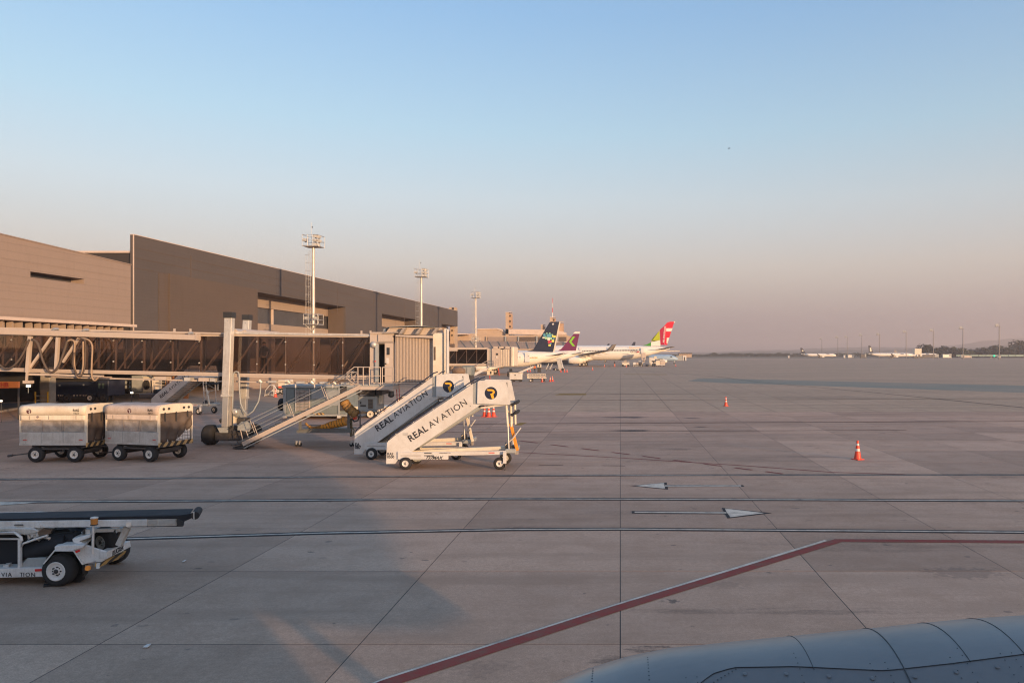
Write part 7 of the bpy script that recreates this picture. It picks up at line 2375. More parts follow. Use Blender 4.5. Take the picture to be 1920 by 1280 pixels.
# equipment under the widebody
yk = empty('cargo_loader', G(1175, 687), 'yellow cream cargo loader under the widebody belly', 'loader')
Yw = 272.0
fbox(yk, 'platform', 1166, 1180, 680, 684.8, Yw, 3, CREAM, 0.1)
fbox(yk, 'mast', 1170, 1175, 675, 679.8, Yw + 0.3, 2, BRIDGE_DK)
fbox(yk, 'guard_rail', 1166, 1180, 677.6, 678.2, Yw, 0.2, CREAM)
for px in (1168, 1178): wheel(yk, Vector((W(px, 0, Yw).x, Yw, 0.4)), 0.4, 0.3, rim=DKMETAL)
lk = empty('catering_lift', G(1212, 687), 'tan scissor lift platform against the widebody rear door', 'lift')
fbox(lk, 'cabin', 1202, 1211, 661.5, 671, Yw + 4, 3, BRIDGE, 0.1)
fbox(lk, 'guard_rail', 1201, 1212, 658.5, 659.2, Yw + 4, 0.3, CREAM)
MB().beam(W(1203, 671, Yw + 4), W(1212, 683, Yw + 4), 0.4, 0.4).build('scissor_arm', BRIDGE, lk)
MB().beam(W(1211, 671, Yw + 4), W(1203, 683, Yw + 4), 0.4, 0.4).build('scissor_arm', BRIDGE, lk)
fbox(lk, 'chassis', 1209, 1216, 683, 686, Yw + 4, 3, BRIDGE, 0.1)
for px in (1204, 1214): wheel(lk, Vector((W(px, 0, Yw).x, Yw + 3.9, 0.45)), 0.45, 0.3)
for k, (x0, x1, m_, nm, lb) in enumerate(((1187, 1192, WHITE, 'service_cart', 'left small white service cart under the widebody tail'), (1193, 1197, BRIDGE, 'service_cart', 'middle small tan service cart under the widebody tail'), (1217, 1222, CREAM, 'service_cart', 'tall cream service cart right of the scissor lift'))):
    sc__ = empty(nm, G((x0 + x1) / 2, 686.6), lb, 'cart', 'service carts')
    y_t = 679 if k != 2 else 676.5
    fbox(sc__, 'body', x0, x1, y_t, 684.8, Yw + 2, 1.6, m_, 0.06)
    wheel(sc__, Vector((W(x0 + 1, 0, Yw).x, Yw + 2, 0.35)), 0.35, 0.2)
    wheel(sc__, Vector((W(x1 - 1, 0, Yw).x, Yw + 2, 0.35)), 0.35, 0.2)
dk = empty('tug', G(1205, 687), 'dark tug with pale roof between the carts under the widebody tail', 'tug')
fbox(dk, 'body', 1196, 1204, 680, 685, Yw + 3, 1.8, DKMETAL, 0.1)
fbox(dk, 'roof', 1197, 1202, 676.5, 677.3, Yw + 3, 1.6, WHITE)
MB().tube(W(1197.5, 677.3, Yw + 3.2), W(1197.5, 680, Yw + 3.2), 0.08, 5).build('roof_post', DKMETAL, dk)
for px in (1198, 1203): wheel(dk, Vector((W(px, 0, Yw).x, Yw + 3, 0.35)), 0.35, 0.2)
tk = empty('catering_truck', G(1227, 686), 'white catering truck with pale awning under the widebody tail', 'truck')
fbox(tk, 'box', 1217, 1228, 670, 676, Yw + 8, 4, WHITE, 0.1)
fbox(tk, 'cab', 1226, 1231, 667.5, 672, Yw + 7.8, 2, CREAM, 0.1)
fbox(tk, 'chassis', 1222, 1229, 676.3, 685, Yw + 8, 3, DKMETAL)
wheel(tk, Vector((W(1224, 0, Yw).x, Yw + 8, 0.45)), 0.45, 0.3)
wheel(tk, Vector((W(1228.5, 0, Yw).x, Yw + 8, 0.45)), 0.45, 0.3)
for k, (x0, x1) in enumerate(((1230, 1237.2), (1237.8, 1247))):
    dl = empty('container_dolly', G((x0 + x1) / 2, 686), ('left' if k == 0 else 'right') + ' tan cargo container on its dolly, right of the widebody', 'container')
    fbox(dl, 'container', x0, x1, 676, 683.8, Yw + 3, 1.8, CREAM if k == 0 else BRIDGE, 0.06)
    fbox(dl, 'dolly_deck', x0, x1, 684, 684.8, Yw + 2.9, 2.0, WHITE)
    for px in (x0 + 1.2, x1 - 1.2): wheel(dl, Vector((W(px, 0, Yw).x, Yw + 2.9, 0.2)), 0.2, 0.15, rim=DKMETAL)
fh = empty('service_hut', G(1286, 676), 'small white hut with dark doorway beyond the widebody tail', 'hut')
Yhh = 520.0
fbox(fh, 'wall', 1280, 1287, 666.3, 676, Yhh, 3, WHITE)
fbox(fh, 'doorway', 1282.2, 1284.6, 669, 676, Yhh - 0.1, 0.09, BLACK)
fbox(fh, 'lean_to', 1268, 1279.8, 667, 676, Yhh + 0.4, 3, GREYP)
fbox(fh, 'roof', 1267.5, 1287.5, 665.8, 666.2, Yhh - 0.2, 3.6, DKMETAL)
lo = empty('low_terminal_shed', G(1280, 670), 'long low brown sheds on the horizon right of the widebody', 'building')
fbox(lo, 'wall', 1273, 1297, 663.5, 670, 900, 10, OLDC)
fbox(lo, 'roof', 1272, 1298, 661.2, 663.4, 899, 12, DKMETAL)
wt = empty('wing_bar', W(1270, 658, 300), 'thin pale wingtip of a hidden aircraft jutting right of the widebody tail', 'wing')
MB().prism([W(1238, 657.5, 300), W(1274.6, 657.6, 300), W(1274.6, 658.6, 300), W(1238, 659.4, 300)], (0, 1.5, 0)).build('wing_skin', CREAM, wt)

# bits on the right horizon
bx = empty('box_truck', G(1721, 673), 'cream high lift box truck by the distant jets', 'truck')
Yr = 700.0
fbox(bx, 'box', 1715, 1728, 653.5, 664, Yr, 5, CREAM, 0.1)
fbox(bx, 'cab', 1719, 1722, 664.5, 668, Yr, 2.5, WHITE)
fbox(bx, 'chassis', 1713, 1730, 668.2, 670.5, Yr, 2.5, DKMETAL)
for px in (1716, 1727): wheel(bx, Vector((W(px, 0, Yr).x, Yr, 0.5)), 0.5, 0.4)
random.seed(11)
for k, (x0, x1, yt, m_, lb) in enumerate(((1582, 1585, 665.5, WHITE, 'small white van left of the pair on the right horizon'), (1590, 1600, 665, SILVER, 'pale low vehicle right of the first distant jet'),
                                          (1614, 1624, 664, DKMETAL, 'dark vehicle at the tail of the middle distant jet'), (1731, 1760, 664.5, DKMETAL, 'long dark loader right of the cream box truck'),
                                          (1768, 1784, 664, SILVER, 'pale flat truck near the seventh mast'), (1803, 1806.5, 664.5, CREAM, 'cream kiosk at the foot of the eighth mast'), (1808, 1822, 666.5, BRIDGE, 'low tan trailer right of the cream kiosk'),
                                          (1872, 1876, 666, WHITE, 'white cabinet under the ninth mast'), (1478, 1480.5, 666.8, WHITE, 'tiny white vehicle alone left of the first distant jet'), (1857, 1860, 669, DKMETAL, 'tiny dark cart left of the green light'))):
    Yv = 780.0
    o = empty('distant_vehicle', G((x0 + x1) / 2, 672), lb, 'vehicle', 'distant service vehicles')
    fbox(o, 'body', x0, x1, yt, 670.5, Yv, 2.5, m_, 0.1)
    fbox(o, 'cab', x1 - (x1 - x0) * 0.25, x1 + 0.2, yt - 0.8, 669, Yv - 0.1, 2.2, GREYP)
    wheel(o, Vector((W(x0 + 0.5, 0, Yv).x, Yv, 0.5)), 0.5, 0.3)
    wheel(o, Vector((W(x1 - 0.5, 0, Yv).x, Yv, 0.5)), 0.5, 0.3)
gl = empty('taxiway_light', G(1864, 673), 'green signal light glowing on the far apron at right', 'light')
p = W(1864, 667, 600)
MB().lathe([(0.05, -0.85), (0.7, -0.55), (0.9, 0), (0.7, 0.55), (0.05, 0.85)], p, (0, 0, 1), 12).build('lamp', emit('green_light', (0.03, 0.55, 0.3), 0.5), gl)
MB().tube((p.x, 600, 0), (p.x, 600, p.z - 0.9), 0.2, 6).build('post', DKMETAL, gl)
gf = empty('blast_fence', G(1880, 671), 'pale green blast fence stretching to the right edge on the horizon', 'fence')
for k in range(11):
    x0 = 1793 + k * 14
    fbox(gf, 'fence_panel', x0, x0 + 13.2, 665.2 - 0.02 * k, 667.6 + 0.05 * k, 820, 0.4, mat('fence_green', (0.25, 0.36, 0.33), 0.6, dirt=0.3))
kk = MB()


# ------------------------------------------------------------------ people
def person(label, px, py, Y, h=1.74, top=HIVIS, legs=CLOTH_DK, seat=False, base=None, parent_label=None):
    x = (px - CX) * Y / F
    z0 = base if base is not None else 0.0
    root = empty('person', (x, Y, z0), label, 'person')
    k = h / 1.74

    def sk(name, pts, edges, rad, m_, sub=1):
        me = bpy.data.meshes.new(name)
        me.from_pydata([(x + p[0] * k, Y + p[1] * k, z0 + p[2] * k) for p in pts], edges, [])
        o = bpy.data.objects.new(name, me)
        COL.objects.link(o)
        s_ = o.modifiers.new('skin', 'SKIN')
        for i, r_ in enumerate(rad):
            me.skin_vertices[0].data[i].radius = (r_ * k, r_ * k)
        me.skin_vertices[0].data[0].use_root = True
        u = o.modifiers.new('sub', 'SUBSURF'); u.levels = sub; u.render_levels = sub
        dg = bpy.context.evaluated_depsgraph_get()
        me2 = bpy.data.meshes.new_from_object(o.evaluated_get(dg))
        bpy.data.objects.remove(o)
        me2.name = name
        me2.transform(Matrix.Translation(-Vector((x, Y, z0))))
        me2.materials.clear(); me2.materials.append(m_)
        for p_ in me2.polygons: p_.use_smooth = True
        o2 = bpy.data.objects.new(name, me2)
        COL.objects.link(o2); o2.parent = root
        return o2
    sk('body', [(0, 0, 0.95), (0, 0.01, 1.15), (0, 0, 1.38), (0, 0, 1.50), (0, -0.01, 1.60), (0, -0.01, 1.70),
                (0.18, 0, 1.40), (0.24, 0.02, 1.14), (0.22, -0.10, 0.93), (-0.18, 0, 1.40), (-0.25, 0.0, 1.13), (-0.24, -0.06, 0.90)],
       [(0, 1), (1, 2), (2, 3), (3, 4), (4, 5), (2, 6), (6, 7), (7, 8), (2, 9), (9, 10), (10, 11)],
       [0.14, 0.13, 0.15, 0.055, 0.09, 0.075, 0.06, 0.045, 0.035, 0.06, 0.045, 0.035], top)
    sk('trousers', [(0, 0, 0.96), (0.09, 0, 0.86), (0.10, -0.02, 0.48), (0.11, 0.02, 0.09), (0.11, -0.09, 0.04), (-0.09, 0, 0.86), (-0.11, 0.03, 0.48), (-0.13, 0.06, 0.09), (-0.13, -0.04, 0.04)],
       [(0, 1), (1, 2), (2, 3), (3, 4), (0, 5), (5, 6), (6, 7), (7, 8)], [0.13, 0.09, 0.065, 0.05, 0.04, 0.09, 0.065, 0.05, 0.04], legs)
    c = Vector((x, Y - 0.015, z0 + 1.64 * k))
    MB().lathe([(0.02, -0.12 * k), (0.07 * k, -0.09 * k), (0.085 * k, 0), (0.075 * k, 0.07 * k), (0.02, 0.11 * k)], c, (0, 0, 1), 12).build('head', SKIN, root)
    MB().lathe([(0.09 * k, 0.02), (0.088 * k, 0.06 * k), (0.03, 0.12 * k)], c, (0, 0, 1), 12).build('hair', BLACK, root)
    return root


person('worker in orange hi-vis clothes standing under the blue tailed aircraft', 1002.5, 697, 182, 1.9)
person('dark clothed person with orange legs standing under the widebody', 1152.5, 687, 273, 2.0, CLOTH_DK, HIVIS)
person('dark silhouette of a person walking inside the glass jet bridge', 495.5, 700, 38.3, 1.62, CLOTH_DK, CLOTH_DK, base=3.50)

person('worker in pale clothes standing by the tan cargo containers', 1228, 687, 272, 1.9, CREAM, CLOTH_DK)
person('worker in white standing beside the catering truck', 1223.5, 687, 270, 1.9, WHITE, CLOTH_DK)

# ------------------------------------------------------------------ bird in the sky
bi = empty('bird', W(1366.5, 278, 60), 'tiny dark bird high in the sky right of centre', 'bird')
c = W(1366.5, 278.5, 60)
MB().lathe([(0.005, -0.07), (0.03, -0.03), (0.035, 0.02), (0.012, 0.07), (0.02, 0.10)], c, (1, 0.2, 0.12), 8).build('body', CLOTH_DK, bi)
for s in (-1, 1):
    MB().prism([c + Vector((-0.03, 0, 0.01)), c + Vector((0.04, 0, 0.01)), c + Vector((0.045, s * 0.12, 0.035)), c + Vector((-0.0, s * 0.20, 0.02))], (0, 0, 0.006)).build('wing', CLOTH_DK, bi)

# ------------------------------------------------------------------ undercroft vehicles and fittings
UG = 74.0
sg = empty('lit_sign', W(18, 722, 50), 'glowing orange sign with red letters at the left edge under the terminal', 'sign')
a, b = W(-30, 715, 50), W(34.5, 727, 50)
MB().box(a.x, b.x, 50, 50.12, b.z, a.z).build('panel', emit('orange_sign', (0.50, 0.13, 0.03), 0.15), sg)
text('lettering', 'HB', RED_PIPE, sg, Vector((W(1, 0, 50).x, 49.985, W(0, 725, 50).z)), (1, 0, 0), (0, 0, 1), 0.42, bold=0.015)
MB().box(W(0, 0, 50).x, W(17, 0, 50).x, 49.97, 49.99, W(0, 727.8, 50).z, W(0, 726.8, 50).z).build('red_bar', RED_PIPE, sg)
for px in (-20, 30):
    MB().box(W(px, 0, 50).x, W(px, 0, 50).x + 0.08, 50.13, 50.2, 0.1, W(0, 727, 50).z + 0.4).build('post', DKMETAL, sg)
lt = empty('floor_lamp', W(1, 752, 48), 'tiny lit white lamp near the ground at the left edge', 'lamp')
p = W(1, 751.5, 48)
MB().cbox(p, (0.16, 0.1, 0.08)).build('lens', LAMPW, lt)
MB().tube(p + Vector((0, 0.05, -0.05)), (p.x, p.y + 0.05, 0.1), 0.02, 5).build('post', DKMETAL, lt)
tg_ = empty('dark_ground_loader', G(150, 752), 'long dark blue ground loader with small warning strips in the undercroft', 'loader')
DKB = mat('dark_blue_machine', (0.022, 0.028, 0.05), 0.5, dirt=0.3, scale=2)
fbox(tg_, 'body', 92, 190, 717, 744, UG - 4, 2.6, DKB, 0.05)
fbox(tg_, 'cab', 182, 203, 713, 742, UG - 4.2, 2.4, DKB, 0.05)
fbox(tg_, 'cab_window', 184, 187.5, 718.5, 728, UG - 4.26, 0.05, MINTG := mat('cab_glass_green', (0.09, 0.13, 0.11), 0.3, dirt=0.2, bump=0))
fbox(tg_, 'cab_window', 191, 194.5, 718.5, 728, UG - 4.26, 0.05, MINTG)
for k, px in enumerate((96, 107, 112, 117, 137, 143, 149, 155, 160)):
    fbox(tg_, 'warning_mark', px, px + 2.6, 740.3, 742, UG - 4.06, 0.05, CREAM)
for px, py in ((110, 721), (155, 720)):
    fbox(tg_, 'number_plate', px, px + 2.5, py, py + 2.5, UG - 4.06, 0.05, GREYP)
for px in (102, 128, 171.5, 196):
    wheel(tg_, Vector((W(px, 0, UG - 4).x, UG - 4.1, 0.42)), 0.42, 0.3, rim=DKMETAL if px != 171.5 else RIM)
sb2 = empty('striped_barrier', G(207, 742), 'yellow and black striped wedge barrier beside the dark loader', 'barrier')
a = W(197, 735, 74); b = W(212, 741, 73)
MB().prism([W(197, 736, 73), W(202, 731.5, 73), W(213, 740.5, 73), W(208, 741.5, 73)], (0, 0.15, 0)).build('board', stripes('barrier_stripes', (0.65, 0.42, 0.05), (0.03, 0.03, 0.03), 0.42, (1, 0, 1)), sb2)
MB().beam(W(209, 740, 73), W(225, 737.5, 73), 0.1, 0.12).build('arm', YELLOW, sb2)
MB().box(W(207, 0, 73).x, W(210, 0, 73).x, 73.0, 73.3, 0, W(0, 741, 73).z).build('foot', DKMETAL, sb2)
rk = empty('equipment_rack', G(222, 740), 'dark rack of shelves in the undercroft left of the condenser', 'rack')
for k in range(4):
    fbox(rk, 'shelf', 206, 246, 712 + k * 8, 713 + k * 8, 77, 1.4, DKMETAL)
for px in (206, 219, 232, 245):
    fbox(rk, 'upright', px, px + 1, 708, 742, 76.9, 0.08, DKMETAL)
random.seed(5)
for k in range(9):
    px = 208 + (k % 3) * 13; py = 714 + (k // 3) * 8
    fbox(rk, 'crate', px, px + 8, py, py + 5.5, 77.1, 0.8, [SHADEIN, DKMETAL, GREYP][k % 3] if k % 4 else DKMETAL)
cd = empty('condenser_unit', G(268, 745), 'tan condenser unit with a large oval fan opening under the jet bridge', 'condenser')
Yc_ = 75.0
fbox(cd, 'casing', 267.5, 286, 706, 735, Yc_, 1.6, CREAM, 0.04)
fbox(cd, 'side_panel', 246.5, 267.3, 704, 734.5, Yc_ + 0.1, 1.5, GREYP, 0.03)
m = MB(); cc_ = W(274.5, 721, Yc_ - 0.01)
m.add([cc_ + Vector((0.34 * math.cos(2 * PI * k / 24), 0, 0.48 * math.sin(2 * PI * k / 24))) for k in range(24)], [tuple(range(24))]); m.build('fan_opening', SHADEIN, cd)
m = MB(); m.path([cc_ + Vector((0.34 * math.cos(2 * PI * k / 24), -0.02, 0.48 * math.sin(2 * PI * k / 24))) for k in range(24)], 0.03, 6, closed=True); m.build('fan_ring', DKMETAL, cd)
for k in range(3):
    a_ = k * PI / 3
    MB().beam(cc_ + Vector((0.33 * math.cos(a_), -0.02, 0.47 * math.sin(a_))), cc_ - Vector((0.33 * math.cos(a_), 0.02, 0.47 * math.sin(a_))), 0.02, 0.02).build('fan_guard', DKMETAL, cd)
fbox(cd, 'base_rail', 246, 287, 735.3, 738, Yc_ + 0.1, 1.4, SILVER)
fbox(cd, 'legs', 248, 250, 738.1, 745, Yc_ + 0.2, 0.2, DKMETAL)
fbox(cd, 'legs', 283, 285, 738.1, 745, Yc_ + 0.2, 0.2, DKMETAL)
pl_ = empty('floor_lamp', W(247, 736, 58), 'small bright lamp at the foot of the grey condenser side', 'lamp')
MB().cbox(W(247, 736, 58), (0.14, 0.1, 0.10)).build('lens', LAMPW, pl_)
MB().tube(W(247, 737.2, 58.05), (W(247, 0, 58.05).x, 58.05, 0), 0.02, 5).build('post', DKMETAL, pl_)
og = empty('open_garage', W(300, 725, 72), 'orange lit garage opening with shelves behind the parked stairs', 'garage')
a, b = W(287, 703, 74), W(330, 748, 74)
MB().box(a.x, b.x, 76, 76.2, 0, a.z).build('back_wall', mat('orange_lit_wall', (0.40, 0.16, 0.05), 0.8, dirt=0.4, scale=1), og)
for px, w_, m_ in ((288, 1.2, CREAM), (311, 1.5, DKMETAL), (318, 1.5, WHITE), (327, 1.4, DKMETAL)):
    fbox(og, 'door_post', px, px + w_, 706, 745, 73.8, 0.15, m_)
for py in (716, 722):
    fbox(og, 'shelf', 290, 308, py, py + 0.8, 74.5, 0.6, CREAM)
fbox(og, 'lintel', 286, 332, 700, 705.8, 73.7, 0.3, DARKB)
tw = empty('dark_tractor', G(275, 768), 'dark low tractor standing left of the parked stairs behind the carts', 'tractor')
Yw2 = 57.0
fbox(tw, 'body', 259, 300, 738, 747, Yw2, 1.6, DKMETAL, 0.06)
fbox(tw, 'seat', 287, 295, 730, 737.8, Yw2 + 0.4, 0.6, BLACK, 0.04)
MB().tube(W(283, 738, Yw2 + 0.5), W(285, 731, Yw2 + 0.5), 0.03, 5).build('steering_column', DKMETAL, tw)
for px in (268, 294):
    wheel(tw, Vector((W(px, 0, Yw2).x, Yw2, 0.42)), 0.42, 0.3, rim=DKMETAL)
    wheel(tw, Vector((W(px, 0, Yw2).x, Yw2 + 1.4, 0.42)), 0.42, 0.3, rim=DKMETAL)

# ------------------------------------------------------------------ our own aircraft, whose flank shades the stand
own = empty('own_aircraft', (0, -2, 0), 'parked aircraft that the picture is taken from, its blue grey engine cowling at lower right', 'aircraft')
OWNM = mat('own_skin', (0.82, 0.82, 0.82), 0.35, dirt=0.1)
COWL = mat('cowling_metal', (0.26, 0.245, 0.235), 0.36, 0.4, dirt=0.35, dcol=(0.16, 0.17, 0.18), scale=1.6, bump=0.08, stretch=(0.4, 1, 1))
COWLG = mat('cowling_grey_panel', (0.21, 0.20, 0.195), 0.45, 0.25, dirt=0.3, dcol=(0.11, 0.11, 0.12), scale=1.2, bump=0.05)
rings = []
n_ = 32
for x, k, dz in ((-24, 0.05, -0.5), (-23, 0.45, -0.35), (-21, 0.8, -0.1), (-18, 1, 0), (-9, 1, 0), (0, 1, 0), (5, 1, 0), (9.2, 0.98, 0.02), (11.4, 0.9, 0.12), (13.2, 0.74, 0.28), (15.2, 0.5, 0.55), (17.2, 0.2, 0.9)):
    rings.append([Vector((x, -2.05 + 1.75 * k * math.cos(2 * PI * i / n_), 3.95 + dz + 1.98 * k * math.sin(2 * PI * i / n_))) for i in range(n_)])
m = MB(); m.loft(rings); m.build('fuselage', OWNM, own)
m = MB(); rg = []
for f, k in ((0, 0.2), (0.15, 0.8), (0.4, 1), (0.88, 1), (0.96, 0.85), (1, 0.4)):
    rg.append([Vector((-10 + 16.6 * f, -2.05 + 1.7 * k * math.cos(2 * PI * i / 16), 1.95 + 0.85 * k * math.sin(2 * PI * i / 16))) for i in range(16)])
m.loft(rg); m.build('belly_fairing', OWNM, own)  # unseen; stretched and lowered to block low sun from the ground at left
for yy, xx in ((-13, -4.5),):
    m = MB(); m.loft([[Vector((0.5, -3, 2.2)), Vector((2.5, -3, 2.5)), Vector((6, -3, 2.3)), Vector((3, -3, 2.0))], [Vector((8, -17, 3.4)), Vector((9, -17, 3.5)), Vector((10, -17, 3.4)), Vector((9, -17, 3.3))]])
    m.build('wing', WINGM, own)
m = MB(); m.lathe([(0.7, 0), (0.85, 0.2), (0.95, 1.2), (0.9, 3), (0.6, 4.2), (0.2, 5)], (-0.4, -8.4, 2.0), (1, 0, 0), 20); m.build('engine', OWNM, own)  # far wing and engine are unseen, added for the shade they cast
for gx, gy in ((5.3, -4.6), (5.3, 0.6), (-16.5, -2.0)):
    m = MB(); m.tube((gx, gy, 2.4), (gx, gy, 0.5), 0.12, 8); m.build('gear_strut', STEEL, own)
    for d_ in (-0.28, 0.28):
        wheel(own, (gx, gy + d_, 0.5), 0.5, 0.3)
# near engine cowling: rings about an axis that runs along x
yc, zc0 = 4.3, 2.0
PR_ = [(-0.66, 0.15), (-0.62, 0.36), (-0.54, 0.47), (-0.40, 0.565), (-0.19, 0.642), (0.05, 0.71), (0.3, 0.755), (0.64, 0.787), (0.94, 0.815), (1.47, 0.862), (1.8, 0.893), (2.08, 0.918), (2.33, 0.935), (2.8, 0.96), (3.4, 0.975), (4.2, 0.97), (5.0, 0.9)]


def rad_at(x):
    for i in range(len(PR_) - 1):
        if PR_[i][0] <= x <= PR_[i + 1][0]:
            f = (x - PR_[i][0]) / (PR_[i + 1][0] - PR_[i][0])
            return PR_[i][1] + (PR_[i + 1][1] - PR_[i][1]) * f
    return PR_[-1][1]


def cp(x, th, dr=0.0):
    """point of the cowling: th = 0 on top, towards the viewer positive"""
    r_ = rad_at(x) + dr
    return Vector((x, yc - r_ * math.sin(th), zc0 + r_ * math.cos(th)))


def pix(p):
    return CX + p.x * F / p.y, CY + (HC - p.z) * F / p.y


def seam_y(px):
    pts = [(1000, 1420), (1200, 1350), (1300, 1290), (1335, 1262), (1375, 1250), (1490, 1248), (1660, 1256), (1780, 1243), (1920, 1225), (2300, 1180), (3500, 1100)]
    for i in range(len(pts) - 1):
        if pts[i][0] <= px <= pts[i + 1][0]:
            return pts[i][1] + (pts[i + 1][1] - pts[i][1]) * (px - pts[i][0]) / (pts[i + 1][0] - pts[i][0])
    return 1500


xs_ = []
for i in range(len(PR_) - 1):
    k = 8 if PR_[i][0] > 0 else 3
    for j in range(k): xs_.append(PR_[i][0] + (PR_[i + 1][0] - PR_[i][0]) * j / k)
xs_.append(PR_[-1][0])
# smooth radius
tb_ = []
for x in xs_:
    best = 1.9
    for s in range(0, 60):
        th = 0.15 + s * 0.03
        px, py = pix(cp(x, th))
        if py > seam_y(px):
            lo_, hi_ = th - 0.03, th
            for _ in range(12):
                mi_ = (lo_ + hi_) / 2
                px, py = pix(cp(x, mi_))
                if py > seam_y(px): hi_ = mi_
                else: lo_ = mi_
            best = hi_
            break
    tb_.append(best)
up, lowr = [], []
for x, tb1 in zip(xs_, tb_):
    tb1 = min(tb1, 1.9)
    up.append([cp(x, -PI * 0.9 + (tb1 + PI * 0.9) * k / 36) for k in range(37)])
    lowr.append([cp(x, tb1 + (PI * 1.1 - tb1) * k / 20, -0.004) for k in range(21)])
m = MB(); m.loft(up, wrap=False, caps=False); cw = m.build('engine_cowling', COWL, own)
m = MB(); m.loft(lowr, wrap=False, caps=False); m.build('cowling_side_panel', COWLG, own)
SEAMM = mat('seam_dark', (0.055, 0.06, 0.065), 0.6, dirt=0)
for px_, w_ in ((1490, 0.0016), (1640, 0.0034), (1750, 0.0024), (1845, 0.0022), (1975, 0.0022)):
    x = (px_ - CX) / F * (yc + 0.15)
    tb1 = 1.0
    for s in range(0, 60):
        if pix(cp(x, 0.15 + s * 0.03))[1] > seam_y(pix(cp(x, 0.15 + s * 0.03))[0]): tb1 = 0.15 + s * 0.03; break
    P = [cp(x + 0.02 * max(0, k / 20 - 0.3), -0.6 + (tb1 + 0.6 + (0.5 if px_ == 1640 else 0)) * k / 20, 0.001) for k in range(21)]
    m = MB(); m.path(P, w_, 5); m.build('panel_seam', SEAMM, own)
P = [cp(x, t_, 0.0) for x, t_ in zip(xs_, tb_) if 0.35 < x < 3.2]
m = MB(); m.path(P, 0.0016, 5); m.build('panel_seam', SEAMM, own)
m = MB()


def rivet(x, th, r_=0.005):
    r_ *= 1.35
    p = cp(x, th, 0.0)
    nrm = Vector((0, -math.sin(th), math.cos(th)))
    m.lathe([(r_, 0), (r_ * 0.5, 0.0015)], p, nrm, 6, smooth=False)


for k in range(16): rivet(-0.16, -0.2 + k * 0.05)
for k in range(14): rivet(0.16, -0.1 + k * 0.05, 0.004)
for k in range(30):
    x = 0.0 + k * 0.022
    rivet(x, 0.78 - 0.55 * (k / 29), 0.004)
for k in range(12): rivet(0.98, 0.1 + k * 0.06, 0.003)
for xx in (0.36, 0.42, 1.36, 1.44, 1.79, 2.06, 2.12):
    for k in range(9): rivet(xx, 0.28 + k * 0.055, 0.003)
for k in range(10): rivet(1.30 + 0.05 * math.cos(k * 0.628), 0.52 + 0.06 * math.sin(k * 0.628), 0.003)
for k in range(8): rivet(1.86, 0.2 + k * 0.07, 0.003)
m.build('rivets', SEAMM, own)['kind'] = 'stuff'
for k in range(9):
    x = 0.68 + k * 0.22
    i_ = min(range(len(xs_)), key=lambda i: abs(xs_[i] - x))
    p = cp(x, tb_[i_] + 0.07, 0.0)
    th = tb_[i_] + 0.07
    MB().lathe([(0.012, 0), (0.0115, 0.0006), (0.004, 0.0008)], p, Vector((0, -math.sin(th), math.cos(th))), 12).build('fastener', COWLG, own)
p = cp(1.30, 0.52, 0.001); th = 0.52
MB().lathe([(0.028, 0), (0.024, 0.004), (0.010, 0.001)], p, Vector((0, -math.sin(th), math.cos(th))), 10).build('latch', SEAMM, own)
p = cp(2.1, 0.6); 
MB().box(-0.62, -0.40, 3.55, 3.60, 1.9, 2.3).build('lip_bracket', SILVER, own)

# ------------------------------------------------------------------ hills and trees on the horizon
HILLM = mat('far_hill_scrub', (0.07, 0.075, 0.05), 0.95, dirt=0.6, dcol=(0.12, 0.09, 0.06), scale=0.004, bump=0)
import_noise = __import__('mathutils').noise


def ridge(name, Y, pts, seed, rough):
    m = MB()
    n_ = 160
    x0, x1 = pts[0][0], pts[-1][0]
    rings = []
    for i in range(n_ + 1):
        px = x0 + (x1 - x0) * i / n_
        for j in range(len(pts) - 1):
            if pts[j][0] <= px <= pts[j + 1][0]:
                f = (px - pts[j][0]) / (pts[j + 1][0] - pts[j][0])
                f = f * f * (3 - 2 * f)
                py = pts[j][1] + (pts[j + 1][1] - pts[j][1]) * f
        h = HC + (CY - py) * Y / F
        h += rough * import_noise.fractal(Vector((px * 0.03, seed, 0)), 1.0, 2.0, 5)
        x = (px - CX) * Y / F
        rings.append([Vector((x * 0.99, Y - 420, -1)), Vector((x * 0.995, Y - 180, h * 0.55)), Vector((x, Y, h)), Vector((x * 1.01, Y + 500, h * 0.5)), Vector((x * 1.02, Y + 900, -1))])
    m.loft(rings, wrap=False, caps=False)
    o = m.build(name, HILLM); o['kind'] = 'structure'
    return o


ridge('hills', 5200, [(700, 664), (1200, 662), (1330, 660), (1450, 656), (1560, 652), (1640, 650), (1700, 651.5), (1780, 648), (1850, 639), (1900, 634), (1960, 632), (2300, 640), (2800, 655)], 1.0, 5)
ridge('hills', 3600, [(600, 664), (1250, 663.5), (1500, 658), (1620, 656), (1800, 652), (1950, 645), (2400, 650), (2900, 660)], 4.0, 4)

LEAF = []
for i, c_ in enumerate(((0.030, 0.042, 0.020), (0.044, 0.055, 0.026), (0.022, 0.032, 0.018))):
    LEAF.append(mat('foliage_%s' % ['mid', 'light', 'dark'][i], c_, 0.9, dirt=0.3, scale=0.5, bump=0))
TRUNKM = mat('trunk_bark', (0.06, 0.045, 0.035), 0.9, dirt=0.4, scale=2)


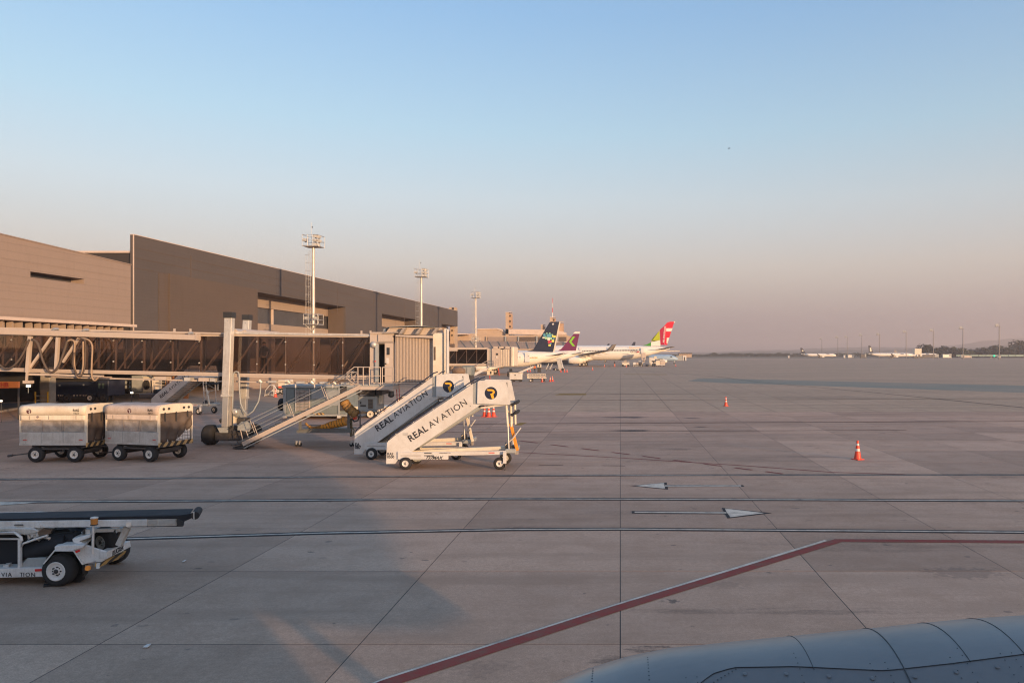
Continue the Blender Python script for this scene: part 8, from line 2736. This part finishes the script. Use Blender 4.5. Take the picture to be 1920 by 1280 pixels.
def crown_mesh(seed, w, h, nl, leaf=0.9):
    rnd = random.Random(seed)
    m = MB()
    lobes = [(Vector((rnd.uniform(-0.6, 0.6) * w, rnd.uniform(-0.5, 0.5) * w, h * rnd.uniform(0.35, 0.85))), w * rnd.uniform(0.35, 0.6)) for _ in range(9)]
    for _ in range(nl):
        c, r_ = rnd.choice(lobes)
        d = Vector((rnd.gauss(0, 1), rnd.gauss(0, 1), rnd.gauss(0, 0.8))).normalized()
        p = c + d * r_ * rnd.uniform(0.55, 1.05)
        p.z = max(p.z, h * 0.08)
        a = Vector((rnd.gauss(0, 1), rnd.gauss(0, 1), rnd.gauss(0, 1))).normalized()
        b = a.orthogonal().normalized()
        s_ = leaf * rnd.uniform(0.5, 1.2)
        m.add([p - a * s_ - b * s_ * 0.5, p + a * s_ * 0.8 - b * s_ * 0.6, p + a * s_ + b * s_ * 0.5, p - a * s_ * 0.6 + b * s_ * 0.7], [(0, 1, 2, 3)])
    return m


protos = []
for i in range(4):
    w, h = (7.5, 13) if i < 2 else (6.0, 11.5)
    t_ = empty('tree', (0, 0, 0))
    crown_mesh(30 + i, w, h, 900).build('crown', LEAF[i % 3], t_)
    MB().tube((0, 0, 0), (0.3, 0, h * 0.5), 0.45, 7, 0.25).build('trunk', TRUNKM, t_)
    protos.append(t_)
used = [False] * 4
tl = [(1735, 643.5, 'first dark tree at the left end of the right horizon grove'), (1752, 645, 'second tree of the right horizon grove'), (1768, 642.8, 'tall round tree left of the eighth mast'), (1786, 644.5, 'tree just right of the tall round one'),
      (1800, 650, 'low tree just left of the eighth mast'), (1814, 650.5, 'low tree just right of the eighth mast'), (1830, 648, 'mid height tree between the eighth and ninth masts'), (1846, 645.5, 'tall tree left of the ninth mast'), (1862, 645, 'dark tree touching the ninth mast on its left'),
      (1880, 647, 'tree right of the ninth mast'), (1893, 644, 'second tree right of the ninth mast'), (1906, 640, 'tall tree near the right edge'), (1918, 635.5, 'tallest tree at the right edge'), (1935, 638, 'tree cut by the right edge')]
for i, (px, pt, lb) in enumerate(tl):
    Yt = 1010 + (i * 37) % 90
    k = i % 4
    o = protos[k] if not used[k] else copy_tree(protos[k])
    used[k] = True
    hh = HC + (CY - pt) * Yt / F
    s_ = hh / 14.0
    place(o, ((px - CX) * Yt / F, Yt, 0), random.uniform(0, 6), s=(s_ * 1.15, s_ * 1.15, s_ * 0.88))
    tag(o, lb, 'tree', 'trees along the right horizon')


def treeline(name, x0, x1, Y, hfun, n_, seed, leaf=1.2, mt=0):
    rnd = random.Random(seed)
    m = MB()
    for _ in range(n_):
        px = rnd.uniform(x0, x1)
        h = hfun(px) * (0.75 + 0.5 * import_noise.noise(Vector((px * 0.09, seed, 0))))
        z = rnd.uniform(0, 1) ** 0.7 * max(h, 0.6)
        yy = Y + rnd.uniform(-15, 15)
        p = Vector(((px - CX) * Y / F, yy, z))
        a = Vector((rnd.gauss(0, 1), rnd.gauss(0, 1), rnd.gauss(0, 1))).normalized()
        b = a.orthogonal().normalized()
        s_ = leaf * rnd.uniform(0.6, 1.3)
        m.add([p - a * s_ - b * s_ * 0.5, p + a * s_ * 0.8 - b * s_ * 0.6, p + a * s_ + b * s_ * 0.5, p - a * s_ * 0.6 + b * s_ * 0.7], [(0, 1, 2, 3)])
    o = m.build(name, LEAF[mt])
    o['kind'] = 'stuff'
    o['label'] = 'low belt of dark scrub along the horizon'
    o['category'] = 'scrub'
    return o


treeline('distant_scrub', 1262, 1330, 1500, lambda px: 4, 1500, 1)
treeline('distant_scrub', 1330, 1720, 1500, lambda px: 7.5, 9000, 2)
treeline('distant_scrub', 1720, 2000, 1150, lambda px: 8, 7000, 3, mt=2)

# ------------------------------------------------------------------ smog: one closed box of thin air
hz = MB()
hz.box(-9500, 9500, -9500, 9500, -1.5, 150)
hv = NT('haze_air')
hv.t.nodes.remove(hv.b)
pv = hv.n('ShaderNodeVolumePrincipled')
pv.inputs['Color'].default_value = (0.92, 0.80, 0.77, 1)
pv.inputs['Density'].default_value = 0.0003
pv.inputs['Anisotropy'].default_value = 0.2
hv.l(pv.outputs[0], hv.t.nodes['Material Output'].inputs['Volume'])
hzo = hz.build('haze', hv.m)
hzo['kind'] = 'stuff'
